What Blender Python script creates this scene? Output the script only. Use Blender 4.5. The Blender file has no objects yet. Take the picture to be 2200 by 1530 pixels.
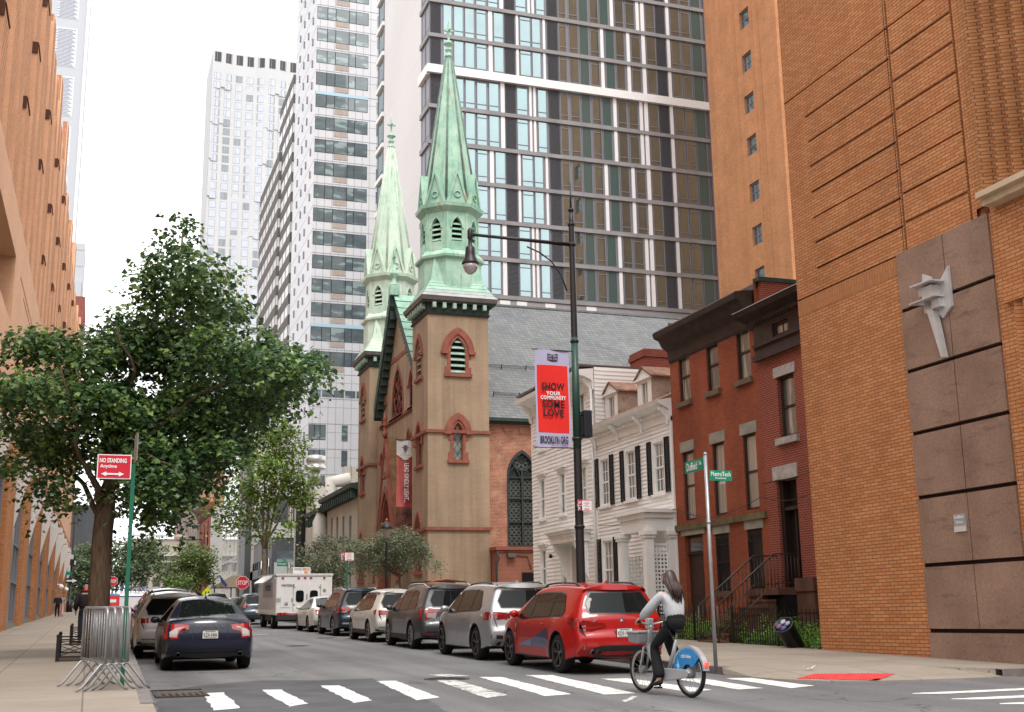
import bpy, bmesh, math, random
from mathutils import Vector, Matrix, noise
from mathutils.bvhtree import BVHTree
random.seed(7)
R = math.radians
PI = math.pi
SC = bpy.context.scene
COL = SC.collection
FPX = 2562.0
U = Vector((-181, 11665, FPX)).normalized()
S = Vector((-913, -577, FPX)); S -= U * S.dot(U); S.normalize()
XA = S.cross(U)
if XA.x < 0: XA = -XA
SL = 0.02
def gz(y): return -1.5 + SL * y
def ray(px, py):
 d = Vector((px - 1100, 765 - py, FPX))
 return Vector((d.dot(XA), d.dot(S), d.dot(U)))
def PX(px, py, x): r = ray(px, py); return r * (x / r.x)
def PY(px, py, y): r = ray(px, py); return r * (y / r.y)
def PG(px, py): r = ray(px, py); return r * (-1.5 / (r.z - SL * r.y))
cam = bpy.data.cameras.new('camera'); co = bpy.data.objects.new('camera', cam); COL.objects.link(co)
fw = Vector((XA.z, S.z, U.z)); rt = Vector((XA.x, S.x, U.x)); up = Vector((XA.y, S.y, U.y))
co.matrix_world = Matrix(((rt.x, up.x, -fw.x, 0), (rt.y, up.y, -fw.y, 0), (rt.z, up.z, -fw.z, 0), (0, 0, 0, 1)))
cam.sensor_width = 36; cam.lens = FPX / 2200 * 36; cam.clip_end = 3000; cam.clip_start = .1
SC.camera = co
def tag(o, label=None, cat=None, group=None, kind=None):
 if label: o['label'] = label
 if cat: o['category'] = cat
 if group: o['group'] = group
 if kind: o['kind'] = kind
 return o
def empty(name, loc=(0, 0, 0), label=None, cat=None, group=None, rot=(0, 0, 0)):
 o = bpy.data.objects.new(name, None); o.empty_display_size = .3
 o.location = loc; o.rotation_euler = rot; COL.objects.link(o)
 return tag(o, label, cat, group)
class MB:
 def __init__(s): s.v = []; s.f = []; s.m = []; s.s = []
 def add(s, vs, fs, mi=0, sm=False):
  b = len(s.v); s.v += [tuple(v) for v in vs]
  for f in fs: s.f.append([i + b for i in f]); s.m.append(mi); s.s.append(sm)
 def box(s, x0, x1, y0, y1, z0, z1, mi=0):
  vs = [(x, y, z) for z in (z0, z1) for y in (y0, y1) for x in (x0, x1)]
  s.add(vs, [(0, 2, 3, 1), (4, 5, 7, 6), (0, 1, 5, 4), (2, 6, 7, 3), (0, 4, 6, 2), (1, 3, 7, 5)], mi)
 def obox(s, M, dx, dy, dz, mi=0):
  vs = [M @ Vector((x * dx / 2, y * dy / 2, z * dz / 2)) for z in (-1, 1) for y in (-1, 1) for x in (-1, 1)]
  s.add(vs, [(0, 2, 3, 1), (4, 5, 7, 6), (0, 1, 5, 4), (2, 6, 7, 3), (0, 4, 6, 2), (1, 3, 7, 5)], mi)
 def bar(s, a, b, w, h=None, mi=0, up=(0, 0, 1)):
  a = Vector(a); b = Vector(b); d = b - a; L = d.length
  if L < 1e-6: return
  d /= L; u = Vector(up)
  if abs(d.dot(u)) > .98: u = Vector((1, 0, 0))
  x = d.cross(u).normalized(); z = x.cross(d)
  M = Matrix(((x.x, d.x, z.x, 0), (x.y, d.y, z.y, 0), (x.z, d.z, z.z, 0), (0, 0, 0, 1)))
  M.translation = (a + b) / 2
  s.obox(M, w, L, h or w, mi)
 def tube(s, pts, r, n=8, mi=0, cap=True, sm=True):
  pts = [Vector(p) for p in pts]; k = len(pts)
  rs = r if isinstance(r, (list, tuple)) else [r] * k
  b = len(s.v); prev = None
  for i, p in enumerate(pts):
   d = (pts[min(i + 1, k - 1)] - pts[max(i - 1, 0)])
   if d.length < 1e-9: d = Vector((0, 0, 1))
   d.normalize()
   if prev is None:
    u = Vector((0, 0, 1)) if abs(d.z) < .9 else Vector((1, 0, 0))
    a = d.cross(u).normalized()
   else:
    a = (prev - d * prev.dot(d))
    a = a.normalized() if a.length > 1e-6 else d.orthogonal().normalized()
   prev = a; c = d.cross(a)
   for j in range(n):
    t = 2 * PI * j / n
    s.v.append(tuple(p + (a * math.cos(t) + c * math.sin(t)) * rs[i]))
  for i in range(k - 1):
   for j in range(n):
    j2 = (j + 1) % n
    s.f.append([b + i * n + j, b + (i + 1) * n + j, b + (i + 1) * n + j2, b + i * n + j2]); s.m.append(mi); s.s.append(sm)
  if cap:
   s.f.append([b + j for j in range(n)]); s.m.append(mi); s.s.append(False)
   s.f.append([b + (k - 1) * n + j for j in reversed(range(n))]); s.m.append(mi); s.s.append(False)
 def lathe(s, prof, c=(0, 0, 0), n=16, mi=0, ax='z', sm=True, a0=0.0, cap=True):
  b = len(s.v); k = len(prof)
  for (r, h) in prof:
   for j in range(n):
    t = 2 * PI * j / n + a0; x, y = r * math.cos(t), r * math.sin(t)
    p = (x, y, h) if ax == 'z' else ((h, x, y) if ax == 'x' else (x, h, y))
    s.v.append((p[0] + c[0], p[1] + c[1], p[2] + c[2]))
  for i in range(k - 1):
   for j in range(n):
    j2 = (j + 1) % n
    s.f.append([b + i * n + j, b + i * n + j2, b + (i + 1) * n + j2, b + (i + 1) * n + j]); s.m.append(mi); s.s.append(sm)
  if not cap or prof[0] == prof[-1]: return
  if prof[0][0] > 1e-4: s.f.append([b + j for j in reversed(range(n))]); s.m.append(mi); s.s.append(False)
  if prof[-1][0] > 1e-4: s.f.append([b + (k - 1) * n + j for j in range(n)]); s.m.append(mi); s.s.append(False)
 def prism(s, poly, ax, a, b, mi=0):
  n = len(poly)
  def mk(p, h): return (h, p[0], p[1]) if ax == 'x' else ((p[0], h, p[1]) if ax == 'y' else (p[0], p[1], h))
  vs = [mk(p, a) for p in poly] + [mk(p, b) for p in poly]
  fs = [list(range(n)), list(range(2 * n - 1, n - 1, -1))] + [(i, n + i, n + (i + 1) % n, (i + 1) % n) for i in range(n)]
  s.add(vs, fs, mi)
 def ball(s, c, r, n=10, mi=0, sq=(1, 1, 1)):
  pr = []
  m = max(4, n // 2)
  b = len(s.v)
  s.lathe([(max(1e-5, math.sin(PI * i / m)) * r, -math.cos(PI * i / m) * r) for i in range(m + 1)], (0, 0, 0), n, mi)
  for i in range(b, len(s.v)):
   v = s.v[i]; s.v[i] = (v[0] * sq[0] + c[0], v[1] * sq[1] + c[1], v[2] * sq[2] + c[2])
 def build(s, name, mats, parent=None, local=False, loc=None, sharp=None, recalc=True):
  me = bpy.data.meshes.new(name)
  off = Vector((0, 0, 0))
  if parent is not None and not local:
   q = parent
   while q is not None: off += q.location; q = q.parent
  if loc is not None: off = Vector(loc) if parent is None else off + Vector(loc)
  vs = [(v[0] - off.x, v[1] - off.y, v[2] - off.z) for v in s.v] if off.length > 0 else s.v
  me.from_pydata(vs, [], s.f)
  if not isinstance(mats, (list, tuple)): mats = [mats]
  for m in mats: me.materials.append(m)
  me.polygons.foreach_set('material_index', s.m)
  me.polygons.foreach_set('use_smooth', s.s)
  if recalc:
   bm = bmesh.new(); bm.from_mesh(me); bmesh.ops.recalc_face_normals(bm, faces=bm.faces); bm.to_mesh(me); bm.free()
  me.update()
  if sharp is not None: me.set_sharp_from_angle(angle=R(sharp))
  o = bpy.data.objects.new(name, me); COL.objects.link(o)
  if parent is not None: o.parent = parent
  if loc is not None: o.location = loc
  return o
def build_each(mb, name, mats, parent=None, **k):
 par = list(range(len(mb.v)))
 def find(i):
  while par[i] != i: par[i] = par[par[i]]; i = par[i]
  return i
 for f in mb.f:
  r = find(f[0])
  for i in f[1:]: par[find(i)] = r
 groups = {}
 for fi, f in enumerate(mb.f): groups.setdefault(find(f[0]), []).append(fi)
 out = []
 for g in groups.values():
  m = MB(); mp = {}
  for fi in g:
   for i in mb.f[fi]:
    if i not in mp: mp[i] = len(m.v); m.v.append(mb.v[i])
   m.f.append([mp[i] for i in mb.f[fi]]); m.m.append(mb.m[fi]); m.s.append(mb.s[fi])
  out.append(m.build(name, mats, parent, **k))
 return out
def bevel(o, w=.01, seg=2):
 m = o.modifiers.new('b', 'BEVEL'); m.width = w; m.segments = seg; m.limit_method = 'ANGLE'; m.angle_limit = R(40)
 return o
def copyobj(o, loc=None, parent=None):
 c = o.copy(); COL.objects.link(c)
 if parent is not None: c.parent = parent
 if loc is not None: c.location = loc
 return c
def copy_tree(o, parent=None):
 c = o.copy(); COL.objects.link(c); c.parent = parent
 for ch in list(o.children): copy_tree(ch, c)
 return c
def newmat(name):
 m = bpy.data.materials.new(name); m.use_nodes = True
 nt = m.node_tree; return m, nt, nt.nodes['Principled BSDF']
def L(nt, a, b): nt.links.new(a, b)
def node(nt, t, **k):
 n = nt.nodes.new(t)
 for a, b in k.items(): setattr(n, a, b)
 return n
def rgba(c): return (c[0], c[1], c[2], 1)
def ramp(nt, fac, stops):
 n = node(nt, 'ShaderNodeValToRGB'); cr = n.color_ramp
 while len(cr.elements) > 1: cr.elements.remove(cr.elements[-1])
 cr.elements[0].position = stops[0][0]; cr.elements[0].color = rgba(stops[0][1])
 for p, c in stops[1:]:
  e = cr.elements.new(p); e.color = rgba(c)
 L(nt, fac, n.inputs[0]); return n.outputs[0]
def mixc(nt, fac, a, b, mode='MIX'):
 n = node(nt, 'ShaderNodeMix', data_type='RGBA', blend_type=mode)
 for sock, v in ((n.inputs[0], fac), (n.inputs[6], a), (n.inputs[7], b)):
  if hasattr(v, 'is_output'): L(nt, v, sock)
  elif isinstance(v, (int, float)): sock.default_value = v
  else: sock.default_value = rgba(v)
 return n.outputs[2]
def noise_n(nt, scale, detail=3, vec=None, rough=.55):
 n = node(nt, 'ShaderNodeTexNoise'); n.inputs['Scale'].default_value = scale; n.inputs['Detail'].default_value = detail
 n.inputs['Roughness'].default_value = rough
 if vec is not None: L(nt, vec, n.inputs['Vector'])
 return n.outputs['Fac']
def ocoord(nt, scale=None):
 t = node(nt, 'ShaderNodeTexCoord').outputs['Object']
 if scale:
  m = node(nt, 'ShaderNodeMapping'); m.inputs['Scale'].default_value = scale; L(nt, t, m.inputs['Vector']); t = m.outputs[0]
 return t
def M(name, col, rough=.6, metal=0, var=0, vs=3, bump=0, bs=40, coat=0, emit=None, es=1, spec=None, stretch=None, trans=0, dirt=None):
 m, nt, b = newmat(name)
 b.inputs['Base Color'].default_value = rgba(col); b.inputs['Roughness'].default_value = rough; b.inputs['Metallic'].default_value = metal
 if spec is None and rough >= .5 and not metal: spec = .22
 if spec is not None: b.inputs['Specular IOR Level'].default_value = spec
 if coat: b.inputs['Coat Weight'].default_value = coat; b.inputs['Coat Roughness'].default_value = .04
 if trans: b.inputs['Transmission Weight'].default_value = trans
 if emit: b.inputs['Emission Color'].default_value = rgba(emit); b.inputs['Emission Strength'].default_value = es
 vec = ocoord(nt, stretch)
 if var:
  f = noise_n(nt, vs, 5, vec)
  lo = tuple(c * (1 - var) for c in col); hi = tuple(min(1, c * (1 + var)) for c in col)
  c = ramp(nt, f, [(.3, lo), (.7, hi)])
  if dirt:
   f2 = noise_n(nt, dirt[1], 4, vec)
   c = mixc(nt, ramp(nt, f2, [(dirt[2], (0, 0, 0)), (min(1, dirt[2] + .15), (1, 1, 1))]), c, dirt[0])
  L(nt, c, b.inputs['Base Color'])
 if bump:
  f = noise_n(nt, bs, 3, vec); bp = node(nt, 'ShaderNodeBump'); bp.inputs['Strength'].default_value = bump; bp.inputs['Distance'].default_value = .02
  L(nt, f, bp.inputs['Height']); L(nt, bp.outputs[0], b.inputs['Normal'])
 return m
def brick(name, c1, c2, mortar, bw=.21, rh=.075, ms=.008, bias=0., rough=.85, patch=None, pscale=.3, bump=.5, off=.5, var=.18, streak=None, vert=False, yonly=False):
 m, nt, b = newmat(name); b.inputs['Roughness'].default_value = rough; b.inputs['Specular IOR Level'].default_value = .25
 o = node(nt, 'ShaderNodeTexCoord').outputs['Object']
 sx = node(nt, 'ShaderNodeSeparateXYZ'); L(nt, o, sx.inputs[0])
 ad = node(nt, 'ShaderNodeMath', operation='ADD'); L(nt, sx.outputs[0], ad.inputs[0]); L(nt, sx.outputs[1], ad.inputs[1])
 cb = node(nt, 'ShaderNodeCombineXYZ')
 L(nt, sx.outputs[1] if yonly else ad.outputs[0], cb.inputs[1 if vert else 0]); L(nt, sx.outputs[2], cb.inputs[0 if vert else 1])
 br = node(nt, 'ShaderNodeTexBrick'); L(nt, cb.outputs[0], br.inputs['Vector'])
 br.inputs['Scale'].default_value = 1; br.inputs['Brick Width'].default_value = bw; br.inputs['Row Height'].default_value = rh
 br.inputs['Mortar Size'].default_value = ms; br.inputs['Mortar Smooth'].default_value = .2; br.inputs['Bias'].default_value = bias
 br.inputs['Color1'].default_value = rgba(c1); br.inputs['Color2'].default_value = rgba(c2); br.inputs['Mortar'].default_value = rgba(mortar); br.offset = off
 c = br.outputs['Color']
 f = noise_n(nt, pscale, 5, cb.outputs[0])
 c = mixc(nt, 1., c, ramp(nt, f, [(.3, (1 - var,) * 3), (.7, (1 + var,) * 3)]), 'MULTIPLY')
 if patch:
  f2 = noise_n(nt, patch[1], 6, cb.outputs[0])
  c = mixc(nt, ramp(nt, f2, [(patch[2], (0, 0, 0)), (patch[2] + .1, (.8, .8, .8))]), c, patch[0])
 if streak:
  mp = node(nt, 'ShaderNodeMapping'); mp.inputs['Scale'].default_value = (1.2, .05, 1); L(nt, cb.outputs[0], mp.inputs['Vector'])
  f3 = noise_n(nt, 1.2, 5, mp.outputs[0])
  c = mixc(nt, 1., c, ramp(nt, f3, [(.35, (1 - streak,) * 3), (.6, (1, 1, 1))]), 'MULTIPLY')
 L(nt, c, b.inputs['Base Color'])
 bp = node(nt, 'ShaderNodeBump'); bp.inputs['Strength'].default_value = bump; bp.inputs['Distance'].default_value = .012; bp.invert = True
 L(nt, br.outputs['Fac'], bp.inputs['Height']); L(nt, bp.outputs[0], b.inputs['Normal'])
 return m
def glassmat(name, col, rough=.04, curtain=None, var=.25, spec=.6, cscale=(3, 3, .3)):
 m, nt, b = newmat(name); b.inputs['Roughness'].default_value = .6
 b.inputs['Coat Weight'].default_value = 1; b.inputs['Coat Roughness'].default_value = rough; b.inputs['Coat IOR'].default_value = 1.5 + spec
 oi = node(nt, 'ShaderNodeObjectInfo').outputs['Random']
 t = node(nt, 'ShaderNodeTexCoord').outputs['Object']
 mp = node(nt, 'ShaderNodeMapping'); mp.inputs['Scale'].default_value = cscale; L(nt, t, mp.inputs[0])
 vm = node(nt, 'ShaderNodeVectorMath', operation='ADD'); L(nt, mp.outputs[0], vm.inputs[0])
 cx = node(nt, 'ShaderNodeCombineXYZ')
 for i in range(3): L(nt, oi, cx.inputs[i])
 sc = node(nt, 'ShaderNodeVectorMath', operation='SCALE'); L(nt, cx.outputs[0], sc.inputs[0]); sc.inputs['Scale'].default_value = 57
 L(nt, sc.outputs[0], vm.inputs[1])
 f = noise_n(nt, 1.2, 2, vm.outputs[0])
 lo = tuple(c * (1 - var) for c in col); hi = tuple(min(1, c * (1 + var)) for c in col)
 c = ramp(nt, f, [(.35, lo), (.65, hi)])
 if curtain: c = mixc(nt, ramp(nt, f, [(curtain[1], (0, 0, 0)), (curtain[1] + .06, (1, 1, 1))]), c, curtain[0])
 L(nt, c, b.inputs['Base Color'])
 return m
class Fac:
 def __init__(s, o, du, dn): s.o = Vector(o); s.u = Vector(du); s.n = Vector(dn)
 def p(s, u, z, d=0): return (s.o.x + s.u.x * u + s.n.x * d, s.o.y + s.u.y * u + s.n.y * d, s.o.z + z)
 def quad(s, mb, u0, u1, z0, z1, d=0, mi=0): mb.add([s.p(u0, z0, d), s.p(u1, z0, d), s.p(u1, z1, d), s.p(u0, z1, d)], [(0, 1, 2, 3)], mi)
 def box(s, mb, u0, u1, z0, z1, d0, d1, mi=0):
  vs = [s.p(u, z, d) for z in (z0, z1) for d in (d0, d1) for u in (u0, u1)]
  mb.add(vs, [(0, 2, 3, 1), (4, 5, 7, 6), (0, 1, 5, 4), (2, 6, 7, 3), (0, 4, 6, 2), (1, 3, 7, 5)], mi)
 def poly(s, mb, pts, d0, d1, mi=0):
  n = len(pts)
  vs = [s.p(a, b, d0) for a, b in pts] + [s.p(a, b, d1) for a, b in pts]
  mb.add(vs, [list(range(n)), list(range(2 * n - 1, n - 1, -1))] + [(i, n + i, n + (i + 1) % n, (i + 1) % n) for i in range(n)], mi)
 def wall(s, mb, u0, u1, z0, z1, holes=(), dep=.2, mi=0, rmi=None, d=0):
  rmi = mi if rmi is None else rmi
  us = sorted({u0, u1, *[h[0] for h in holes], *[h[1] for h in holes]}); us = [u for u in us if u0 <= u <= u1]
  zs = sorted({z0, z1, *[h[2] for h in holes], *[h[3] for h in holes]}); zs = [z for z in zs if z0 <= z <= z1]
  for i in range(len(us) - 1):
   run = None
   for j in range(len(zs) - 1):
    um = (us[i] + us[i + 1]) / 2; zm = (zs[j] + zs[j + 1]) / 2
    inh = any(h[0] < um < h[1] and h[2] < zm < h[3] for h in holes)
    if not inh:
     if run is None: run = zs[j]
    else:
     if run is not None: s.quad(mb, us[i], us[i + 1], run, zs[j], d, mi); run = None
   if run is not None: s.quad(mb, us[i], us[i + 1], run, zs[-1], d, mi)
  for h in holes:
   a, b, c, t = h[:4]; e = d - dep
   if len(h) == 4:
    mb.add([s.p(a, c, d), s.p(b, c, d), s.p(b, t, d), s.p(a, t, d), s.p(a, c, e), s.p(b, c, e), s.p(b, t, e), s.p(a, t, e)],
      [(0, 1, 5, 4), (1, 2, 6, 5), (2, 3, 7, 6), (3, 0, 4, 7)], rmi)
   else:
    ar = arch(a, b, h[4], t)
    for (p, q) in zip(ar[:-1], ar[1:]):
     mb.add([s.p(p[0], p[1], d), s.p(q[0], q[1], d), s.p(q[0], t, d), s.p(p[0], t, d)], [(0, 1, 2, 3)], mi)
    lp = [(a, c)] + ar + [(b, c)]
    for i in range(len(lp)):
     p = lp[i]; q = lp[(i + 1) % len(lp)]
     mb.add([s.p(p[0], p[1], d), s.p(q[0], q[1], d), s.p(q[0], q[1], e), s.p(p[0], p[1], e)], [(0, 1, 2, 3)], rmi)
def arch(a, b, sp, top, n=7):
 w = (b - a) / 2; h = top - sp; c = (a + b) / 2
 rr = (w * w + h * h) / (2 * w)
 L_ = []
 th = math.asin(min(1, h / rr)) if rr >= h else PI / 2
 for i in range(n + 1):
  t = th * i / n
  L_.append((a + rr - rr * math.cos(t), sp + rr * math.sin(t)))
 L_[-1] = (c, top)
 return L_ + [(2 * c - x, z) for x, z in reversed(L_[:-1])]
def text(s, mat, parent, Mw, width=None, height=None, bold=0, ext=.002, name='lettering', shear=0, align='CENTER', space=1):
 cu = bpy.data.curves.new('t', 'FONT'); cu.body = s; cu.size = 1; cu.align_x = align; cu.align_y = 'CENTER'
 cu.offset = bold; cu.extrude = 0; cu.shear = shear; cu.resolution_u = 3; cu.space_character = space
 ob = bpy.data.objects.new('t', cu); COL.objects.link(ob)
 dg = bpy.context.evaluated_depsgraph_get(); me = bpy.data.meshes.new_from_object(ob.evaluated_get(dg))
 bpy.data.objects.remove(ob); bpy.data.curves.remove(cu)
 xs = [v.co.x for v in me.vertices]; ys = [v.co.y for v in me.vertices]
 if not xs: return None
 w = max(xs) - min(xs); h = max(ys) - min(ys); cx = (max(xs) + min(xs)) / 2; cy = (max(ys) + min(ys)) / 2
 sx = width / w if width else None; sy = height / h if height else None
 sx = sx or sy; sy = sy or sx
 for v in me.vertices:
  v.co = Vector(((v.co.x - cx) * sx, (v.co.y - cy) * sy, ext))
  v.co = Mw @ v.co
 me.name = name
 me.materials.clear(); me.materials.append(mat)
 o = bpy.data.objects.new(name, me); COL.objects.link(o)
 if parent is not None: o.parent = parent
 return o
def frameM(o, ux, uz, n):
 ux = Vector(ux).normalized(); uz = Vector(uz).normalized(); n = Vector(n).normalized(); o = Vector(o)
 return Matrix(((ux.x, uz.x, n.x, o.x), (ux.y, uz.y, n.y, o.y), (ux.z, uz.z, n.z, o.z), (0, 0, 0, 1)))
def rel(o, p): return Vector(p) - (o.location if o is not None else Vector())
# ================================================================== light
SC.view_settings.view_transform = 'Standard'; SC.view_settings.look = 'None'; SC.view_settings.exposure = 0.0; SC.view_settings.gamma = 1
w = bpy.data.worlds.new('World'); SC.world = w; w.use_nodes = True; nt = w.node_tree
bg = nt.nodes['Background']; sky = node(nt, 'ShaderNodeTexSky', sky_type='NISHITA'); sky.sun_disc = False
SUN_EL, SUN_AZ = R(58), R(178)
sky.sun_elevation = SUN_EL; sky.sun_rotation = SUN_AZ; sky.air_density = 2.; sky.dust_density = 6; sky.ozone_density = 1
hs = node(nt, 'ShaderNodeHueSaturation'); hs.inputs['Saturation'].default_value = .08; hs.inputs['Value'].default_value = 1.
L(nt, sky.outputs[0], hs.inputs['Color'])
cl = noise_n(nt, 1.3, 5)
cc = mixc(nt, .8, hs.outputs[0], ramp(nt, cl, [(.3, (13, 13.2, 13.6)), (.7, (16, 16.1, 16.3))]))
cr_ = [n for n in nt.nodes if n.type == 'VALTORGB'][-1]
cr_.color_ramp.elements[0].color = (.84, .85, .875, 1); cr_.color_ramp.elements[1].color = (1, 1, 1, 1)
sc_ = node(nt, 'ShaderNodeVectorMath', operation='SCALE'); sc_.inputs['Scale'].default_value = 15
L(nt, cr_.outputs[0], sc_.inputs[0])
mx = [n for n in nt.nodes if n.type == 'MIX'][-1]; L(nt, sc_.outputs[0], mx.inputs[7])
L(nt, cc, bg.inputs['Color']); bg.inputs['Strength'].default_value = .11
sl = bpy.data.lights.new('sun', 'SUN'); sl.energy = 1.5; sl.angle = R(16); sl.color = (1, .96, .9)
so = bpy.data.objects.new('sun', sl); COL.objects.link(so)
dv = Vector((math.sin(SUN_AZ) * math.cos(SUN_EL), math.cos(SUN_AZ) * math.cos(SUN_EL), math.sin(SUN_EL)))
so.rotation_euler = dv.to_track_quat('Z', 'Y').to_euler()
SC.view_settings.exposure = 0.6
SC.cycles.max_bounces = 6; SC.cycles.diffuse_bounces = 3; SC.cycles.glossy_bounces = 3; SC.cycles.transmission_bounces = 4; SC.cycles.transparent_max_bounces = 8
# ================================================================== ground materials
def asphalt():
 m, nt, b = newmat('asphalt'); o = ocoord(nt)
 b.inputs['Roughness'].default_value = .72; b.inputs['Specular IOR Level'].default_value = .35
 c = ramp(nt, noise_n(nt, .22, 5, o), [(.35, (.125, .125, .13)), (.65, (.175, .173, .173))])
 c = mixc(nt, 1, c, ramp(nt, noise_n(nt, 45, 4, o, .8), [(.3, (.62,) * 3), (.7, (1.4,) * 3)]), 'MULTIPLY')
 mp = node(nt, 'ShaderNodeMapping'); mp.inputs['Scale'].default_value = (1.3, .07, 1); L(nt, o, mp.inputs[0])
 c = mixc(nt, 1, c, ramp(nt, noise_n(nt, 1.1, 4, mp.outputs[0]), [(.35, (.8,) * 3), (.65, (1.12,) * 3)]), 'MULTIPLY')
 c = mixc(nt, ramp(nt, noise_n(nt, .8, 7, o, .72), [(.60, (0, 0, 0)), (.66, (.45, .45, .45))]), c, (.075, .075, .08))
 c = mixc(nt, ramp(nt, noise_n(nt, 7, 3, o), [(.74, (0, 0, 0)), (.76, (.6, .6, .6))]), c, (.05, .05, .05))
 v = node(nt, 'ShaderNodeTexVoronoi', feature='DISTANCE_TO_EDGE'); v.inputs['Scale'].default_value = .45
 vm = node(nt, 'ShaderNodeVectorMath', operation='ADD'); L(nt, o, vm.inputs[0])
 nn = node(nt, 'ShaderNodeTexNoise'); nn.inputs['Scale'].default_value = 1.5; L(nt, o, nn.inputs[0]); L(nt, nn.outputs['Color'], vm.inputs[1]); L(nt, vm.outputs[0], v.inputs['Vector'])
 msk = ramp(nt, noise_n(nt, .35, 2, o), [(.52, (1, 1, 1)), (.56, (0, 0, 0))])
 ck = ramp(nt, v.outputs['Distance'], [(.004, (.45,) * 3), (.012, (1,) * 3)])
 ck = mixc(nt, msk, ck, (1, 1, 1))
 c = mixc(nt, 1, c, ck, 'MULTIPLY')
 L(nt, c, b.inputs['Base Color'])
 bp = node(nt, 'ShaderNodeBump'); bp.inputs['Strength'].default_value = .6; bp.inputs['Distance'].default_value = .008
 L(nt, noise_n(nt, 90, 3, o), bp.inputs['Height']); L(nt, bp.outputs[0], b.inputs['Normal'])
 return m
def concrete(name, col, sx=1.5, sy=1.5, joint=.5, var=.14):
 m, nt, b = newmat(name); o = ocoord(nt); b.inputs['Roughness'].default_value = .85; b.inputs['Specular IOR Level'].default_value = .2
 c = ramp(nt, noise_n(nt, .5, 6, o, .65), [(.3, tuple(x * (1 - var) for x in col)), (.7, tuple(min(1, x * (1 + var)) for x in col))])
 c = mixc(nt, 1, c, ramp(nt, noise_n(nt, 60, 4, o, .8), [(.3, (.8,) * 3), (.7, (1.15,) * 3)]), 'MULTIPLY')
 c = mixc(nt, ramp(nt, noise_n(nt, 2.4, 6, o, .7), [(.62, (0, 0, 0)), (.72, (.5, .5, .5))]), c, tuple(x * .6 for x in col))
 if joint:
  br = node(nt, 'ShaderNodeTexBrick'); L(nt, o, br.inputs['Vector']); br.offset = 0
  br.inputs['Scale'].default_value = 1; br.inputs['Brick Width'].default_value = sx; br.inputs['Row Height'].default_value = sy
  br.inputs['Mortar Size'].default_value = .012; br.inputs['Color1'].default_value = (1, 1, 1, 1); br.inputs['Color2'].default_value = (.9, .9, .9, 1)
  br.inputs['Mortar'].default_value = (joint, joint, joint, 1)
  c = mixc(nt, 1, c, br.outputs['Color'], 'MULTIPLY')
 L(nt, c, b.inputs['Base Color'])
 bp = node(nt, 'ShaderNodeBump'); bp.inputs['Strength'].default_value = .4; bp.inputs['Distance'].default_value = .006
 L(nt, noise_n(nt, 70, 3, o), bp.inputs['Height']); L(nt, bp.outputs[0], b.inputs['Normal'])
 return m
def worn_paint(name, col, thr=.6):
 m, nt, b = newmat(name); o = ocoord(nt); b.inputs['Roughness'].default_value = .6
 c = ramp(nt, noise_n(nt, 9, 6, o, .7), [(.3, tuple(x * .8 for x in col)), (.6, col)])
 c = mixc(nt, ramp(nt, noise_n(nt, 5, 8, o, .75), [(thr, (0, 0, 0)), (thr + .05, (1, 1, 1))]), c, (.13, .13, .13))
 L(nt, c, b.inputs['Base Color']); return m
m_asph = asphalt(); m_walk = concrete('pavement_concrete', (.29, .25, .205)); m_kerb = M('kerb_steel', (.17, .145, .14), .5, var=.35, vs=3)
m_kerbc = M('kerb_concrete', (.30, .26, .22), .8, var=.2, vs=4, bump=.3)
m_paint = worn_paint('road_paint', (.74, .74, .70), .575); m_paint_old = worn_paint('road_paint_worn', (.62, .62, .6), .52)
m_earth = M('earth', (.06, .045, .03), .95, var=.4, vs=8, bump=.6)
def sheet(name, polys, mat, dz, kind='structure', holes=None):
 mb = MB()
 for p in polys: mb.add([(x, y, gz(y) + dz) for x, y in p], [list(range(len(p)))])
 return tag(mb.build(name, mat, recalc=False), kind=kind)
def KL(y): return .60 + .0165 * y            # left kerb line
KR = 11.2
mb = MB(); ys = [-300, 260, 1500]
for a, b in ((0, 1), (1, 2)):
 za = gz(min(ys[a], 260)) - .03; zb = gz(min(ys[b], 260)) - .03
 mb.add([(-900, ys[a], za), (900, ys[a], za), (900, ys[b], zb), (-900, ys[b], zb)], [(0, 1, 2, 3)])
tag(mb.build('ground', M('far_ground', (.2, .19, .18), .9, var=.2, vs=.05), recalc=False), kind='structure')
sheet('road', [[(-60, -40), (60, -40), (60, 17.6), (-60, 17.6)], [(-60, 17.6), (60, 17.6), (60, 19), (-60, 19)], [(-2, 19), (14, 19), (14, 132), (-2, 132)], [(-60, 132), (60, 132), (60, 146), (-60, 146)], [(-2, 146), (14, 146), (14, 240), (-2, 240)], [(-60, 240), (60, 240), (60, 256), (-60, 256)]], m_asph, 0)
def pavement(name, outline, inner_kerb=None, mat=m_walk, h=.13):
 mb = MB(); n = len(outline)
 top = [(x, y, gz(y) + h) for x, y in outline]; bot = [(x, y, gz(y) - .05) for x, y in outline]
 mb.add(top, [list(range(n))], 0)
 mb.add(top + bot, [(i, (i + 1) % n, n + (i + 1) % n, n + i) for i in range(n)], 1)
 return tag(mb.build(name, [mat, m_kerbc]), kind='structure')
lk = [(KL(y), y) for y in (13.5, 17, 20, 24, 28, 34, 42, 55, 75, 100, 131)]
lcor = [(KL(13.5) - 1.6 + 1.6 * math.cos(t), 13.5 + -1.6 * math.sin(t)) for t in (R(80), R(60), R(40), R(20))]
pavement('sidewalk_left', [(-40, 131), (-40, 11.9)] + [(lcor[0][0], 11.9)] + lcor[1:] + lk)
ramp0, ramp1 = 11.9, 13.7
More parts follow.
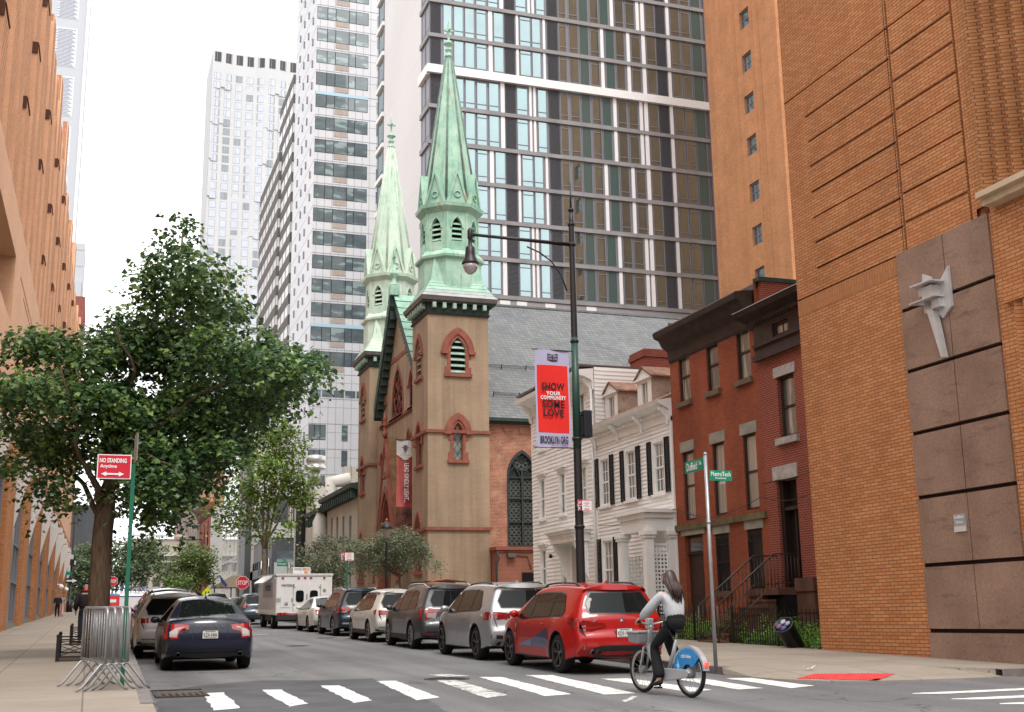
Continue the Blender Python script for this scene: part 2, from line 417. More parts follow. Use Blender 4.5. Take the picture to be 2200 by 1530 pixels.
rk = [(KR + .1, 131), (KR, 60), (KR, 24), (11.22, 20.4), (11.5, 20.3), (11.9, 20.2), (12.4, 20.05), (13.0, 19.85), (13.8, 19.5), (14.7, 19.0), (15.5, 17.6), (40, 17.6), (40, 131)]
pavement('sidewalk_right', rk)
pavement('sidewalk_far_left', [(-40, 240), (-40, 147), (2.2, 147), (3.2, 148), (3.6, 240)])
pavement('sidewalk_far_right', [(12.2, 240), (12.2, 148), (13, 147), (40, 147), (40, 240)])
mb = MB(); rp = [(11.22, 20.4), (11.5, 20.3), (11.9, 20.2), (12.4, 20.05), (13.0, 19.85), (13.8, 19.5), (14.7, 19.0), (15.5, 17.62)]; ro_ = [(11.19, 20.3), (11.28, 19.4), (11.5, 18.6), (11.9, 18.05), (12.5, 17.72), (13.3, 17.6), (14.2, 17.57), (15.49, 17.58)]
mb.add([(x, y, gz(y) + .1295) for x, y in rp] + [(x, y, gz(y) + .016) for x, y in ro_] + [(x, y, gz(y) - .05) for x, y in ro_], [(i, i + 1, 9 + i, 8 + i) for i in range(7)] + [(8 + i, 9 + i, 17 + i, 16 + i) for i in range(7)]); ramp_o = tag(mb.build('kerb_ramp', m_walk, recalc=False), kind='structure'); ramp_b = BVHTree.FromPolygons([Vector(v) for v in mb.v], mb.f)
def kerbstrip(name, pts, mat, w=.16, h=.135):
 mb = MB(); n = len(pts); ps = [Vector((x, y, 0)) for x, y in pts]; a = []; b = []
 for i, p in enumerate(ps):
  d = (ps[min(i + 1, n - 1)] - ps[max(i - 1, 0)]).normalized(); nn = Vector((-d.y, d.x, 0))
  a.append(p - nn * .012); b.append(p + nn * w)
 for i in range(n - 1):
  q = [a[i], a[i + 1], b[i + 1], b[i]]
  vs = [(v.x, v.y, gz(v.y) + h) for v in q] + [(v.x, v.y, gz(v.y) - .03) for v in q]
  mb.add(vs, [(0, 1, 2, 3), (0, 1, 5, 4), (3, 2, 6, 7)])
 return tag(mb.build(name, mat), kind='structure')
kerbstrip('kerb_left', lk[1:], m_kerb)
kerbstrip('kerb_right', [(11.22, 20.4), (KR, 24), (KR, 60), (KR + .1, 131)][::-1], m_kerb)
kerbstrip('kerb_corner', [(15.2, 17.6), (40, 17.6)][::1], m_kerb)
def stripe(mb, q, j=.02):
 pts = []
 for i in range(len(q)):
  a = Vector(q[i]); b = Vector(q[(i + 1) % len(q)]); n = max(1, int((b - a).length / .18))
  for k in range(n):
   p = a.lerp(b, k / n)
   pts.append((p.x + random.uniform(-j, j), p.y + random.uniform(-j, j)))
 c = Vector((sum(p[0] for p in pts) / len(pts), sum(p[1] for p in pts) / len(pts)))
 vs = [(p[0], p[1], gz(p[1]) + .005) for p in pts]
 mb.add(vs, [list(range(len(vs)))])
mb = MB(); mb2 = MB()
st = [((434, 1490), (480, 1488), (517, 1522), (460, 1527)), ((563, 1483), (604, 1482), (662, 1512), (622, 1519)), ((687, 1474), (730, 1473), (800, 1505), (760, 1511)),
  ((810, 1464), (850, 1463), (945, 1499), (895, 1505)), ((1030, 1455), (1078, 1455), (1228, 1492), (1172, 1496)),
  ((1130, 1451), (1188, 1451), (1365, 1490), (1300, 1493)), ((1290, 1459), (1350, 1458), (1530, 1483), (1480, 1487)), ((1450, 1459), (1510, 1458), (1638, 1479), (1585, 1482)), ((1560, 1458), (1615, 1457), (1748, 1474), (1700, 1479))]
for q in st: stripe(mb, [PG(*p).to_2d() for p in q])
for y, x0 in ((15.45, 11.6), (14.45, 11.5), (13.6, 11.6), (12.6, 11.6), (11.6, 11.6)): stripe(mb, [(x0, y - .05), (x0 + .4, y - .27), (17.5, y - .1), (17.5, y + .17), (x0 + .1, y + .02)])
stripe(mb2, [PG(*p).to_2d() for p in ((930, 1460), (976, 1460), (1090, 1494), (1045, 1500))])
stripe(mb2, [PG(*p).to_2d() for p in ((920, 1450), (960, 1449), (1010, 1452), (960, 1455))])
stripe(mb2, [PG(*p).to_2d() for p in ((1334, 1507), (1360, 1496), (1372, 1497), (1345, 1509))], .01)
stripe(mb2, [(4.9, 50.3), (6.9, 50.2), (7.0, 49.9), (5.0, 49.8)])
tag(mb.build('crosswalk_markings', m_paint, recalc=False), kind='structure')
tag(mb2.build('worn_road_markings', m_paint_old, recalc=False), kind='structure')
m_asph2 = M('asphalt_patch', (.088, .089, .094), .8, var=.25, vs=1.2, bump=.5, bs=80, spec=.3)
mb = MB()
stripe(mb, [PG(*p).to_2d() for p in ((338, 1487), (440, 1472), (560, 1462), (690, 1462), (800, 1458), (900, 1490), (960, 1530), (335, 1530))], .04)
mb.v = [(x, y, z - .003) for x, y, z in mb.v]
tag(mb.build('asphalt_patch', m_asph2, recalc=False), kind='structure')
m_iron = M('cast_iron', (.05, .045, .042), .6, metal=.4, var=.3, vs=20)
def on_road(px, py): return PG(px, py)
c = PG(385, 1491); r_ = empty('storm_drain_grate', c, 'cast iron storm drain grate in the gutter beside the left kerb', 'drain')
mb = MB(); z = gz(c.y)
W_, H_ = .40, .75
mb.box(c.x - W_, c.x + W_, c.y - H_, c.y - H_ + .08, z - .02, z + .008); mb.box(c.x - W_, c.x + W_, c.y + H_ - .08, c.y + H_, z + .0, z + .036)
mb.box(c.x - W_, c.x - W_ + .07, c.y - H_ + .08, c.y + H_ - .08, z - .02, z + .012); mb.box(c.x + W_ - .07, c.x + W_, c.y - H_ + .08, c.y + H_ - .08, z - .02, z + .012)
mb.build('frame', m_iron, r_)
mb = MB()
for i in range(7): mb.box(c.x - .33 + i * .1, c.x - .29 + i * .1, c.y - H_ + .08, c.y + H_ - .08, z + .004, z + .011)
for i in range(4): mb.box(c.x - .33, c.x + .33, c.y - .5 + i * .32, c.y - .46 + i * .32, z + .004, z + .010)
mb.build('grate', M('rusty_iron', (.11, .075, .055), .8, var=.3), r_)
mb = MB(); mb.box(c.x - .33, c.x + .33, c.y - H_ + .08, c.y + H_ - .08, z - .0, z + .003); mb.build('pit', M('drain_dark', (.01, .01, .01), .9), r_)
for (px, py, rad, lab) in ((960, 1459, .42, 'round manhole cover beside the crosswalk stripes'), (640, 1388, .35, 'small round manhole cover in the middle of the road by the parked cars'), (700, 1371, .35, 'farther manhole cover in the road near the white truck')):
 c = PG(px, py); mb = MB()
 mb.lathe([(rad, -.01), (rad, .008), (rad - .05, .010), (rad - .06, .004), (.001, .005)], (0, 0, 0), 24)
 for v in range(-3, 4):
  l = math.sqrt(max(0, (rad - .08) ** 2 - (v * .09) ** 2)); mb.box(-l, l, v * .09 - .012, v * .09 + .012, .004, .009)
 o = tag(mb.build('manhole_cover', m_iron), lab, 'manhole cover'); o.location = (c.x, c.y, c.z); o.rotation_euler = (math.atan(SL), 0, 0)
m_tact = M('tactile_red', (.60, .06, .06), .7, var=.2, vs=6)
mb = MB(); zz = .135
q = [PG(1728, 1458) * .965, PG(1905, 1461) * .965, PG(1945, 1449) * .95, PG(1770, 1450) * .95]
k_ = (1.5 - .13) / 1.5; 
def onramp(x, y):
 h = ramp_b.ray_cast(Vector((x, y, 5)), Vector((0, 0, -1))); return Vector((x, y, (h[0].z if h[0] else gz(y) + .05) + .007))
a, b, c2, d = [Vector((v.x + .05, v.y + .34, 0)) for v in q]
def pp_(s_, t_): p = (a.lerp(b, s_)).lerp(d.lerp(c2, s_), t_); return onramp(p.x, p.y)
for i in range(12):
 for j in range(4): mb.add([pp_(i / 12, j / 4), pp_((i + 1) / 12, j / 4), pp_((i + 1) / 12, (j + 1) / 4), pp_(i / 12, (j + 1) / 4)], [(0, 1, 2, 3)])
for i in range(26):
 for j in range(7):
  s_ = (i + .5) / 26; t_ = (j + .5) / 7; p = pp_(s_, t_)
  mb.lathe([(.016, 0), (.012, .006), (.001, .007)], p, 5)
tag(mb.build('tactile_plate', m_tact, recalc=False), 'red tactile paving plate with raised dots at the kerb ramp', 'paving plate')
c = PG(1742, 1437) * k_; mb = MB()
pts = [(-.13, 0, .05), (-.05, .02, .0), (.03, 0, .015), (.12, .02, .06), (.13, .06, .05), (.02, .07, .0), (-.06, .06, .01), (-.12, .05, .06)]
mb.add([(c.x + x, c.y + y, gz(c.y) + .135 + z) for x, y, z in pts], [(0, 1, 6, 7), (1, 2, 5, 6), (2, 3, 4, 5)]); o = mb.build('crumpled_paper', M('paper', (.8, .8, .8), .8))
m_ = o.modifiers.new('s', 'SOLIDIFY'); m_.thickness = .004
tag(o, 'crumpled white paper lying on the right sidewalk', 'litter')
# ================================================================== church
FW = lambda x: Fac((x, 0, 0), (0, 1, 0), (-1, 0, 0))    # wall facing the street (-X), u = Y
FS = lambda y: Fac((0, y, 0), (1, 0, 0), (0, -1, 0))    # wall facing the camera (-Y), u = X
FE = lambda x: Fac((x, 0, 0), (0, 1, 0), (1, 0, 0))     # wall facing +X
def ring(mb, fac, a, b, d0, d1, mi=0, closed=False):
 n = len(a)
 for i in range(n if closed else n - 1):
  j = (i + 1) % n
  vs = [fac.p(*a[i], d0), fac.p(*a[j], d0), fac.p(*b[j], d0), fac.p(*b[i], d0), fac.p(*a[i], d1), fac.p(*a[j], d1), fac.p(*b[j], d1), fac.p(*b[i], d1)]
  mb.add(vs, [(4, 5, 6, 7), (0, 1, 5, 4), (3, 2, 6, 7)], mi)
 if not closed:
  for i in (0, n - 1):
   mb.add([fac.p(*a[i], d0), fac.p(*b[i], d0), fac.p(*b[i], d1), fac.p(*a[i], d1)], [(0, 1, 2, 3)], mi)
m_cbrick = brick('church_brick', (.37, .265, .18), (.405, .295, .20), (.32, .235, .16), .21, .072, .008, var=.15, pscale=.35, bump=.8, streak=.28, patch=((.30, .20, .13), .5, .66))
m_cbrick2 = brick('church_side_brick', (.30, .085, .055), (.40, .15, .09), (.42, .28, .2), .24, .085, .016, var=.3, pscale=1.1, patch=((.45, .28, .17), 1.3, .56))
m_annex = brick('annex_brick', (.27, .075, .045), (.2, .06, .04), (.32, .17, .12), .21, .075, .012)
m_rstone = M('red_sandstone', (.25, .085, .06), .8, var=.22, vs=2.5, bump=.2)
def copper(name, a, b, c, rust=(.3, .16, .05)):
 m, nt, bs = newmat(name); o = ocoord(nt); bs.inputs['Roughness'].default_value = .7
 col = ramp(nt, noise_n(nt, .9, 6, o, .65), [(.3, a), (.5, b), (.7, c)])
 mp = node(nt, 'ShaderNodeMapping'); mp.inputs['Scale'].default_value = (2.2, 2.2, .22); L(nt, o, mp.inputs[0])
 col = mixc(nt, ramp(nt, noise_n(nt, 1.6, 4, mp.outputs[0]), [(.62, (0, 0, 0)), (.72, (.75, .75, .75))]), col, rust)
 mp2 = node(nt, 'ShaderNodeMapping'); mp2.inputs['Scale'].default_value = (3, 3, .3); mp2.inputs['Location'].default_value = (5, 3, 1); L(nt, o, mp2.inputs[0])
 col = mixc(nt, ramp(nt, noise_n(nt, 1.6, 4, mp2.outputs[0]), [(.60, (0, 0, 0)), (.75, (.6, .6, .6))]), col, (.10, .13, .11))
 wv = node(nt, 'ShaderNodeTexWave', wave_type='BANDS', bands_direction='Z', wave_profile='SAW'); wv.inputs['Scale'].default_value = .6; L(nt, o, wv.inputs['Vector'])
 L(nt, col, bs.inputs['Base Color'])
 bp = node(nt, 'ShaderNodeBump'); bp.inputs['Strength'].default_value = .35; bp.inputs['Distance'].default_value = .03; L(nt, wv.outputs['Fac'], bp.inputs['Height']); L(nt, bp.outputs[0], bs.inputs['Normal'])
 return m
m_cop = copper('green_copper', (.20, .38, .29), (.30, .49, .38), (.44, .60, .47))
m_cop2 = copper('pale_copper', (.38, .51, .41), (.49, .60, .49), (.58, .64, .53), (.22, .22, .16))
m_coprib = M('copper_rib', (.16, .21, .18), .7, var=.3, vs=3)
m_cornice = M('dark_green_cornice', (.035, .055, .045), .6, var=.3, vs=3)
m_lead = M('cornice_lead', (.12, .10, .095), .6, var=.25, vs=2)
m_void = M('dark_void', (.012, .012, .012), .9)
m_leadglass = None
def leaded():
 m, nt, b = newmat('leaded_glass'); o = ocoord(nt, (1, 1, 1)); sx = node(nt, 'ShaderNodeSeparateXYZ'); L(nt, o, sx.inputs[0])
 ad = node(nt, 'ShaderNodeMath', operation='ADD'); L(nt, sx.outputs[0], ad.inputs[0]); L(nt, sx.outputs[1], ad.inputs[1])
 res = []
 for sg in (1, -1):
  mu = node(nt, 'ShaderNodeMath', operation='MULTIPLY_ADD'); mu.inputs[1].default_value = sg * .62; L(nt, sx.outputs[2], mu.inputs[0]); L(nt, ad.outputs[0], mu.inputs[2])
  d = node(nt, 'ShaderNodeMath', operation='MULTIPLY'); d.inputs[1].default_value = 2.6; L(nt, mu.outputs[0], d.inputs[0])
  fr = node(nt, 'ShaderNodeMath', operation='PINGPONG'); fr.inputs[1].default_value = .5; L(nt, d.outputs[0], fr.inputs[0]); res.append(fr.outputs[0])
 mn = node(nt, 'ShaderNodeMath', operation='MINIMUM'); L(nt, res[0], mn.inputs[0]); L(nt, res[1], mn.inputs[1])
 g = ramp(nt, noise_n(nt, 2.5, 2, o), [(.35, (.10, .12, .10)), (.65, (.24, .27, .24))])
 c = mixc(nt, ramp(nt, mn.outputs[0], [(.03, (1, 1, 1)), (.06, (0, 0, 0))]), g, (.02, .02, .02)); L(nt, c, b.inputs['Base Color'])
 b.inputs['Roughness'].default_value = .25; return m
m_leadglass = leaded()
m_slate = brick('slate_roof', (.135, .143, .15), (.19, .192, .19), (.075, .08, .085), .34, .2, .012, var=.12, pscale=.4, patch=((.34, .31, .27), 2.2, .66), bump=.8, rough=.6)
def gothic(root, fac, a, b, z0, top, kind='dark', sp=None, sur=.22, hood=.38, sill=True, quoin=True, hd=.1, name='window', fm=None):
 w_ = b - a; sp = sp if sp is not None else top - w_ * .95
 ar = arch(a, b, sp, top); o1 = arch(a - sur, b + sur, sp, top + sur * 1.15)
 mb = MB(); inn = [(a, z0)] + ar + [(b, z0)]; out = [(a - sur, z0)] + o1 + [(b + sur, z0)]
 ring(mb, fac, inn, out, -.02, .04)
 if hood:
  o2 = arch(a - sur - hood, b + sur + hood, sp, top + sur * 1.15 + hood * 1.15)
  ring(mb, fac, arch(a - sur, b + sur, sp, top + sur * 1.15), o2, -.02, hd)
  for s_ in (-1, 1):
   c = (a - sur - hood) if s_ < 0 else (b + sur + hood)
   fac.box(mb, min(c, c - s_ * hood) - .06 * (s_ < 0), max(c, c - s_ * hood) + .06 * (s_ > 0), sp - .14, sp + .04, -.02, hd + .07)
 if quoin:
  zq = z0
  for zq, s_ in ((z0, 1), ((z0 + sp) / 2 + .2 * (sp - z0), 1)):
   for e0, e1 in ((a - sur - .16, a - sur), (b + sur, b + sur + .16)): fac.box(mb, e0, e1, zq, zq + min(.45, (sp - z0) * .3), -.02, .04)
 if sill: fac.box(mb, a - sur - .2, b + sur + .2, z0 - .2, z0 - .004, -.02, .14)
 f = mb.build(name, fm or m_rstone, root)
 mb = MB(); dp = -.22
 n = len(inn); mb.add([fac.p(u, z, dp) for u, z in inn], [list(range(n))])
 if kind == 'leaded': mb.build('pane', m_leadglass, f)
 else: mb.build('pane', m_void, f)
 if kind == 'louver':
  mb = MB(); nl = max(3, int((top - z0) / .36))
  for i in range(nl):
   z = z0 + (i + .3) * (top - z0) / nl
   hw = w_ / 2 if z < sp else max(.06, w_ / 2 * (1 - ((z - sp) / (top - sp)) ** 1.6)); c = (a + b) / 2
   th = (top - z0) / nl * .42
   vs = [fac.p(c - hw, z, .0), fac.p(c + hw, z, .0), fac.p(c + hw, z + th, -.18), fac.p(c - hw, z + th, -.18), fac.p(c - hw, z - .05, .0), fac.p(c + hw, z - .05, .0), fac.p(c + hw, z + th - .05, -.18), fac.p(c - hw, z + th - .05, -.18)]
   mb.add(vs, [(0, 1, 2, 3), (0, 1, 5, 4), (4, 5, 6, 7)])
  mb.build('louvre', m_louv, f)
 if kind == 'leaded' and w_ > .6:
  mb = MB(); c = (a + b) / 2
  ring(mb, fac, inn, [(c + (u - c) * .82, z0 + (z - z0) * .94 + .05) for u, z in inn], -.2, -.08)
  for s_ in (-1, 1):
   pts = [fac.p(c - s_ * w_ * .42, sp - .1, -.12), fac.p(c, sp + (top - sp) * .35, -.12), fac.p(c + s_ * w_ * .3, sp + (top - sp) * .62, -.12)]
   mb.tube(pts, .035, 4)
  mb.build('tracery', m_rstone, f)
 return f
m_louv = M('louvre_copper', (.30, .42, .34), .7, var=.25, vs=3)
CX = 18.4; TY0 = PX(919, 1100, CX).y; TX1 = PY(1053, 1100, TY0).x; TW = TX1 - CX
zc = PX(919, 672, CX).z                     # underside of cornice
church = empty('church', (CX, TY0, gz(TY0) + .1), 'tan brick twin spired church with green copper steeples and red stone arches', 'church')
FY0 = PX(792, 1000, CX).y; CY = (TY0 + TW + FY0) / 2; GX = CX + .6
base_z = gz(TY0) - .1
fs = FS(TY0); fw_ = FW(CX)
zs_ = lambda py: PX(919, py, CX).z
def rS(x0, y0, x1, y1, Y=TY0):
 c = (x0 + x1) / 2
 return PY(x0, y1, Y).x, PY(x1, y1, Y).x, PY(c, y1, Y).z, PY(c, y0, Y).z
def rW(x0, y0, x1, y1, X=CX):
 c = (x0 + x1) / 2; a = PX(x1, y1, X).y; b = PX(x0, y1, X).y
 return min(a, b), max(a, b), PX(c, y1, X).z, PX(c, y0, X).z
wS = [rS(968, 726, 1000, 803) + ('louver',), rS(974, 908, 995, 988) + ('leaded',)]
wW = [rW(897, 731, 906, 812) + ('louver',), rW(897, 916, 907, 1000) + ('leaded',), rW(895, 1112, 906, 1228) + ('leaded',)]
def arched(h): return (h[0], h[1], h[2], h[3], h[3] - (h[1] - h[0]) * .95)
towerparts = []
def tower(y0, near=True):
 f1 = FS(y0); f2 = FW(CX); mb = MB(); y1 = y0 + TW * .95
 hS = wS if near else []
 dy = y0 - TY0
 hW = [(a + dy + .1, b + dy + .1, c, d, k) for a, b, c, d, k in wW]
 f1.wall(mb, CX, TX1, base_z, zc + .3, [arched(h) for h in hS], .26)
 f2.wall(mb, y0, y1, base_z, zc + .3, [arched(h) for h in hW], .26)
 mb.add([(TX1, y0, base_z), (TX1, y1, base_z), (TX1, y1, zc + .3), (TX1, y0, zc + .3), (CX, y1, base_z), (CX, y1, zc + .3)], [(0, 1, 2, 3), (1, 4, 5, 2)])
 t = mb.build('tower', m_cbrick, church)
 for h in hS: gothic(t, f1, *h[:4], kind=h[4], sur=.2 if h[4] == 'louver' else .16, hood=.36)
 for h in hW: gothic(t, f2, *h[:4], kind=h[4], sur=.14, hood=.22, quoin=False)
 mb = MB()
 for py in (925, 1135):
  z = zs_(py); mb.box(CX - .12, TX1 + .1, y0 - .12, y0 - .001, z - .1, z + .08); mb.box(CX - .12, CX - .001, y0, y1 + .1, z - .1, z + .08)
 build_each(mb, 'string_course', m_rstone, t)
 mb = MB(); cx, cy = (CX + TX1) / 2, (y0 + y1) / 2; hw = TW / 2
 def sq(mb, w0, w1, z0, z1, mi=0):
  vs = [(cx + sx * w0, cy + sy * w0 * .97, z0) for sx, sy in ((-1, -1), (1, -1), (1, 1), (-1, 1))] + [(cx + sx * w1, cy + sy * w1 * .97, z1) for sx, sy in ((-1, -1), (1, -1), (1, 1), (-1, 1))]
  mb.add(vs, [(0, 1, 5, 4), (1, 2, 6, 5), (2, 3, 7, 6), (3, 0, 4, 7), (3, 2, 1, 0), (4, 5, 6, 7)], mi)
 sq(mb, hw + .06, hw + .12, zc - .05, zc + .06); sq(mb, hw + .03, hw + .08, zc + .06, zc + .62); sq(mb, hw + .36, hw + .40, zc + .62, zc + .74); 
 mb.build('cornice', m_cornice, t)
 mb = MB(); sq(mb, hw + .44, hw + .5, zc + .742, zc + 1.0); mb.build('cornice_cap', m_lead, t)
 mb = MB()
 for i in range(6):
  u = CX + (i + .5) * TW / 6; mb.box(u - .11, u + .11, y0 - .4, y0 - .09, zc + .3, zc + .615)
  v = y0 + (i + .5) * TW * .95 / 6; mb.box(CX - .4, CX - .09, v - .11, v + .11, zc + .3, zc + .615)
 build_each(mb, 'bracket', m_louv, t)
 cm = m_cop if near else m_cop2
 mb = MB(); z = zc + 1.0; n = 7; w0 = hw + .48; w1 = hw * .74; hh = PY(963, 603, TY0 + TW / 2).z - zc - 1.0; prev = w0
 for i in range(n):
  t0 = i / n; t1 = (i + 1) / n; f = lambda t: w0 + (w1 - w0) * (t ** .82)
  sq(mb, f(t0) + .03, f(t1), z + hh * t0, z + hh * t1 + .01, 1 if i < 2 else 0)
 mb.build('skirt_roof', [cm, M('grey_copper', (.34, .37, .36), .6, var=.2, vs=2) if near else m_cop2], t)
 zb = z + hh - .6
 zq = lambda py: PY(963, py, TY0 + TW / 2).z
 def octp(r, z): return [(cx + r * math.cos(PI / 8 + k * PI / 4), cy + r * math.sin(PI / 8 + k * PI / 4), z) for k in range(8)]
 def octs(mb, prof, mi=0):
  for (r0, z0), (r1, z1) in zip(prof[:-1], prof[1:]):
   a = octp(r0, z0); b = octp(r1, z1)
   mb.add(a + b, [(i, (i + 1) % 8, 8 + (i + 1) % 8, 8 + i) for i in range(8)], mi)
 mb = MB()
 for sx, sy in ((-1, -1), (1, -1), (1, 1), (-1, 1)):
  px_, py_ = cx + sx * hw * .76, cy + sy * hw * .76
  top = (cx + sx * hw * .7, cy + sy * hw * .7, zb + 1.75)
  q = [(px_ + sx * .25, py_ + sy * .25, zb - .1), (px_ - sx * 1.15, py_ + sy * .25, zb - .1), (px_ - sx * 1.15, py_ - sy * 1.15, zb - .1), (px_ + sx * .25, py_ - sy * 1.15, zb - .1)]
  mb.add(q + [top], [(0, 1, 4), (1, 2, 4), (2, 3, 4), (3, 0, 4)])
 mb.build('broach', cm, t)
 Rr = hw * 1.04
 zA = PY(963, 590, 70).z - .3
 zdr = zq(556); zbel = zq(474)
 mb = MB(); octs(mb, [(Rr, zb - .6), (Rr, zdr - .55), (Rr + .2, zdr - .45), (Rr + .22, zdr - .3), (Rr - .02, zdr - .02), (Rr - .14, zdr + .12)])
 mb.build('drum', cm, t)
 Rb = hw * .95
 mb = MB(); octs(mb, [(Rb - .3, zdr), (Rb - .3, zbel)], 1)
 for k in range(8):
  a = Vector(octp(Rb, 0)[k]); b = Vector(octp(Rb, 0)[(k + 1) % 8]); d = (b - a); wd = d.length; d.normalize(); nrm = Vector((d.y, -d.x, 0))
  if nrm.dot(Vector(((a.x + b.x) / 2 - cx, (a.y + b.y) / 2 - cy, 0))) < 0: nrm = -nrm
  fc = Fac((a.x, a.y, 0), d, nrm); hwid = wd * .24; c0 = wd / 2
  fc.wall(mb, 0, wd, zdr, zbel, [(c0 - hwid, c0 + hwid, zdr + .6, zbel - .35, zbel - .35 - hwid * 2.1)], .28)
  ring(mb, fc, arch(c0 - hwid, c0 + hwid, zbel - .35 - hwid * 2.1, zbel - .35), arch(c0 - hwid - .1, c0 + hwid + .1, zbel - .35 - hwid * 2.1, zbel - .2), 0, .07)
  fc.poly(mb, [(c0 - hwid - .16, zdr), (c0 + hwid + .16, zdr), (c0 + hwid, zdr + .6), (c0 - hwid, zdr + .6)], .0, .12)
  for e in (0.02, wd - .12): fc.box(mb, e, e + .1, zdr + .1, zbel, 0.0, .05)
  for i in range(6):
   z = zdr + .75 + i * .33
   if z < zbel - .6:
    mb.add([fc.p(c0 - hwid, z, -.02), fc.p(c0 + hwid, z, -.02), fc.p(c0 + hwid, z + .16, -.2), fc.p(c0 - hwid, z + .16, -.2), fc.p(c0 - hwid, z - .05, -.02), fc.p(c0 + hwid, z - .05, -.02)], [(0, 1, 2, 3), (0, 1, 5, 4)])
 mb.build('belfry', [cm, m_void], t)
 zg = zbel
 mb = MB(); octs(mb, [(Rb, zg), (Rb + .34, zg + .3), (Rb + .38, zg + .52), (Rb + .2, zg + .55), (Rb - .3, zg + .6)])
 Rg = Rb + .14
 for k in range(8):
  a = Vector(octp(Rg, 0)[k]); b = Vector(octp(Rg, 0)[(k + 1) % 8]); d = (b - a); wd = d.length; d.normalize(); nrm = Vector((d.y, -d.x, 0))
  if nrm.dot(Vector(((a.x + b.x) / 2 - cx, (a.y + b.y) / 2 - cy, 0))) < 0: nrm = -nrm
  fc = Fac((a.x, a.y, 0), d, nrm); z0 = zg + .5; zt = zq(391)
  fc.poly(mb, [(0.05, z0), (wd - .05, z0), (wd / 2, zt)], -1.2, 0)
  fc.poly(mb, [(0.0, z0), (.16, z0), (wd / 2, zt - .1), (wd / 2, zt + .18)], -1.0, .1); fc.poly(mb, [(wd, z0), (wd / 2, zt + .18), (wd / 2, zt - .1), (wd - .16, z0)], -1.0, .1)
  cpt = fc.p(wd / 2, z0 + .62, .03)
  tp = []
  for q in range(13):
   an = 2 * PI * q / 12; tp.append(Vector(fc.p(wd / 2 + .2 * math.cos(an), z0 + .62 + .2 * math.sin(an), .04)))
  mb.tube(tp, .04, 5)
 mb.build('gable_ring', cm, t)
 zs = zg + .6; ztip = PY(962, 120, (TY0 + TY0 + TW) / 2).z - .1
 mb = MB(); octs(mb, [(Rb - .05, zs), (.2, ztip)])
 mb.build('spire', cm, t)
 mb = MB()
 A = octp(Rb - .03, zs); B = octp(.21, ztip)
 for k in range(8): mb.tube([A[k], B[k]], [.085, .05], 6)
 mb.build('spire_ribs', m_coprib if near else m_cop2, t)
 mb = MB(); T = ztip
 mb.lathe([(a_, b_ * .66) for a_, b_ in ((.26, -.1), (.3, 0), (.2, .12), (.16, .5), (.26, .62), (.26, .7), (.13, .85), (.13, 1.1), (.34, 1.3), (.34, 1.38), (.14, 1.5), (.08, 1.7), (.07, 2.0))], (cx, cy, T), 10)
 mb.box(cx - .06, cx + .06, cy - .06, cy + .06, T + 1.2, T + 2.25); mb.box(cx - .27, cx + .27, cy - .055, cy + .055, T + 1.78, T + 1.9)
 mb.box(cx - .05, cx + .05, cy - .27, cy + .27, T + 1.79, T + 1.89)
 for dx, dy, dz in ((-.27, 0, 1.84), (.27, 0, 1.84), (0, 0, 2.25), (0, -.27, 1.84), (0, .27, 1.84)): mb.ball((cx + dx, cy + dy, T + dz), .08, 8)
 mb.tube([(cx, cy, T + 2.2), (cx, cy, T + 2.7)], .02, 4)
 mb.build('cross', m_cop, t)
 return t
tower(TY0, True); tower(FY0, False)
zr = PY(1055, 657, CY).z; zeave = PY(1100, 905, TY0 + 1.1).z
fg = FW(GX); y0g, y1g = TY0 + TW * .95, FY0
big = rW(848, 800, 868, 893, GX); big = (CY - 1.45, CY + 1.45, PX(850, 897, GX).z, PX(856, 790, GX).z)
sm = [(CY - 4.3, CY - 3.5, big[2] - .0, big[2] + 2.2), (CY + 3.5, CY + 4.3, big[2], big[2] + 2.2)]
zl = zs_(925)
lan = [(CY - 4.0 + i * .0, CY - 3.6, zl - 3.5, zl - .6) for i in range(1)]
lan = [(CY - 4.6, CY - 4.1, zl - 3.2, zl + .4), (CY - 3.5, CY - 3.0, zl - 2.6, zl + .9), (CY + 3.0, CY + 3.5, zl - 2.6, zl + .9), (CY + 4.1, CY + 4.6, zl - 3.2, zl + .4)]
mb = MB(); hol = [arched(h) for h in [big] + sm + lan]
zwall = max(big[3] + .5, zwall) if False else zr - (zr - zeave) / (CY - (TY0 + 1.0)) * (CY - y0g)
fg.wall(mb, y0g, y1g, base_z, big[2] + .001, [h for h in hol if h[3] < big[2] + .001], .25)
kk = (zr - zeave) / (CY - (TY0 + 1.0))
def rake(u): return zr - .2 - abs(u - CY) * (1.6 if u > CY else 1.1)
ztop_ = big[3] + .05
us = sorted({y0g, y1g, big[0], big[1], sm[0][0], sm[0][1], sm[1][0], sm[1][1], CY})
for a, b in zip(us[:-1], us[1:]):
 h = [x for x in [big] + sm if x[0] <= (a + b) / 2 <= x[1]]
 lo = big[2]
 if h:
  hh_ = arched(h[0]) if False else h[0]
  ar = arch(h[0][0], h[0][1], h[0][3] - (h[0][1] - h[0][0]) * .95, h[0][3])
  seg = [p for p in ar if a - 1e-6 <= p[0] <= b + 1e-6]
  for p, q in zip(seg[:-1], seg[1:]):
   mb.add([fg.p(p[0], p[1]), fg.p(q[0], q[1]), fg.p(q[0], max(rake(q[0]), q[1] + .05)), fg.p(p[0], max(rake(p[0]), p[1] + .05))], [(0, 1, 2, 3)])
 else:
  mb.add([fg.p(a, lo), fg.p(b, lo), fg.p(b, max(lo, rake(b))), fg.p(a, max(lo, rake(a)))], [(0, 1, 2, 3)])
gw = mb.build('gable_wall', m_cbrick, church)
gothic(gw, fg, *big, kind='dark', sur=.24, hood=0, quoin=False)
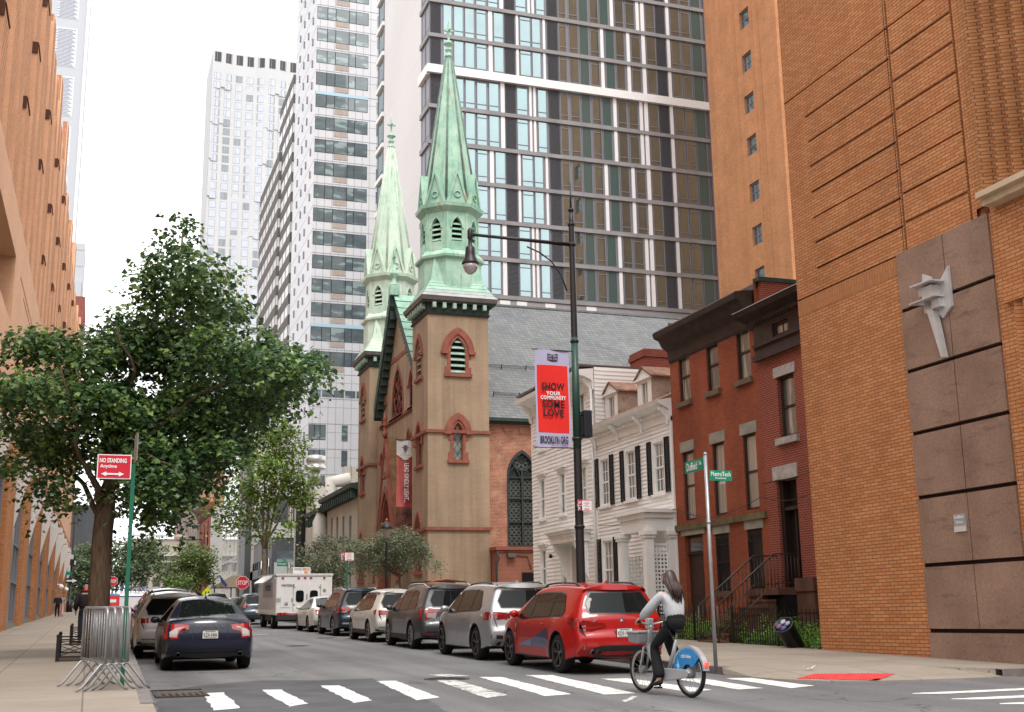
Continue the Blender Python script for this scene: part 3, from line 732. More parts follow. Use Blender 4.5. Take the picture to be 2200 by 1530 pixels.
mb = MB(); c_ = (CY, (big[2] + big[3]) / 2 - .2)
for rr_, n_ in ((1.1, 8), (.5, 6)):
 for i in range(n_):
  an = 2 * PI * i / n_; mb.tube([fg.p(c_[0] + math.cos(an) * rr_ * .0, c_[1] + math.sin(an) * .0, -.1), fg.p(c_[0] + math.cos(an) * rr_, c_[1] + math.sin(an) * rr_ * 1.3, -.1)], .05, 4)
  q = (c_[0] + math.cos(an) * rr_ * .75, c_[1] + math.sin(an) * rr_)
  mb.tube([Vector(fg.p(q[0] + .2 * math.cos(t_), q[1] + .22 * math.sin(t_), -.1)) for t_ in [k * PI / 5 for k in range(11)]], .04, 4)
mb.tube([Vector(fg.p(c_[0] + 1.2 * math.cos(t_), c_[1] + 1.4 * math.sin(t_), -.08)) for t_ in [k * PI / 10 for k in range(21)]], .06, 4)
mb.build('rose_tracery', M('dark_red_stone', (.17, .06, .045), .85), gw)
for h in sm: gothic(gw, fg, *h, kind='dark', sur=.16, hood=.16, quoin=False)
for h in lan: gothic(gw, fg, *h, kind='dark', sur=.14, hood=.14, quoin=False)
mb = MB(); zb_ = PX(845, 815, GX).z + .2
fg.box(mb, CY - 3.6, CY + 2.4, zr - 4.3, zr - 4.0, .001, .04); fg.box(mb, CY - 4.9, CY + 4.9, big[2] - .25, big[2] - .05, .001, .14)
mb.build('brick_bands', m_rstone, gw)
mb = MB()
for s_ in (-1, 1):
 e = CY + s_ * (4.6 if s_ > 0 else CY - y0g); pts = [(CY, zr + .15), (CY, zr - .55), (e, rake(e) - .25), (e, rake(e) + .45)]
 fg.poly(mb, pts, .05, .6 if s_ > 0 else .3, 0)
 for i in range(13):
  u = CY + s_ * (.3 + i * 4.2 / 13); fg.poly(mb, [(u - .12, rake(u) - .75), (u + .12, rake(u) - .75), (u + .12, rake(u) - .1), (u - .12, rake(u) - .1)], .02, .5 if s_ > 0 else .2, 0)
mb.build('rake_cornice', m_cornice, gw)
mb = MB()
for s_ in (-1, 1):
 o_ = .65 if s_ > 0 else .33
 for i in range(11):
  a0 = i / 11; a1 = (i + 1) / 11; e_ = 4.7 if s_ > 0 else CY - y0g - .02; ya = CY + s_ * e_ * a0; yb = CY + s_ * e_ * a1
  za = rake(ya) + .5; zb2 = rake(yb) + .5
  mb.add([(GX - o_, ya, za), (GX + 1.4, ya, za), (GX + 1.4, yb, zb2 + .05), (GX - o_, yb, zb2 + .05), (GX - o_, yb, zb2 - .04)], [(0, 1, 2, 3)])
mb.build('gable_roof', m_cop, gw)
mb = MB(); px_, pz_ = GX - .3, zr + .2
mb.box(px_ - .32, px_ + .32, CY - .32, CY + .32, pz_, pz_ + .7)
mb.lathe([(.34, .7), (.3, .8), (.16, .95), (.13, 1.3), (.3, 1.5), (.3, 1.6), (.14, 1.75), (.07, 2.3)], (px_, CY, pz_), 10)
mb.box(px_ - .07, px_ + .07, CY - .07, CY + .07, pz_ + 2.2, pz_ + 3.3); mb.box(px_ - .06, px_ + .06, CY - .36, CY + .36, pz_ + 2.7, pz_ + 2.85)
mb.build('cross', m_cop, gw)
NY = TY0 + 1.1; NX0, NX1 = TX1 - .6, 42.
nave = MB(); fn = FS(NY)
gwn = rS(1091, 967, 1158, 1176, NY)
fn.wall(nave, NX0, NX1, base_z, zeave, [arched(gwn)], .3)
nv = nave.build('nave_wall', m_cbrick2, church)
mb = MB()
for i in range(14):
 u = TX1 + .3 + i * 1.0; fn.box(mb, u, u + .42, zeave - .62, zeave - .42, .0, .06); fn.box(mb, u + .06, u + .36, zeave - .8, zeave - .62, .0, .05)
build_each(mb, 'corbel', m_cbrick2, nv)
a, b, z0, zt = gwn; sp = zt - (b - a) * .8
m_trac = M('dark_tracery', (.035, .045, .045), .6)
mb = MB(); ar = [(a, z0)] + arch(a, b, sp, zt) + [(b, z0)]
ring(mb, fn, ar, [((u - (a + b) / 2) * .9 + (a + b) / 2, z0 + (z - z0) * .965) for u, z in ar], -.25, .05)
c = (a + b) / 2; fn.box(mb, c - .06, c + .06, z0, sp + .3, -.2, -.02)
for z in (z0 + .1, z0 + (sp - z0) * .35, z0 + (sp - z0) * .68, sp - .1): fn.box(mb, a, b, z - .04, z + .04, -.2, -.04)
mb.tube([Vector(fn.p(c + .62 * math.cos(t_), sp + .95 + .62 * math.sin(t_), -.1)) for t_ in [k * PI / 8 for k in range(17)]], .06, 5)
for s_ in (-1, 1):
 cc_ = c + s_ * (b - a) / 4; mb.tube([Vector(fn.p(q[0], q[1], -.1)) for q in arch(cc_ - (b - a) / 4 + .04, cc_ + (b - a) / 4 - .04, sp - .5, sp + .55)], .05, 5)
win = mb.build('window', m_trac, nv)
mb = MB(); mb.add([fn.p(u, z, -.22) for u, z in ar], [list(range(len(ar)))]); mb.build('pane', M('dark_stained_glass', (.022, .03, .03), .3, var=.4, vs=3), win)
mb = MB(); rr_ = .13
for i in range(int((b - a) / .3)):
 for j in range(int((sp - z0) / .34)):
  cx_, cz_ = a + .18 + i * .3, z0 + .2 + j * .34
  mb.tube([Vector(fn.p(cx_ + rr_ * math.cos(t_), cz_ + rr_ * math.sin(t_), -.17)) for t_ in [k * PI / 4 for k in range(9)]], .017, 3, cap=False)
for i in range(8):
 an = i * PI / 4; cx_, cz_ = c + .38 * math.cos(an), sp + .95 + .38 * math.sin(an)
 mb.tube([Vector(fn.p(cx_ + .14 * math.cos(t_), cz_ + .14 * math.sin(t_), -.17)) for t_ in [k * PI / 4 for k in range(9)]], .017, 3, cap=False)
mb.build('lattice', M('window_lattice', (.22, .23, .2), .6), win)
mb = MB(); ov = .45
p0 = (NY - ov, zeave + .1); p1 = (CY, zr + .05); p2 = (2 * CY - NY + ov, zeave + .1)
GX1 = NX1 + .4
for (q0, q1) in ((p0, p1), (p2, p1)):
 mb.add([(TX1 + .02 if q0 is p0 else GX + .5, q0[0], q0[1]), (GX1, q0[0], q0[1]), (GX1, q1[0], q1[1]), (GX + 1.0, q1[0], q1[1])], [(0, 1, 2, 3)])
rf = mb.build('slate_roof', m_slate, church, recalc=False)
mb = MB(); mb.box(TX1 + .02, GX1, NY - ov - .14, NY - ov + .02, zeave - .1, zeave + .1); mb.box(TX1 + .02, GX1, NY - ov + .02, NY - .001, zeave - .2, zeave + .02); mb.build('gutter', m_cornice, rf)
mb = MB(); mb.box(GX + 1, GX1, CY - .12, CY + .12, zr, zr + .14); mb.build('ridge_cap', m_slate, rf)
mb = MB()
def roofpt(x, t, h=.12): return (x, p0[0] + (p1[0] - p0[0]) * t - h * .5, p0[1] + (p1[1] - p0[1]) * t + h)
for t_, x0, x1 in ((.165, TX1 + 1.0, 30), (.40, TX1 + .6, 31)):
 for h in (.1, .17, .24): mb.tube([roofpt(x0, t_, h), roofpt(x1, t_, h)], .014, 4)
 x = x0
 while x < x1: mb.bar(roofpt(x, t_, 0), roofpt(x, t_ , .3), .05); x += 1.7
mb.build('snow_guard', m_trac, rf)
ax0, ay = PY(1069, 1250, NY - 2.2).x, NY - 2.2
az = PY(1100, 1182, ay).z
mb = MB(); mb.box(ax0, 30, ay, NY - .002, base_z, az); an_ = mb.build('side_annex', m_annex, church)
mb = MB(); mb.box(ax0 - .12, 30, ay - .15, NY - .004, az + .002, az + .2); mb.box(ax0 - .02, 30, ay - .05, NY - .004, az - .12, az - .002); mb.build('annex_roof', m_rstone, an_)
mb = MB(); mb.tube([(ax0 - .05, ay - .15, az - .1), (ax0 + .05, ay - .2, az - .5), (ax0 - .1, ay - .15, az - .8), (ax0 - .1, ay - .15, base_z)], .06, 6); mb.build('downpipe', m_cornice, an_)
mb = MB(); q = PY(1100, 1193, ay - .1); mb.box(q.x - .3, q.x + .2, ay - .3, ay - .01, q.z - .12, q.z + .12); mb.tube([(q.x + .3, ay - .05, q.z), (q.x + 1, ay - .05, q.z - .05), (q.x + 1.2, ay - .05, q.z - .8)], .03, 5); mb.build('floodlight', M('box_grey', (.12, .1, .09), .6), an_)
mb = MB(); q0 = PY(1123, 1280, ay - .06)
for i in range(11): mb.box(q0.x + i * .1, q0.x + i * .1 + .05, ay - .06, ay - .03, base_z, q0.z + 1.35)
mb.box(q0.x, q0.x + 1.1, ay - .03, ay - .005, base_z, q0.z + 1.3); mb.build('iron_gate', m_void, an_)
PXO = GX - .8; fp = FW(PXO)
pa = PX(838, 937, PXO).z; dz_ = PX(834, 1042, PXO).z
mb = MB(); hw_ = 3.0
ang = (CY - 1.75, CY + 1.75, base_z, dz_)
zbs = base_z + 3.2
us = [CY - hw_, CY - 1.75, CY, CY + 1.75, CY + hw_]
def prk(u): return pa - abs(u - CY) * (pa - zbs) / hw_
ar = arch(ang[0], ang[1], dz_ - 3.0, dz_)
for a, b in zip(us[:-1], us[1:]):
 if abs((a + b) / 2 - CY) < 1.7:
  seg = [p for p in ar if a - 1e-6 <= p[0] <= b + 1e-6]
  for p, q in zip(seg[:-1], seg[1:]): mb.add([fp.p(p[0], p[1]), fp.p(q[0], q[1]), fp.p(q[0], prk(q[0])), fp.p(p[0], prk(p[0]))], [(0, 1, 2, 3)])
 else: mb.add([fp.p(a, base_z), fp.p(b, base_z), fp.p(b, prk(b)), fp.p(a, prk(a))], [(0, 1, 2, 3)])
mb.add([(PXO, CY - hw_, base_z), (GX, CY - hw_, base_z), (GX, CY - hw_, zbs), (PXO, CY - hw_, zbs)], [(0, 1, 2, 3)])
pt = mb.build('portal', m_cbrick, church)
mb = MB()
inn = [(ang[0], base_z)] + ar + [(ang[1], base_z)]
for i, (w0, d0, d1) in enumerate(((0, -.05, .06), (-.22, -.4, -.05), (-.44, -.75, -.4))):
 sc2 = lambda k: [(CY + (u - CY) * (1 - k), base_z + (z - base_z) * (1 - k * .35)) for u, z in inn]
 ring(mb, fp, sc2(.12 * (i + 1)), sc2(.12 * i - (.02 if i == 0 else 0)), d0, d1)
mb.build('door_arch', m_rstone, pt)
mb = MB(); mb.add([fp.p(u, z, -.7) for u, z in inn], [list(range(len(inn)))]); mb.build('door', M('church_door', (.05, .025, .02), .6), pt)
mb = MB()
for s_ in (-1, 1):
 e = CY + s_ * (hw_ + .15); fp.poly(mb, [(CY, pa + .1), (CY, pa - .12), (e, prk(e) - .12), (e, prk(e) + .1)], -.2, .12)
mb.lathe([(.16, 0), (.2, .3), (.12, .4), (.12, .7), (.26, .8), (.12, .95), (.1, 1.1), (.17, 1.25), (.1, 1.4), (.04, 1.6), (.08, 1.7), (.001, 1.85)], (PXO - .05, CY, pa + .1), 8)
fp.box(mb, CY - 1.1, CY + 1.1, dz_ + .55, dz_ + .95, .001, .06)
for dx_ in (-.14, .14): mb.tube([Vector(fp.p(CY + dx_ + .13 * math.cos(t_), dz_ + 2.1 + .16 * math.sin(t_), .02)) for t_ in [k * PI / 4 for k in range(9)]], .05, 4)
mb.tube([Vector(fp.p(CY + .13 * math.cos(t_), dz_ + 2.4 + .16 * math.sin(t_), .02)) for t_ in [k * PI / 4 for k in range(9)]], .05, 4)
mb.build('portal_trim', m_rstone, pt)
mb = MB()
for s_ in (-1, 1):
 for i in range(6):
  a0, a1 = i / 6, (i + 1) / 6; ya, yb = CY + s_ * hw_ * a0, CY + s_ * hw_ * a1
  mb.add([(PXO + .2, ya, prk(ya) + .12), (GX, ya, prk(ya) + .12), (GX, yb, prk(yb) + .16), (PXO + .2, yb, prk(yb) + .16), (PXO + .2, yb, prk(yb) + .06), (GX, yb, prk(yb) + .06)], [(0, 1, 2, 3), (3, 2, 5, 4)])
mb.build('portal_roof', M('mossy_stone', (.20, .13, .06), .85, var=.3, vs=2), pt)
BY = CY - 4.6
p_ = PY(852, 946, BY); q_ = PY(888, 1130, BY)
bn = empty('church_banner', (p_.x, BY, q_.z), 'long red and white vertical banner hanging beside the church portal', 'banner')
m_bw = M('banner_white', (.74, .73, .71), .8, var=.06); m_br = M('banner_red', (.30, .055, .055), .8, var=.3, vs=2); m_br2 = M('banner_pink', (.55, .13, .12), .8, var=.2, vs=2); m_bd = M('banner_picture', (.12, .05, .04), .8, var=.7, vs=2.2)
fb = FS(BY); W_ = q_.x - p_.x; H_ = p_.z - q_.z
def cloth(mb, u0, u1, z0, z1, mi, d=0., zf=None):
 nu, nz = 6, 14
 for i in range(nu):
  for j in range(nz):
   f = lambda a, b: (u0 + (u1 - u0) * a / nu, z0 + (z1 - z0) * b / nz)
   vs = []
   for a, b in ((i, j), (i + 1, j), (i + 1, j + 1), (i, j + 1)):
    u, z = f(a, b); vs.append(fb.p(u, z, d + .06 * math.sin((u - p_.x) * 7 + z * .8) + .03 * math.sin(z * 2.3)))
   mb.add(vs, [(0, 1, 2, 3)], mi, True)
mb = MB(); c = (p_.x + q_.x) / 2; zw = p_.z - H_ * .24
cloth(mb, p_.x, q_.x, p_.z - H_ * .17, p_.z, 0); cloth(mb, p_.x, c, q_.z + H_ * .22, p_.z - H_ * .17, 2); cloth(mb, c, q_.x, q_.z + H_ * .22, p_.z - H_ * .17, 1); cloth(mb, p_.x, q_.x, q_.z, q_.z + H_ * .22, 3)
mb.build('cloth', [m_bw, m_br, m_br2, m_bd], bn, recalc=False)
mb = MB(); fb.poly(mb, [(p_.x, p_.z - H_ * .17), (q_.x, p_.z - H_ * .17), (c, zw)], .05, .08); mb.build('white_point', m_bw, bn)
m_txtw = M('letter_white', (.85, .85, .85), .6)
text('LEAD KINDLY LIGHT...', m_txtw, bn, frameM(rel(bn, (c + .08, BY - .1, p_.z - H_ * .5)), (0, 0, -1), (1, 0, 0), (0, -1, 0)), width=H_ * .46, height=.30, bold=.02, ext=.02)
mb = MB(); fb.poly(mb, [(c - .13, p_.z - .55), (c, p_.z - .75), (c + .13, p_.z - .55), (c + .13, p_.z - .32), (c - .13, p_.z - .32)], .08, .1); fb.box(mb, c - .25, c + .25, p_.z - .48, p_.z - .44, .08, .095); mb.build('crest', M('crest_grey', (.12, .12, .14), .7), bn)
mb = MB()
for i in range(4): fb.box(mb, c - .36 + .04 * i, c + .36 - .04 * i, p_.z - .95 - i * .14, p_.z - .93 - i * .14, .09, .1)
mb.build('small_print', M('print_grey', (.5, .48, .47), .8), bn)
mb = MB(); mb.tube([(p_.x - .1, BY, p_.z + .03), (GX, BY, p_.z + .03)], .035, 6); mb.tube([(p_.x - .1, BY, q_.z + .03), (GX, BY, q_.z + .03)], .035, 6); mb.build('pole', m_cornice, bn)
# ================================================================== windows for houses
m_glass = glassmat('house_glass', (.10, .11, .10), curtain=((.36, .34, .29), .52))
m_glass_d = glassmat('dark_glass', (.03, .032, .035))
m_glass_c = glassmat('curtained_glass', (.30, .28, .235), var=.2, cscale=(7, 7, .2))
m_white = M('white_paint', (.88, .875, .85), .55, var=.06, vs=2)
m_whitesid = M('white_siding', (.88, .87, .845), .6, var=.07, vs=.8)
m_brown = M('dark_brown_paint', (.045, .025, .02), .55, var=.3, vs=3)
m_lint = M('grey_lintel_stone', (.30, .28, .23), .85, var=.2, vs=3, bump=.2)
m_lint2 = M('pale_lintel_stone', (.42, .38, .35), .85, var=.25, vs=4, bump=.2)
m_sill = M('brown_sill_stone', (.16, .11, .07), .85, var=.3, vs=4)
m_bstone = M('brownstone', (.13, .065, .045), .9, var=.25, vs=2.5, bump=.35)
m_blk = M('black_iron', (.018, .016, .016), .5, metal=.3)
m_shut = M('black_shutter', (.02, .02, .022), .6)
def sash(root, fac, h, dep, gm, fm, cols=1, rows=1, fw=.07, mid=True, name='window', d=0, bars=0):
 u0, u1, z0, z1 = h[:4]; mb = MB(); e = d - dep
 fac.box(mb, u0, u0 + fw, z0, z1, e, e + .09); fac.box(mb, u1 - fw, u1, z0, z1, e, e + .09)
 fac.box(mb, u0 + fw, u1 - fw, z1 - fw, z1, e, e + .09); fac.box(mb, u0 + fw, u1 - fw, z0, z0 + fw, e, e + .09)
 zm = (z0 + z1) / 2
 if mid: fac.box(mb, u0 + fw, u1 - fw, zm - .035, zm + .035, e + .002, e + .075)
 for (a, b) in ((z0 + fw, zm), (zm, z1 - fw)):
  for i in range(1, cols): u = u0 + fw + (u1 - u0 - 2 * fw) * i / cols; fac.box(mb, u - .014, u + .014, a, b, e + .003, e + .05)
  for j in range(1, rows): z = a + (b - a) * j / rows; fac.box(mb, u0 + fw, u1 - fw, z - .014, z + .014, e + .004, e + .048)
 f = mb.build(name, fm, root)
 mb = MB(); fac.quad(mb, u0 + fw * .5, u1 - fw * .5, z0 + fw * .5, z1 - fw * .5, e + .03); mb.build('pane', gm, f, recalc=False)
 return f
HX = 19.3
hf = FW(HX)
m_redbr = brick('red_brick', (.34, .085, .035), (.27, .062, .03), (.30, .11, .065), .2, .068, .007, var=.2, pscale=.5, streak=.15, patch=((.20, .05, .035), 1.3, .66))
m_redbr2 = brick('deep_red_brick', (.27, .05, .028), (.21, .04, .024), (.36, .2, .15), .2, .068, .007, var=.15)
def hp(px, py, x=HX): return PX(px, py, x)
def hrect(x0, y0, x1, y1, x=HX):
 a, b = PX(x0, y0, x), PX(x1, y1, x); return (b.y, a.y, b.z, a.z)
yl = hp(1453, 1100).y; ym = hp(1648, 1100).y; ztop = hp(1450, 740).z
rh = empty('red_brick_house', (HX, ym, gz(ym)), 'red brick row house with three bays, heavy dark cornice and grey stone lintels', 'house')
wins = [hrect(1457, 764, 1484, 861), hrect(1515, 733, 1547, 834), hrect(1579, 702, 1615, 808), hrect(1466, 974, 1496, 1118), hrect(1530, 955, 1562, 1103), hrect(1594, 935, 1633, 1091)]
low = [hrect(1536.5, 1149, 1572, 1270), hrect(1605, 1138, 1644, 1264)]
def level(ws):
 zb = sum(w_[2] for w_ in ws) / len(ws); zt = sum(w_[3] for w_ in ws) / len(ws); wd = sum(w_[1] - w_[0] for w_ in ws) / len(ws)
 return [((w_[0] + w_[1]) / 2 - wd / 2, (w_[0] + w_[1]) / 2 + wd / 2, zb, zt) for w_ in ws]
wins = level(wins[:3]) + level(wins[3:]); low = level(low)
dr = hrect(1471, 1152, 1516, 1290); dr = (dr[0], dr[1], gz(39) + .2, dr[3])
mb = MB(); hf.wall(mb, ym, yl, gz(ym) - .2, ztop, wins + low + [dr], .15)
zt2 = ztop + .9
mb.add([(HX, ym, gz(ym)), (HX + 11, ym, gz(ym)), (HX + 11, ym, zt2), (HX, ym, zt2), (HX, yl, gz(ym)), (HX + 11, yl, gz(ym)), (HX + 11, yl, zt2), (HX, yl, zt2)], [(0, 1, 2, 3), (4, 5, 6, 7)])
mb.build('wall', m_redbr, rh)
mb = MB(); mb.box(HX + .1, HX + 11, ym, yl, zt2 - .3, zt2 - .1); mb.build('roof', m_lead, rh)
for i, w_ in enumerate(wins):
 f = sash(rh, hf, w_, .14, m_glass if i < 3 else m_glass_c, m_brown)
 mb = MB(); hf.box(mb, w_[0] - .12, w_[1] + .12, w_[3] + .002, w_[3] + .36, .0, .03); mb.build('lintel', m_lint, rh)
 if i < 3: mb = MB(); hf.box(mb, w_[0] - .1, w_[1] + .1, w_[2] - .17, w_[2] - .002, .0, .12); mb.build('sill', m_sill, rh)
for w_ in low:
 f = sash(rh, hf, w_, .14, m_glass_d, m_brown)
 mb = MB(); hf.box(mb, w_[0] - .12, w_[1] + .12, w_[3] + .002, w_[3] + .34, .0, .03); mb.build('lintel', m_lint, rh)
 mb = MB(); hf.box(mb, w_[0] - .12, w_[1] + .12, w_[2] - .2, w_[2] - .002, .0, .12); mb.build('sill', m_bstone, rh)
 mb = MB(); n = 9
 for k in range(n): u = w_[0] + .03 + (w_[1] - w_[0] - .06) * k / (n - 1); hf.box(mb, u - .01, u + .01, w_[2] + .02, w_[3] - .05, -.02, .0)
 for z in (w_[2] + .08, (w_[2] + w_[3]) / 2, w_[3] - .35, w_[3] - .1): hf.box(mb, w_[0], w_[1], z - .015, z + .015, -.021, .002)
 for k in range(n - 1):
  u = w_[0] + .06 + (w_[1] - w_[0] - .06) * (k + .5) / (n - 1) * .98
  mb.tube([Vector(hf.p(u + .035 * math.cos(t_), w_[3] - .22 + .07 * math.sin(t_), -.008)) for t_ in [q * PI / 4 for q in range(9)]], .008, 3)
 mb.build('window_grille', m_blk, f)
mb = MB(); hf.quad(mb, dr[0], dr[1], dr[2], dr[3], -.145, 0)
hf.box(mb, dr[0] + .12, dr[1] - .12, dr[3] - .55, dr[3] - .1, -.144, -.11, 1); hf.box(mb, dr[0], dr[1], dr[3] - .65, dr[3] - .58, -.144, -.08, 0)
for (a, b) in ((.15, 1.0), (1.15, 2.0)): hf.box(mb, dr[0] + .25, dr[1] - .25, dr[2] + a, dr[2] + b, -.144, -.12, 0)
mb.build('door', [M('door_brown', (.05, .022, .016), .5, var=.2), m_glass_d], rh)
mb = MB(); hf.box(mb, dr[0] - .2, dr[1] + .2, dr[3] + .002, dr[3] + .36, .0, .04); mb.build('lintel', m_lint, rh)
zl_ = sum(hp(1456, 1132).z for i in range(1)); zl2 = hp(1652, 1095).z; zl_ = (zl_ + zl2) / 2
mb = MB(); hf.box(mb, ym, yl, zl_ - .2, zl_, .0, .1); mb.build('ledge', M('mossy_ledge', (.15, .12, .06), .9, var=.35, vs=3), rh)
mb = MB(); z0 = ztop - .55
prof = [(0.001, z0 - .1), (.06, z0), (.1, z0 + .35), (.32, z0 + .5), (.42, z0 + .72), (.62, z0 + .8), (.66, z0 + .98), (.6, z0 + 1.04), (.001, z0 + 1.12)]
mb.prism([(HX - a, b) for a, b in prof], 'y', ym + .12, yl - .02); mb.build('cornice', M('cornice_brown', (.05, .034, .028), .6, var=.3, vs=3), rh)
mb = MB(); mb.box(HX + .15, HX + 9, ym - .22, ym - .002, ztop, hp(1628, 620, HX + .3).z + .1); mb.build('party_wall', m_redbr2, rh)
mb = MB(); zc_ = hp(1628, 620, HX + .3).z + .102; mb.box(HX + .02, HX + 9, ym - .3, ym + .06, zc_, zc_ + .13); mb.build('coping', m_cornice, rh)
yr = 25.0
r2 = empty('narrow_red_house', (HX, yr, gz(yr)), 'narrow deep red brick house with wooden attic frieze, tall dark doorway and brownstone stoop', 'house')
w1 = hrect(1668, 812, 1713, 933); d1 = hrect(1667, 1034, 1727, 1262); at = hrect(1664, 693, 1700, 711); at = (at[0], at[1], PX(1662, 727, HX).z, PX(1664, 695, HX).z)
zat = hp(1647, 772).z; zat2 = hp(1640, 697).z
d1 = (d1[0] + .02, d1[1] - .02, d1[2], d1[3]); zland = d1[2]
ymr = ym - .001
mb = MB(); hf.wall(mb, yr, ymr, gz(yr) - .1, zat, [w1, d1], .35, d=.0)
mb.build('wall', m_redbr2, r2)
sash(r2, hf, w1, .2, m_glass, m_brown, name='window', fw=.09)
mb = MB(); hf.box(mb, w1[0] - .12, w1[1] + .12, w1[3] + .002, w1[3] + .3, .0, .04); mb.build('lintel', m_lint2, r2)
mb = MB(); hf.box(mb, w1[0] - .12, w1[1] + .12, w1[2] - .2, w1[2] - .002, .0, .12); mb.build('sill', m_lint2, r2)
mb = MB(); hf.box(mb, d1[0] - .12, d1[1] + .12, d1[3] + .002, d1[3] + .42, .0, .05); mb.build('lintel', m_lint2, r2)
mb = MB(); hf.quad(mb, d1[0], d1[1], d1[2], d1[3], -.34, 0); hf.box(mb, d1[0], d1[0] + .18, d1[2], d1[3], -.338, -.1, 0); hf.box(mb, d1[1] - .18, d1[1], d1[2], d1[3], -.338, -.1, 0)
hf.box(mb, d1[0] + .18, d1[1] - .18, d1[3] - .9, d1[3] - .8, -.338, -.12, 0); um = (d1[0] + d1[1]) / 2
hf.box(mb, um - .04, um + .04, d1[2], d1[3] - .9, -.338, -.25, 0)
hf.box(mb, d1[0] + .26, um - .12, d1[2] + 1.0, d1[3] - 1.05, -.338, -.3, 1); hf.box(mb, d1[0] + .3, um - .25, d1[2] + 1.15, d1[2] + 1.6, -.299, -.295, 2)
hf.box(mb, d1[0] + .26, um - .12, d1[2] + .15, d1[2] + .85, -.338, -.31, 0); hf.box(mb, um + .12, d1[1] - .26, d1[2] + .15, d1[2] + .85, -.338, -.31, 0)
mb.build('door', [M('door_dark', (.02, .012, .01), .4), m_glass_c, M('notice_paper', (.6, .58, .55), .8)], r2)
mb = MB(); za1 = zat2 + .25; at = (at[0], at[1], at[2], min(at[3], za1 - .42))
hf.wall(mb, yr, ymr, zat, za1, [at], .18, d=.1)
hf.box(mb, yr, ymr, zat - .02, zat + .16, .101, .2); hf.box(mb, yr, ymr, at[2] - .14, at[2] - .04, .101, .17); hf.box(mb, yr, ymr, zat + .36, zat + .4, .101, .125)
mb.build('frieze', m_brown, r2)
sash(r2, hf, at, .16, m_glass, m_brown, cols=2, mid=False, d=.1)
mb = MB(); zc_ = hp(1612, 687).z
mb.prism([(HX - .1, za1 - .3), (HX - .25, za1 - .1), (HX - .62, za1 + .02), (HX - .7, za1 + .16), (HX + .3, za1 + .5), (HX + .3, za1 - .3)], 'y', yr, ymr + .25)
mb.build('cornice', m_brown, r2)
mb = MB(); mb.prism([(HX - .72, za1 + .165), (HX - .68, za1 + .2), (HX + 2.2, za1 + 1.35), (HX + 2.2, za1 + 1.28)], 'y', yr, ymr + .24); mb.build('roof', M('silver_roof', (.34, .33, .31), .5, var=.15), r2)
mb = MB()
for i in range(26): u = ymr - .1 - i * .16; hf.box(mb, u - .09, u, at[3] + .16, at[3] + .34, .1, .2)
mb.build('dentils', m_brown, r2)
sx0 = PX(1500, 1290, 17).x; yA, yB = d1[0] - .1, d1[1] + .1; zg = gz(31) + .13
nst = 7; mb = MB(); lx = HX - .9; run = .27
mb.box(lx, HX - .001, yA, yB, zland - .2, zland)
for i in range(nst):
 z = zland - .2 - (zland - .2 - zg) * i / nst - .0; x1 = lx - run * i; mb.box(x1 - run, x1 - .001 if i else x1, yA + .15, yB, zg - .1, z - (zland - zg) / nst * .9 + .0)
 mb.box(x1 - run - .03, x1 - .001, yA + .12, yB + .03, z - (zland - zg) / nst * .9 + .001, z - (zland - zg) / nst * .9 + .06)
mb.box(lx + .6, HX - .001, yA - .9, yA - .001, zg - .1, zland - .12)
mb.box(lx + .55, HX - .001, yA - .95, yA - .0011, zland - .119, zland + .25)
mb.box(lx + .05, HX - .002, yB - .35, yB, zg, zland - .202)
mb.build('stoop', m_bstone, r2)
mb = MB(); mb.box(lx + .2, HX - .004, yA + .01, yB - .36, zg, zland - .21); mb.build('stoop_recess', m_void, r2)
for yy in (yA + .12, yB - .06):
 mb = MB(); x0 = HX - .12; zr0 = zland + .95
 top = [(x0, yy, zr0), (lx, yy, zr0), (lx - run * nst, yy, zg + 1.0)]
 mb.tube(top, .024, 6); mb.tube([(p[0], p[1], p[2] - .82) for p in top], .016, 5)
 for i in range(8): x = x0 - (x0 - lx) * i / 7; mb.tube([(x, yy, zland), (x, yy, zr0)], .011, 4)
 for i in range(1, 15):
  t_ = i / 14; x = lx - run * nst * t_; zz = zr0 + (zg + 1.0 - zr0) * t_; mb.tube([(x, yy, zz - .85), (x, yy, zz)], .011, 4)
 mb.tube([(lx - run * nst, yy, zg), (lx - run * nst, yy, zg + 1.0)], .025, 6)
 mb.build('railing', M('rail_iron', (.09, .07, .06), .5, metal=.5), r2)
def siding(mb, fac, u0, u1, z0, z1, holes, bh=.145, lip=.03):
 z = z0
 while z < z1 - .01:
  t = min(z + bh, z1)
  segs = sorted({z, t, *[h[2] for h in holes if z < h[2] < t], *[h[3] for h in holes if z < h[3] < t]})
  for a, b in zip(segs[:-1], segs[1:]):
   zm = (a + b) / 2; cuts = [(h[0], h[1]) for h in holes if h[2] < zm < h[3]]; cuts.sort(); u = u0; ivs = []
   for c0, c1 in cuts:
    if c0 > u: ivs.append((u, min(c0, u1)))
    u = max(u, c1)
   if u < u1: ivs.append((u, u1))
   for c0, c1 in ivs:
    da = .005 + lip * (1 - (a - z) / bh); db = .005 + lip * (1 - (b - z) / bh)
    mb.add([fac.p(c0, a, da), fac.p(c1, a, da), fac.p(c1, b, db), fac.p(c0, b, db), fac.p(c0, a, -.01), fac.p(c1, a, -.01)], [(0, 1, 2, 3), (4, 5, 1, 0)])
  z = t
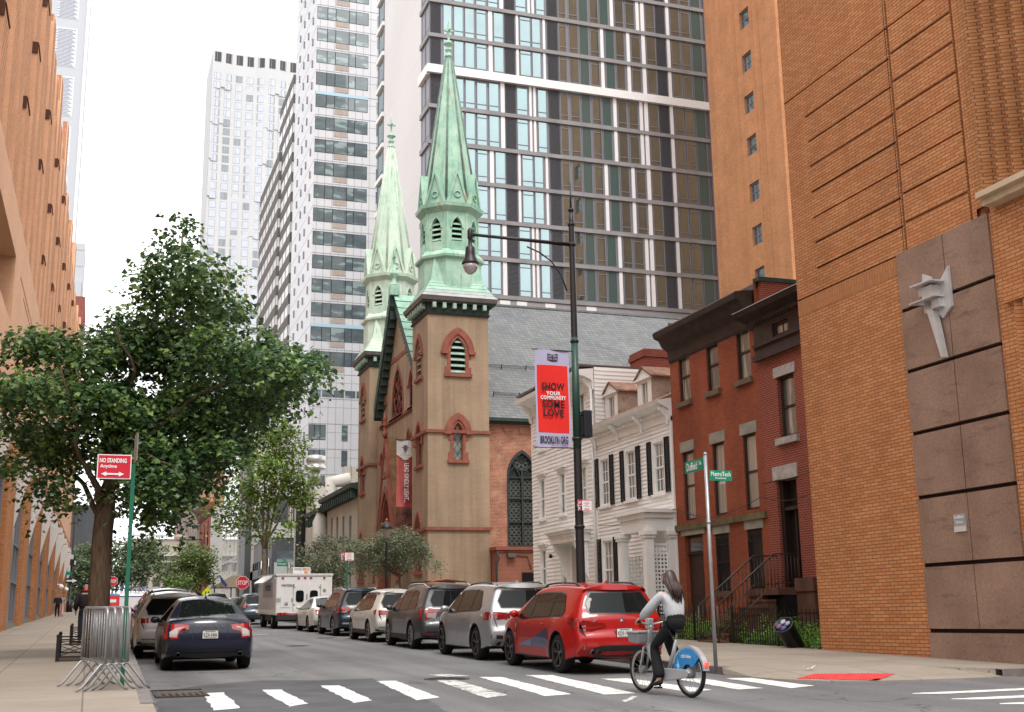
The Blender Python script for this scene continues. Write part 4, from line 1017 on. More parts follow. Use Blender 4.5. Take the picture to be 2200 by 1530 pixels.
def wframe(root, fac, h, tw=.16, cap=.0, sill=True, m=None, d=.05):
 mb = MB(); a, b, z0, z1 = h
 fac.box(mb, a - tw, a - .001, z0 - .05, z1 + tw, -.02, d); fac.box(mb, b + .001, b + tw, z0 - .05, z1 + tw, -.02, d); fac.box(mb, a, b, z1 + .001, z1 + tw, -.02, d)
 if sill: fac.box(mb, a - tw - .04, b + tw + .04, z0 - .14, z0 - .052, -.02, d + .07); fac.box(mb, a, b, z0 - .052, z0 - .002, -.02, d)
 if cap: fac.box(mb, a - tw - .06, b + tw + .06, z1 + tw + .002, z1 + tw + cap, -.02, d + .06); fac.box(mb, a - tw - .12, b + tw + .12, z1 + tw + cap + .002, z1 + tw + cap + .07, -.02, d + .16)
 return mb.build('window_trim', m or m_white, root)
y0w = yl + .001; y1w = hp(1281, 1000).y; y2w = PX(1146, 1150, HX).y
wh = empty('white_clapboard_house', (HX, y0w, gz(y0w)), 'white clapboard house with black shutters, dormers and a columned latticed porch', 'house')
zE = hp(1438, 866).z; zg = gz(40) + .13
up = level([hrect(1291, 993, 1312, 1084), hrect(1346, 971, 1368, 1068), hrect(1404, 952, 1431, 1055)])
lo = level([hrect(1298, 1163, 1320, 1262)]); lo = [(lo[0][0] - .02, lo[0][1] + .05, lo[0][2] - .45, lo[0][3])]
mb = MB(); siding(mb, hf, y0w, y1w, zg - .3, zE - .55, [(a - .1, b + .1, c - .1, d + .1) for a, b, c, d in up + lo]); mb.build('siding', m_whitesid, wh)
mb = MB(); hf.wall(mb, y0w, y1w, zg - .4, zE, [(a, b, c, d) for a, b, c, d in up + lo], .1, d=-.012)
mb.add([(HX + .012, y0w, zg - .3), (HX + 8, y0w, zg - .3), (HX + 8, y0w, zE), (HX + .012, y0w, zE)], [(0, 1, 2, 3)]); mb.build('wall', m_white, wh)
for w_ in up + lo:
 f = sash(wh, hf, w_, .1, m_glass, m_white, cols=3, rows=2, fw=.05); wframe(f, hf, w_, .13)
 for a, b in ((w_[0] - .48, w_[0] - .15), (w_[1] + .15, w_[1] + .48)):
  mb = MB(); hf.box(mb, a, a + .05, w_[2] - .05, w_[3] + .1, .04, .09); hf.box(mb, b - .05, b, w_[2] - .05, w_[3] + .1, .04, .09)
  for zz in (w_[2] - .05, (w_[2] + w_[3]) / 2, w_[3] + .04): hf.box(mb, a + .05, b - .05, zz, zz + .06, .04, .088)
  z = w_[2] + .04
  while z < w_[3]: mb.add([hf.p(a + .05, z, .085), hf.p(b - .05, z, .085), hf.p(b - .05, z + .06, .05), hf.p(a + .05, z + .06, .05)], [(0, 1, 2, 3)]); z += .055
  mb.build('shutter', m_shut, f)
mb = MB(); hf.box(mb, y0w, y0w + .14, zg - .3, zE - .5, -.01, .06); hf.box(mb, y1w - .14, y1w, zg - .3, zE - .5, -.01, .06); build_each(mb, 'corner_board', m_white, wh)
mb = MB(); z0 = zE - .55
mb.prism([(HX + .0, z0 - .12), (HX - .08, z0 - .1), (HX - .1, z0 + .3), (HX - .3, z0 + .42), (HX - .5, z0 + .5), (HX - .56, z0 + .62), (HX, z0 + .72)], 'y', y0w, y1w)
for i in range(4):
 u = y0w + .2 + i * (y1w - y0w - .4) / 3; mb.prism([(HX - .1, z0 - .25), (HX - .14, z0 - .2), (HX - .2, z0 + .05), (HX - .42, z0 + .3), (HX - .42, z0 + .42), (HX - .1, z0 + .42)], 'y', u - .07, u + .07)
i = 0
while y0w + .1 + i * .16 < y1w: u = y0w + .1 + i * .16; mb.box(HX - .2, HX - .1, u, u + .08, z0 + .18, z0 + .3); i += 1
mb.build('cornice', m_white, wh)
m_rroof = M('rusty_roof', (.28, .15, .10), .75, var=.4, vs=2.5, dirt=((.45, .36, .3), 3, .55))
mb = MB(); rx = HX + 3.2; rz = zE + 1.75
mb.add([(HX - .5, y0w, zE + .08), (HX - .5, y1w, zE + .08), (rx, y1w, rz), (rx, y0w, rz), (HX + 8, y0w, rz - .1), (HX + 8, y1w, rz - .1)], [(0, 1, 2, 3), (3, 2, 5, 4)])
mb.add([(HX - .5, y0w + .002, zE), (HX + 8, y0w + .002, zE), (HX + 8, y0w + .002, rz - .1), (rx, y0w + .002, rz), (HX - .5, y0w + .002, zE + .07)], [(0, 1, 2, 3, 4)])
mb.build('roof', m_rroof, wh, recalc=False)
for (xa, ya, xb, yb) in ((1303, 845, 1324, 893), (1373, 808, 1396, 870)):
 DX = HX + .45
 a = PX(xb, yb, DX); b = PX(xa, ya, DX); fd = FW(DX); u0, u1, zz0, zz1 = a.y, b.y, (a.z + b.z) / 2 - .5, 0
 hgt = 1.15; zz0 = zE + .32; zz1 = zz0 + hgt; um = (u0 + u1) / 2; u0, u1 = um - .62, um + .62
 mb = MB(); h_ = (um - .3, um + .3, zz0 + .15, zz1 - .1)
 fd.wall(mb, u0, u1, zz0 - .1, zz1, [h_], .12); fd.poly(mb, [(u0 - .06, zz1), (u1 + .06, zz1), (um, zz1 + .42)], -.02, .06); fd.box(mb, u0 - .1, u1 + .1, zz1 - .05, zz1 + .03, .0, .12)
 dm = mb.build('dormer', m_white, wh)
 sash(dm, fd, h_, .1, m_glass, m_white, cols=2, mid=False, fw=.05)
 mb = MB(); 
 for uu in (u0, u1): mb.add([(DX, uu, zz0 - .1), (DX + 2.4, uu, zz0 - .1), (DX + 2.4, uu, zz1), (DX, uu, zz1)], [(0, 1, 2, 3)])
 build_each(mb, 'cheek', M('rusty_cream_metal', (.40, .32, .26), .7, var=.15, vs=3, dirt=((.26, .12, .07), 4, .58)), dm)
 mb = MB()
 for s_ in (-1, 1): mb.prism([(um, zz1 + .42), (um, zz1 + .5), (um + s_ * .78, zz1 + .04), (um + s_ * .78, zz1 - .02)], 'x', DX - .12, DX + 2.6)
 mb.build('dormer_roof', m_rroof, dm)
cp = PX(1386, 760, HX + 3.4); mb = MB(); mb.box(HX + 3, HX + 4.3, cp.y - .75, cp.y + .75, zE + .3, cp.z - .3); mb.box(HX + 2.94, HX + 4.36, cp.y - .81, cp.y + .81, cp.z - .298, cp.z - .1); mb.box(HX + 2.98, HX + 4.32, cp.y - .77, cp.y + .77, cp.z - .098, cp.z + .05)
mb.build('chimney', m_redbr2, wh)
ratio = ray(1382, 1100).x / ray(1382, 1100).y; pyn = HX / (ray(1455, 1100).x / ray(1455, 1100).y) - .0; pxc = ratio * pyn; pyf = pxc / (ray(1316, 1105).x / ray(1316, 1105).y)
pzt = PX(1382, 1092, pxc).z; zf_ = gz(38) + .75
P_ = wh
mb = MB()
mb.box(pxc, HX - .04, pyn, pyf, pzt - .12, pzt); mb.box(pxc + .12, HX - .04, pyn + .12, pyf - .12, pzt - .3, pzt - .122); mb.box(pxc + .2, HX - .04, pyn + .2, pyf - .2, pzt - .75, pzt - .302)
mb.build('porch_roof', m_white, P_)
for (x, y) in ((pxc + .26, pyn + .26), (pxc + .26, pyf - .26), (HX - .14, pyn + .26)):
 mb = MB(); w_ = .15; mb.box(x - w_, x + w_, y - w_, y + w_, zf_, pzt - 1.0); mb.box(x - w_ - .05, x + w_ + .05, y - w_ - .05, y + w_ + .05, pzt - .999, pzt - .9); mb.box(x - w_ - .08, x + w_ + .08, y - w_ - .1, y + w_ + .1, pzt - .899, pzt - .752); mb.box(x - w_ - .06, x + w_ + .06, y - w_ - .06, y + w_ + .06, zf_, zf_ + .15)
 mb.build('porch_column', m_white, P_)
def lattice(mb, fac, u0, u1, z0, z1, d, s=.135, w_=.062):
 u = u0
 while u < u1: fac.box(mb, u, min(u + w_, u1), z0, z1, d, d + .012); u += s
 z = z0
 while z < z1: fac.box(mb, u0, u1, z, min(z + w_, z1), d + .013, d + .025); z += s
mb = MB(); lattice(mb, FS(pyn + .3), pxc + .43, HX - .3, zf_ + .05, pzt - 1.25, .0); FS(pyn + .3).box(mb, pxc + .43, HX - .3, pzt - 1.25, pzt - 1.18, -.01, .05); mb.build('porch_lattice', m_white, P_)
mb = MB(); fe = FS(pyf - .3); lattice(mb, fe, pxc + .43, HX - .05, zf_ + .05, pzt - 1.55, .0); mb.build('porch_lattice', m_white, P_)
mb = MB(); mb.box(pxc + .2, HX - .04, pyn + .2, pyf - .2, gz(38), zf_ - .01)
for i in range(4): mb.box(pxc + .2 - .28 * (i + 1), pxc + .199 - .28 * i, pyn + .5, pyf - .5, gz(38), zf_ - .17 * (i + 1))
mb.build('porch_floor', M('porch_grey', (.4, .39, .37), .8), P_)
mb = MB()
for yy in (pyn + .5, pyf - .5):
 mb = MB()
 mb.tube([(pxc + .2, yy, zf_ + .9), (pxc - .95, yy, zf_ + .15)], .03, 6); mb.tube([(pxc - .95, yy, zf_ + .15), (pxc - .95, yy, gz(38))], .03, 6)
 for i in range(5): x = pxc + .1 - i * .22; zz = zf_ + .9 - (pxc + .2 - x) * .65; mb.tube([(x, yy, zz), (x, yy, zz - .75)], .014, 4)
 mb.build('porch_railing', m_white, P_)
mb = MB(); mb.box(HX - .05, HX - .012, (pyn + pyf) / 2 - .5, (pyn + pyf) / 2 + .5, zf_, zf_ + 2.1); mb.build('door', M('porch_door', (.1, .1, .1), .5), P_)
mb = MB(); q = PX(1363, 1128, pxc + .5); mb.lathe([(.03, .25), (.03, .12), (.1, .05), (.12, -.1), (.001, -.12)], (q.x, q.y - .1, q.z), 8); mb.build('porch_lamp', m_blk, P_)
w2 = empty('tall_white_house', (HX, y1w, gz(y1w)), 'taller white clapboard house with bracketed door hood and capped window heads beside the church', 'house')
zT = hp(1265, 800).z + .2; zT2 = PX(1120, 855, HX - .5).z
Z2 = hp(1272, 795).z
r1 = level([hrect(1160, 1035, 1174, 1112), hrect(1203, 1018, 1217, 1103), hrect(1250, 1004, 1262, 1090)])
wd = r1[0][1] - r1[0][0]
rowt = [(a, b, c + (PX(1203, 955, HX).z - PX(1203, 1110, HX).z), d + (PX(1203, 955, HX).z - PX(1203, 1110, HX).z)) for a, b, c, d in r1]
rowb = [(a, b, hp(1168, 1262).z, hp(1168, 1182).z) for a, b, c, d in r1[:2]]
yb2 = y2w
mb = MB(); allw = r1 + rowt + rowb
zc2 = hp(1272, 800).z - .75
siding(mb, hf, y1w + .001, yb2, gz(47) - .2, zc2, [(a - .1, b + .1, c - .1, d + .1) for a, b, c, d in allw], bh=.17); mb.build('siding', m_whitesid, w2)
mb = MB(); hf.wall(mb, y1w + .001, yb2, gz(47) - .3, zc2 + .4, allw, .1, d=-.012)
mb.build('wall', m_white, w2)
mb = MB(); fs2 = FS(y1w + .001); siding(mb, fs2, HX + .01, HX + 7, zE - .5, zc2 + .95, [], bh=.17)
mb.build('side_siding', m_whitesid, w2)
for w_ in allw: f = sash(w2, hf, w_, .1, m_glass, m_white, cols=2, rows=1, fw=.05); wframe(f, hf, w_, .12, cap=.1)
mb = MB(); z0 = zc2
mb.prism([(HX + .0, z0), (HX - .07, z0), (HX - .1, z0 + .4), (HX - .45, z0 + .55), (HX - .75, z0 + .62), (HX - .8, z0 + .8), (HX, z0 + .9)], 'y', y1w + .002, yb2 + .1)
for i in range(3):
 u = y1w + .25 + i * (yb2 - y1w - .4) / 2; mb.prism([(HX - .05, z0 - .3), (HX - .12, z0 - .25), (HX - .18, z0 + .1), (HX - .45, z0 + .42), (HX - .45, z0 + .56), (HX - .05, z0 + .56)], 'y', u - .1, u + .1)
mb.build('cornice', m_white, w2)
mb = MB(); mb.box(HX - .7, HX + 7, y1w + .003, yb2 + .1, z0 + .96, z0 + 1.05); mb.build('roof', m_lead, w2)
hyc = PX(1225, 1150, HX - .3).y; hz = PX(1225, 1140, HX - .6).z
mb = MB(); mb.box(HX - .95, HX - .01, hyc - 1.6, hyc + 1.5, hz, hz + .12); mb.box(HX - .85, HX - .01, hyc - 1.5, hyc + 1.4, hz - .12, hz - .001); mb.box(HX - .7, HX - .01, hyc - 1.4, hyc + 1.3, hz - .45, hz - .121)
for i in range(14): mb.box(HX - .78, HX - .701, hyc - 1.35 + i * .2, hyc - 1.25 + i * .2, hz - .25, hz - .122)
mb.build('door_hood', m_white, w2)
for uu in (hyc - 1.25, hyc + 1.1):
 mb = MB(); pts = [(HX - .03, hz - .46), (HX - .68, hz - .46), (HX - .6, hz - .75), (HX - .4, hz - .95), (HX - .25, hz - 1.3), (HX - .2, hz - 1.75), (HX - .03, hz - 2.0)]
 mb.prism(pts, 'y', uu - .05, uu + .05)
 mb.build('hood_bracket', m_white, w2)
mb = MB(); hf.box(mb, hyc - .55, hyc + .45, gz(47), hz - .6, .04, .07); mb.build('door', M('grey_door', (.45, .43, .40), .5), w2)
mb = MB(); mb.tube([(HX - .1, y1w + .1, zc2), (HX - .1, y1w + .1, gz(44))], .05, 6); mb.build('downpipe', m_white, w2)
mb = MB(); q = hp(1190, 1195); mb.ball((HX - .15, q.y, q.z), .1, 8); mb.build('security_camera', m_blk, w2)
mb = MB()
def cable(pts, r=.012):
 out = []
 for a, b in zip(pts[:-1], pts[1:]):
  a = Vector(a); b = Vector(b)
  for i in range(7): t_ = i / 7; out.append(a.lerp(b, t_) - Vector((0, 0, .35 * t_ * (1 - t_) * (b - a).length * .25)))
 out.append(Vector(pts[-1])); mb.tube(out, r, 4)
X_ = HX - .16
cable([PX(1285, 1130, X_), PX(1452, 1093, X_), PX(1475, 1103, X_), PX(1535, 1112, X_), PX(1634, 1068, X_), PX(1690, 1076, X_), PX(1765, 1052, X_)])
cable([PX(1634, 1040, X_), PX(1668, 1032, X_), PX(1745, 1012, X_)])
tag(mb.build('utility_cables', m_blk), 'black utility cables sagging across the brick house fronts', 'cables')
KX = 16.7; kf = FW(KX)
m_orbr = brick('orange_brick', (.48, .185, .070), (.58, .26, .11), (.20, .09, .045), .28, .077, .008, var=.08, pscale=.5, bump=.9, patch=((.36, .125, .045), 1.2, .68), streak=.1)
m_orsold = brick('orange_soldier_course', (.46, .2, .08), (.41, .17, .07), (.22, .11, .06), .35, .1, .006, var=.08, vert=True)
yC = PX(1765, 1390, KX).y; yN = 15.0
def kz(px, py): return PX(px, py, KX).z
def ky(px, py): return PX(px, py, KX).y
kb = empty('corner_brick_building', (KX, yN, gz(yN)), 'large orange brick corner building with granite panel and recessed brick joints', 'building')
zs1 = kz(1716, 648)
gv1 = ky(1907, 110); gv2 = ky(2048, 110)
gy0, gy1 = ky(2160, 800), ky(1951, 800); gzt = (kz(1915, 552) + kz(2122, 462)) / 2
holes = []
lf = [(1730, 250), (1735.3, 304), (1739.2, 357), (1743, 412), (1747, 466.6), (1751, 519.6), (1755, 574.5)]
for p in lf: z = kz(*p); holes.append((gv1 + .001, ky(*p), z - .05, z))
rt_ = [(1912, 113.7), (1917, 173.7), (1923, 234), (1928, 292), (1934.5, 353), (1940, 413.7), (1947, 474.5)]
for p in rt_: z = kz(*p); holes.append((gv2 + .001, gv1 - .08, z - .05, z))
zlong = kz(1685, 222); holes.append((gv2 - 1.2, yC, zlong - .05, zlong))
ytop = 60
mb = MB()
z1 = gzt + .01
kf.wall(mb, gy1 + .001, yC, gz(yC) - .2, zs1 - .4, [], d=0)
kf.wall(mb, gy1 + .001, yC, zs1 + .04, z1, [h for h in holes if h[3] < z1], .1)
kf.quad(mb, gy1 + .001, yC, zs1, zs1 + .04, -.08)
gvh = [(gv1 - .075, gv1, gzt + .02, ytop - 1), (gv2 - .075, gv2, gzt + .02, ytop - 1)]
kf.wall(mb, gv2 - .2, yC, z1, ytop, [h for h in holes if h[3] > z1] + gvh, .1)
kf.quad(mb, gv2 - .3, yC - .003, gz(yC), ytop, -.11)
mb.add([(KX, yC, gz(yC) - .3), (KX + 14, yC, gz(yC) - .3), (KX + 14, yC, ytop), (KX, yC, ytop)], [(0, 1, 2, 3)])
kf.wall(mb, yN, gy0 - .001, gz(yN) - .3, z1, [], d=0)
mb.add([(KX, yN, gz(yN) - .3), (KX + 20, yN, gz(yN) - .3), (KX + 20, yN, ytop), (KX, yN, ytop)], [(0, 1, 2, 3)])
mb.build('wall', m_orbr, kb)
mb = MB(); kf.box(mb, gy1 + .002, yC, zs1 - .4, zs1, -.05, .004); mb.build('soldier_course', m_orsold, kb)
mb = MB()
for (p, q) in (((1900, 70), (1930, 540)), ((2076, 0), (2126, 455))):
 a = PX(*p, KX); yy = a.y; kf.box(mb, yy - .018, yy, gzt + .01, ytop, -.02, .003)
build_each(mb, 'expansion_joint', m_void, kb)
def granite():
 m, nt, b = newmat('brown_granite'); o = ocoord(nt); b.inputs['Roughness'].default_value = .45
 c = ramp(nt, noise_n(nt, .8, 5, o), [(.3, (.20, .120, .085)), (.7, (.31, .195, .140))])
 mp = node(nt, 'ShaderNodeMapping'); mp.inputs['Rotation'].default_value = (R(35), 0, 0); mp.inputs['Scale'].default_value = (1, 1, 5); L(nt, o, mp.inputs[0])
 c = mixc(nt, ramp(nt, noise_n(nt, .9, 8, mp.outputs[0], .7), [(.55, (0, 0, 0)), (.68, (.6, .6, .6))]), c, (.085, .058, .048))
 c = mixc(nt, 1, c, ramp(nt, noise_n(nt, 28, 5, o, .85), [(.3, (.6,) * 3), (.7, (1.4,) * 3)]), 'MULTIPLY')
 L(nt, c, b.inputs['Base Color']); return m
m_gran = granite()
rows = [gzt] + [kz(*p) for p in ((1928, 675), (1939.5, 804), (1951.5, 936), (1963, 1072), (1975.5, 1216), (1989, 1355))] + [gz(20) + .0]
gap = .085; cj = ky(2012, 500); cj = gy0 + (gy1 - gy0) * .47
for i in range(7):
 zt_, zb_ = rows[i] - (gap / 2 if i else 0), rows[i + 1] + gap / 2
 if i == 6: mb = MB(); kf.box(mb, gy0, gy1, gz(yN) - .2, zt_, -.1, .05); mb.build('granite_panel', m_gran, kb); continue
 for a, b in ((gy0, cj - .012), (cj + .012, gy1)):
  mb = MB(); kf.box(mb, a, b, zb_, zt_, -.1, .05); mb.build('granite_panel', m_gran, kb)
mb = MB(); kf.quad(mb, gy0, gy1, gz(yN) - .2, gzt, -.09); mb.build('granite_backing', M('joint_brown', (.045, .025, .02), .9), kb)
mb = MB(); ypl = gv2 - .31; zl3 = kz(2136, 432)
n = 14; pw = .42
pts = []
for i in range(n): 
 u = ypl - .25 - i * pw; pts += [(u, .10 if True else 0), (u - pw * .5, -.22)]
mb.add([v for p in zip(pts[:-1], pts[1:]) for v in (kf.p(p[0][0], zl3 + .3, p[0][1]), kf.p(p[1][0], zl3 + .3, p[1][1]), kf.p(p[1][0], ytop, p[1][1]), kf.p(p[0][0], ytop, p[0][1]))], [(4 * i, 4 * i + 1, 4 * i + 2, 4 * i + 3) for i in range(len(pts) - 1)])
kf.quad(mb, ypl - .25, gv2 - .2, zl3, ytop, .0)
kf.box(mb, yN, ypl - .25, gzt + .011, zl3 + .3, -.2, .0)
mb.build('folded_piers', brick('folded_brick', (.40, .165, .06), (.49, .225, .095), (.17, .085, .045), .21, .077, .008, var=.10, pscale=.7, bump=.8, yonly=True), kb)
mb = MB(); kf.box(mb, yN, ky(2136, 440), zl3 + .0, zl3 + .12, .001, .45); kf.box(mb, yN, ky(2136, 440), zl3 - .14, zl3 - .001, .001, .3); mb.build('cream_ledge', M('cream_stone', (.55, .42, .28), .8, var=.1), kb)
mb = MB(); zr3 = kz(2165, 655)
for i in range(12):
 u = gy0 - .45 - i * .24
 if u < yN: break
 kf.poly(mb, [(u, gz(yN)), (u - .24, gz(yN)), (u - .24, zr3), (u, zr3)], .0, .001)
 mb.prism([(KX, u), (KX - .14, u - .12), (KX, u - .24)], 'z', gz(yN), zr3 - .02 * (i % 2))
kf.box(mb, yN, gy0 - .3, zr3, zr3 + .25, .001, .16)
mb.build('brick_ribs', m_orbr, kb)
m_alu = M('brushed_metal', (.55, .53, .52), .45, metal=.25, var=.1, vs=5)
so_ = PX(2012, 635, KX - .06); ws = empty('wall_sculpture', (KX - .06, so_.y, so_.z), 'pale metal star shaped sculpture with a long downward spike on the granite panel', 'sculpture')
f3 = Fac(so_, (0, 1, 0), (-1, 0, 0))
mb = MB(); f3.poly(mb, [(-.5, .52), (-.5, -.35), (-.2, -.55), (.02, -.3), (.02, .3), (-.16, .22)], .0, .06); f3.poly(mb, [(.3, .55), (.05, .42), (-.02, -.1), (.1, -.42), (.34, -.3), (.36, .1)], .02, .08); mb.build('back_plate', m_alu, ws)
mb = MB(); f3.poly(mb, [(-.08, -.35), (.12, -.3), (-.20, -1.4), (-.25, -1.4)], .05, .2); mb.build('spike', m_alu, ws)
mb = MB(); f3.box(mb, -.22, .1, -.1, .16, .061, .3); f3.box(mb, -.30, -.06, -.32, -.13, .061, .2); f3.box(mb, .08, .3, .02, .24, .09, .22); mb.build('block', m_alu, ws)
mb = MB(); f3.box(mb, -.34, .5, -.115, -.085, .1, .34); f3.poly(mb, [(-.36, .21), (.3, .21), (.34, .25), (-.36, .24)], .08, .42); f3.poly(mb, [(.1, -.2), (.5, -.1), (.5, -.06), (.1, -.1)], .05, .25); mb.build('fin', m_alu, ws)
q0, q1 = PX(2050, 1106, KX - .055), PX(2079, 1141, KX - .055)
pq = empty('street_plaque', (KX - .055, q1.y, q1.z), 'small grey metal street name plaque on the granite panel', 'sign'); fq = FW(KX - .055)
mb = MB(); fq.box(mb, q1.y, q0.y, q1.z, q0.z, 0, .03, 0); mb.build('plate', [M('plaque_metal', (.42, .42, .42), .4, metal=.4)], pq)
mb = MB(); fq.box(mb, q1.y, q0.y, q1.z, q1.z + .11, .031, .036); mb.build('plaque_band', M('plaque_band', (.55, .5, .48), .5), pq)
yc_, zc_ = (q1.y + q0.y) / 2, (q1.z + q0.z) / 2
text('Duffield', m_txtw, pq, frameM(rel(pq, (KX - .09, yc_, zc_ + .12)), (0, -1, 0), (0, 0, 1), (-1, 0, 0)), width=.27, bold=.01)
text('Street', m_txtw, pq, frameM(rel(pq, (KX - .09, yc_, zc_ + .02)), (0, -1, 0), (0, 0, 1), (-1, 0, 0)), width=.2, bold=.01)
# ================================================================== backdrop towers
m_mul = M('mullion_grey', (.20, .20, .225), .5, metal=.2)
m_slab = M('slab_band_grey', (.25, .245, .25), .6, var=.15, vs=.6)
m_wband = M('white_band', (.74, .73, .73), .5, var=.04)
m_bright = M('pale_wall_panels', (.50, .49, .49), .7, var=.05, vs=.3)
m_tglass = M('tower_glass', (.31, .40, .41), .03, metal=.9, var=.12, vs=.25)
m_teal = M('teal_glass', (.10, .16, .155), .06, metal=.4)
m_louver = M('charcoal_louvre', (.085, .088, .10), .6)
def gen_unit(fac, w_, h_, typ):
 mb = MB(); pane = None; e = .06
 f = Fac((0, 0, 0), fac.u, fac.n)
 if typ == 'W': f.box(mb, .03, w_ - .03, 0, h_, -.1, .05); return ('white_panel', mb, m_wband, None)
 if typ == 'L':
  f.box(mb, 0, e, 0, h_, -.1, .03); f.box(mb, w_ - e, w_, 0, h_, -.1, .03); z = .05
  while z < h_ - .05: mb.add([f.p(e, z, .02), f.p(w_ - e, z, .02), f.p(w_ - e, z + .1, -.08), f.p(e, z + .1, -.08), f.p(e, z - .03, .02), f.p(w_ - e, z - .03, .02)], [(0, 1, 2, 3), (0, 1, 5, 4)]); z += .12
  return ('louvre_panel', mb, m_louver, None)
 f.box(mb, 0, e, 0, h_, -.1, .04); f.box(mb, w_ - e, w_, 0, h_, -.1, .04); f.box(mb, e, w_ - e, 0, e, -.1, .03); f.box(mb, e, w_ - e, h_ - e, h_, -.1, .03)
 if typ == 'T': return ('teal_panel', mb, m_mul, m_teal)
 if typ == 'G': f.box(mb, e, w_ - e, h_ * .16, h_ * .16 + .07, -.1, .03)
 if typ == 'H': f.box(mb, e, w_ - e, h_ * .16, h_ * .16 + .07, -.1, .03); f.box(mb, e, w_ - e, h_ * .86, h_ * .86 + .07, -.1, .03)
 return ('window', mb, m_mul, m_tglass)
class Units:
 def __init__(s, root, fac, name='window', cap=100): s.root = root; s.fac = fac; s.lib = {}; s.n = {}; s.rest = {}; s.cap = cap
 def put(s, u, z, w_, h_, typ, d=0):
  key = (round(w_, 2), round(h_, 2), typ)
  if key not in s.lib:
   nm, mb, fm, pm = gen_unit(s.fac, w_, h_, typ)
   o = mb.build(nm, fm, s.root, local=True); p = None
   if pm:
    m2 = MB(); f = Fac((0, 0, 0), s.fac.u, s.fac.n); f.quad(m2, .05, w_ - .05, .05, h_ - .05, -.02); p = m2.build('pane', pm, o, local=True, recalc=False)
   s.lib[key] = (nm, o, p, False); first = True
  else: first = False
  nm, o, p, _ = s.lib[key]; s.n[nm] = s.n.get(nm, 0) + 1
  P = Vector(s.fac.p(u, z, d)) - s.root.location
  if s.n[nm] > s.cap:
   s.rest.setdefault(nm, []).append((o, p, P)); 
   if first: s.rest[nm].pop(); o.location = P
   return
  if first: o.location = P; return o
  c = copyobj(o, P, s.root)
  if p: copyobj(p, None, c)
  return c
 def flush(s):
  for nm, L_ in s.rest.items():
   mb = MB(); mats = []
   for o, p, P in L_:
    for q in (o, p):
     if q is None: continue
     m = q.data.materials[0]
     if m not in mats: mats.append(m)
     mb.add([v.co + P for v in q.data.vertices], [list(f.vertices) for f in q.data.polygons], mats.index(m))
   t = mb.build(nm, mats, s.root, local=True, recalc=False); t['kind'] = 'stuff'
GY = 100.; gx0 = PY(923, 100, GY).x; gx1 = PY(1524, 300, GY).x; FG = FS(GY)
tops = [PY(1450, y, GY).z for y in (11.4, 82, 152, 219, 294, 366, 437, 512, 588, 663)]
fl = []
z = tops[-1]; H0 = (tops[3] - tops[-1]) / 6
floors = [tops[-1] + H0 * i for i in range(0, 15)]
gt = empty('glass_tower', ((gx0 + gx1) / 2, GY, gz(GY)), 'tall glass tower with white and charcoal panels rising behind the slate church roof', 'tower')
ut = Units(gt, FG)
cols = [(165, 215, 'L'), (225, 270, 'G'), (276, 325, 'G'), (330, 378, 'T0'), (385, 435, 'H'), (443, 465, 'W'), (470, 520, 'G'), (523, 572, 'L'), (577, 592, 'W'), (597, 650, 'H'), (655, 700, 'G'), (707, 722, 'W'), (730, 780, 'L'), (785, 825, 'H'), (835, 880, 'G'), (885, 930, 'T'), (938, 980, 'H'), (985, 1003, 'W'), (1010, 1055, 'T'), (1060, 1105, 'G'), (1112, 1130, 'W'), (1135, 1180, 'H'), (1185, 1205, 'W'), (1208, 1255, 'G'), (1258, 1302, 'L'), (1308, 1325, 'W'), (1330, 1375, 'G'), (1380, 1425, 'H'), (1430, 1485, 'T')]
cx_ = []
for a, b, t in cols:
 xa = PY(850 + a / 2.185, 460, GY).x; xb = PY(850 + b / 2.185, 460, GY).x; cx_.append([xa, xb, t[0] if t != 'T0' else 'G'])
cx_[0][0] = gx0 + .05; cx_[-1][1] = gx1 - .3
def snap(v): return round(v * 20) / 20
def swap(lst, i):
 l = [list(x) for x in lst]
 a, b = l[i], l[i + 1]; wa, wb = a[1] - a[0], b[1] - b[0]; g = b[0] - a[1]
 l[i] = [a[0], a[0] + wb, b[2]]; l[i + 1] = [a[0] + wb + g, b[1], a[2]]
 return l
B_ = cx_
for i in (5, 8, 17, 20, 11 - 1): B_ = swap(B_, i)
hh = H0 - .42
for k, z in enumerate(floors[:-1]):
 if k == 0: continue
 lay = cx_ if ((k + 1) // 2) % 2 == 0 else B_
 zz = z + .0
 for xa, xb, t in lay: ut.put(xa + .01, zz - H0 + .02, snap(xb - xa), snap(hh), t)
 for (a, b) in zip(lay[:-1], lay[1:]): pass
ut.flush()
mb = MB(); ztop = floors[-1]
FG.quad(mb, gx0, gx1, floors[0] - H0 - .4, ztop + 4, -.05); 
mb.box(gx0, gx1, GY + .06, GY + 3.1, -2, ztop + 4)
mb.build('wall', m_mul, gt)
for k, z in enumerate(floors):
 mb = MB(); wht = (k == 6)
 FG.box(mb, gx0 - (.3 if wht else .15), gx1 + .02, z - .40 - (.15 if wht else 0), z - .03 + (.3 if wht else 0), .0, .38 if wht else .16)
 mb.box(gx0 - (.35 if wht else .2), gx0, GY + .001, GY + 3.0, z - .52 - (.15 if wht else 0), z - .03 + (.3 if wht else 0))
 mb.build('floor_band', m_wband if wht else m_slab, gt)
FGL = FW(gx0)
u3 = Units(gt, FGL)
for z in floors[1:-1]:
 u3.put(GY + .1, z - H0 + .02, 1.3, snap(hh), 'G'); u3.put(GY + 1.55, z - H0 + .02, 1.2, snap(hh), 'G')
u3.flush()
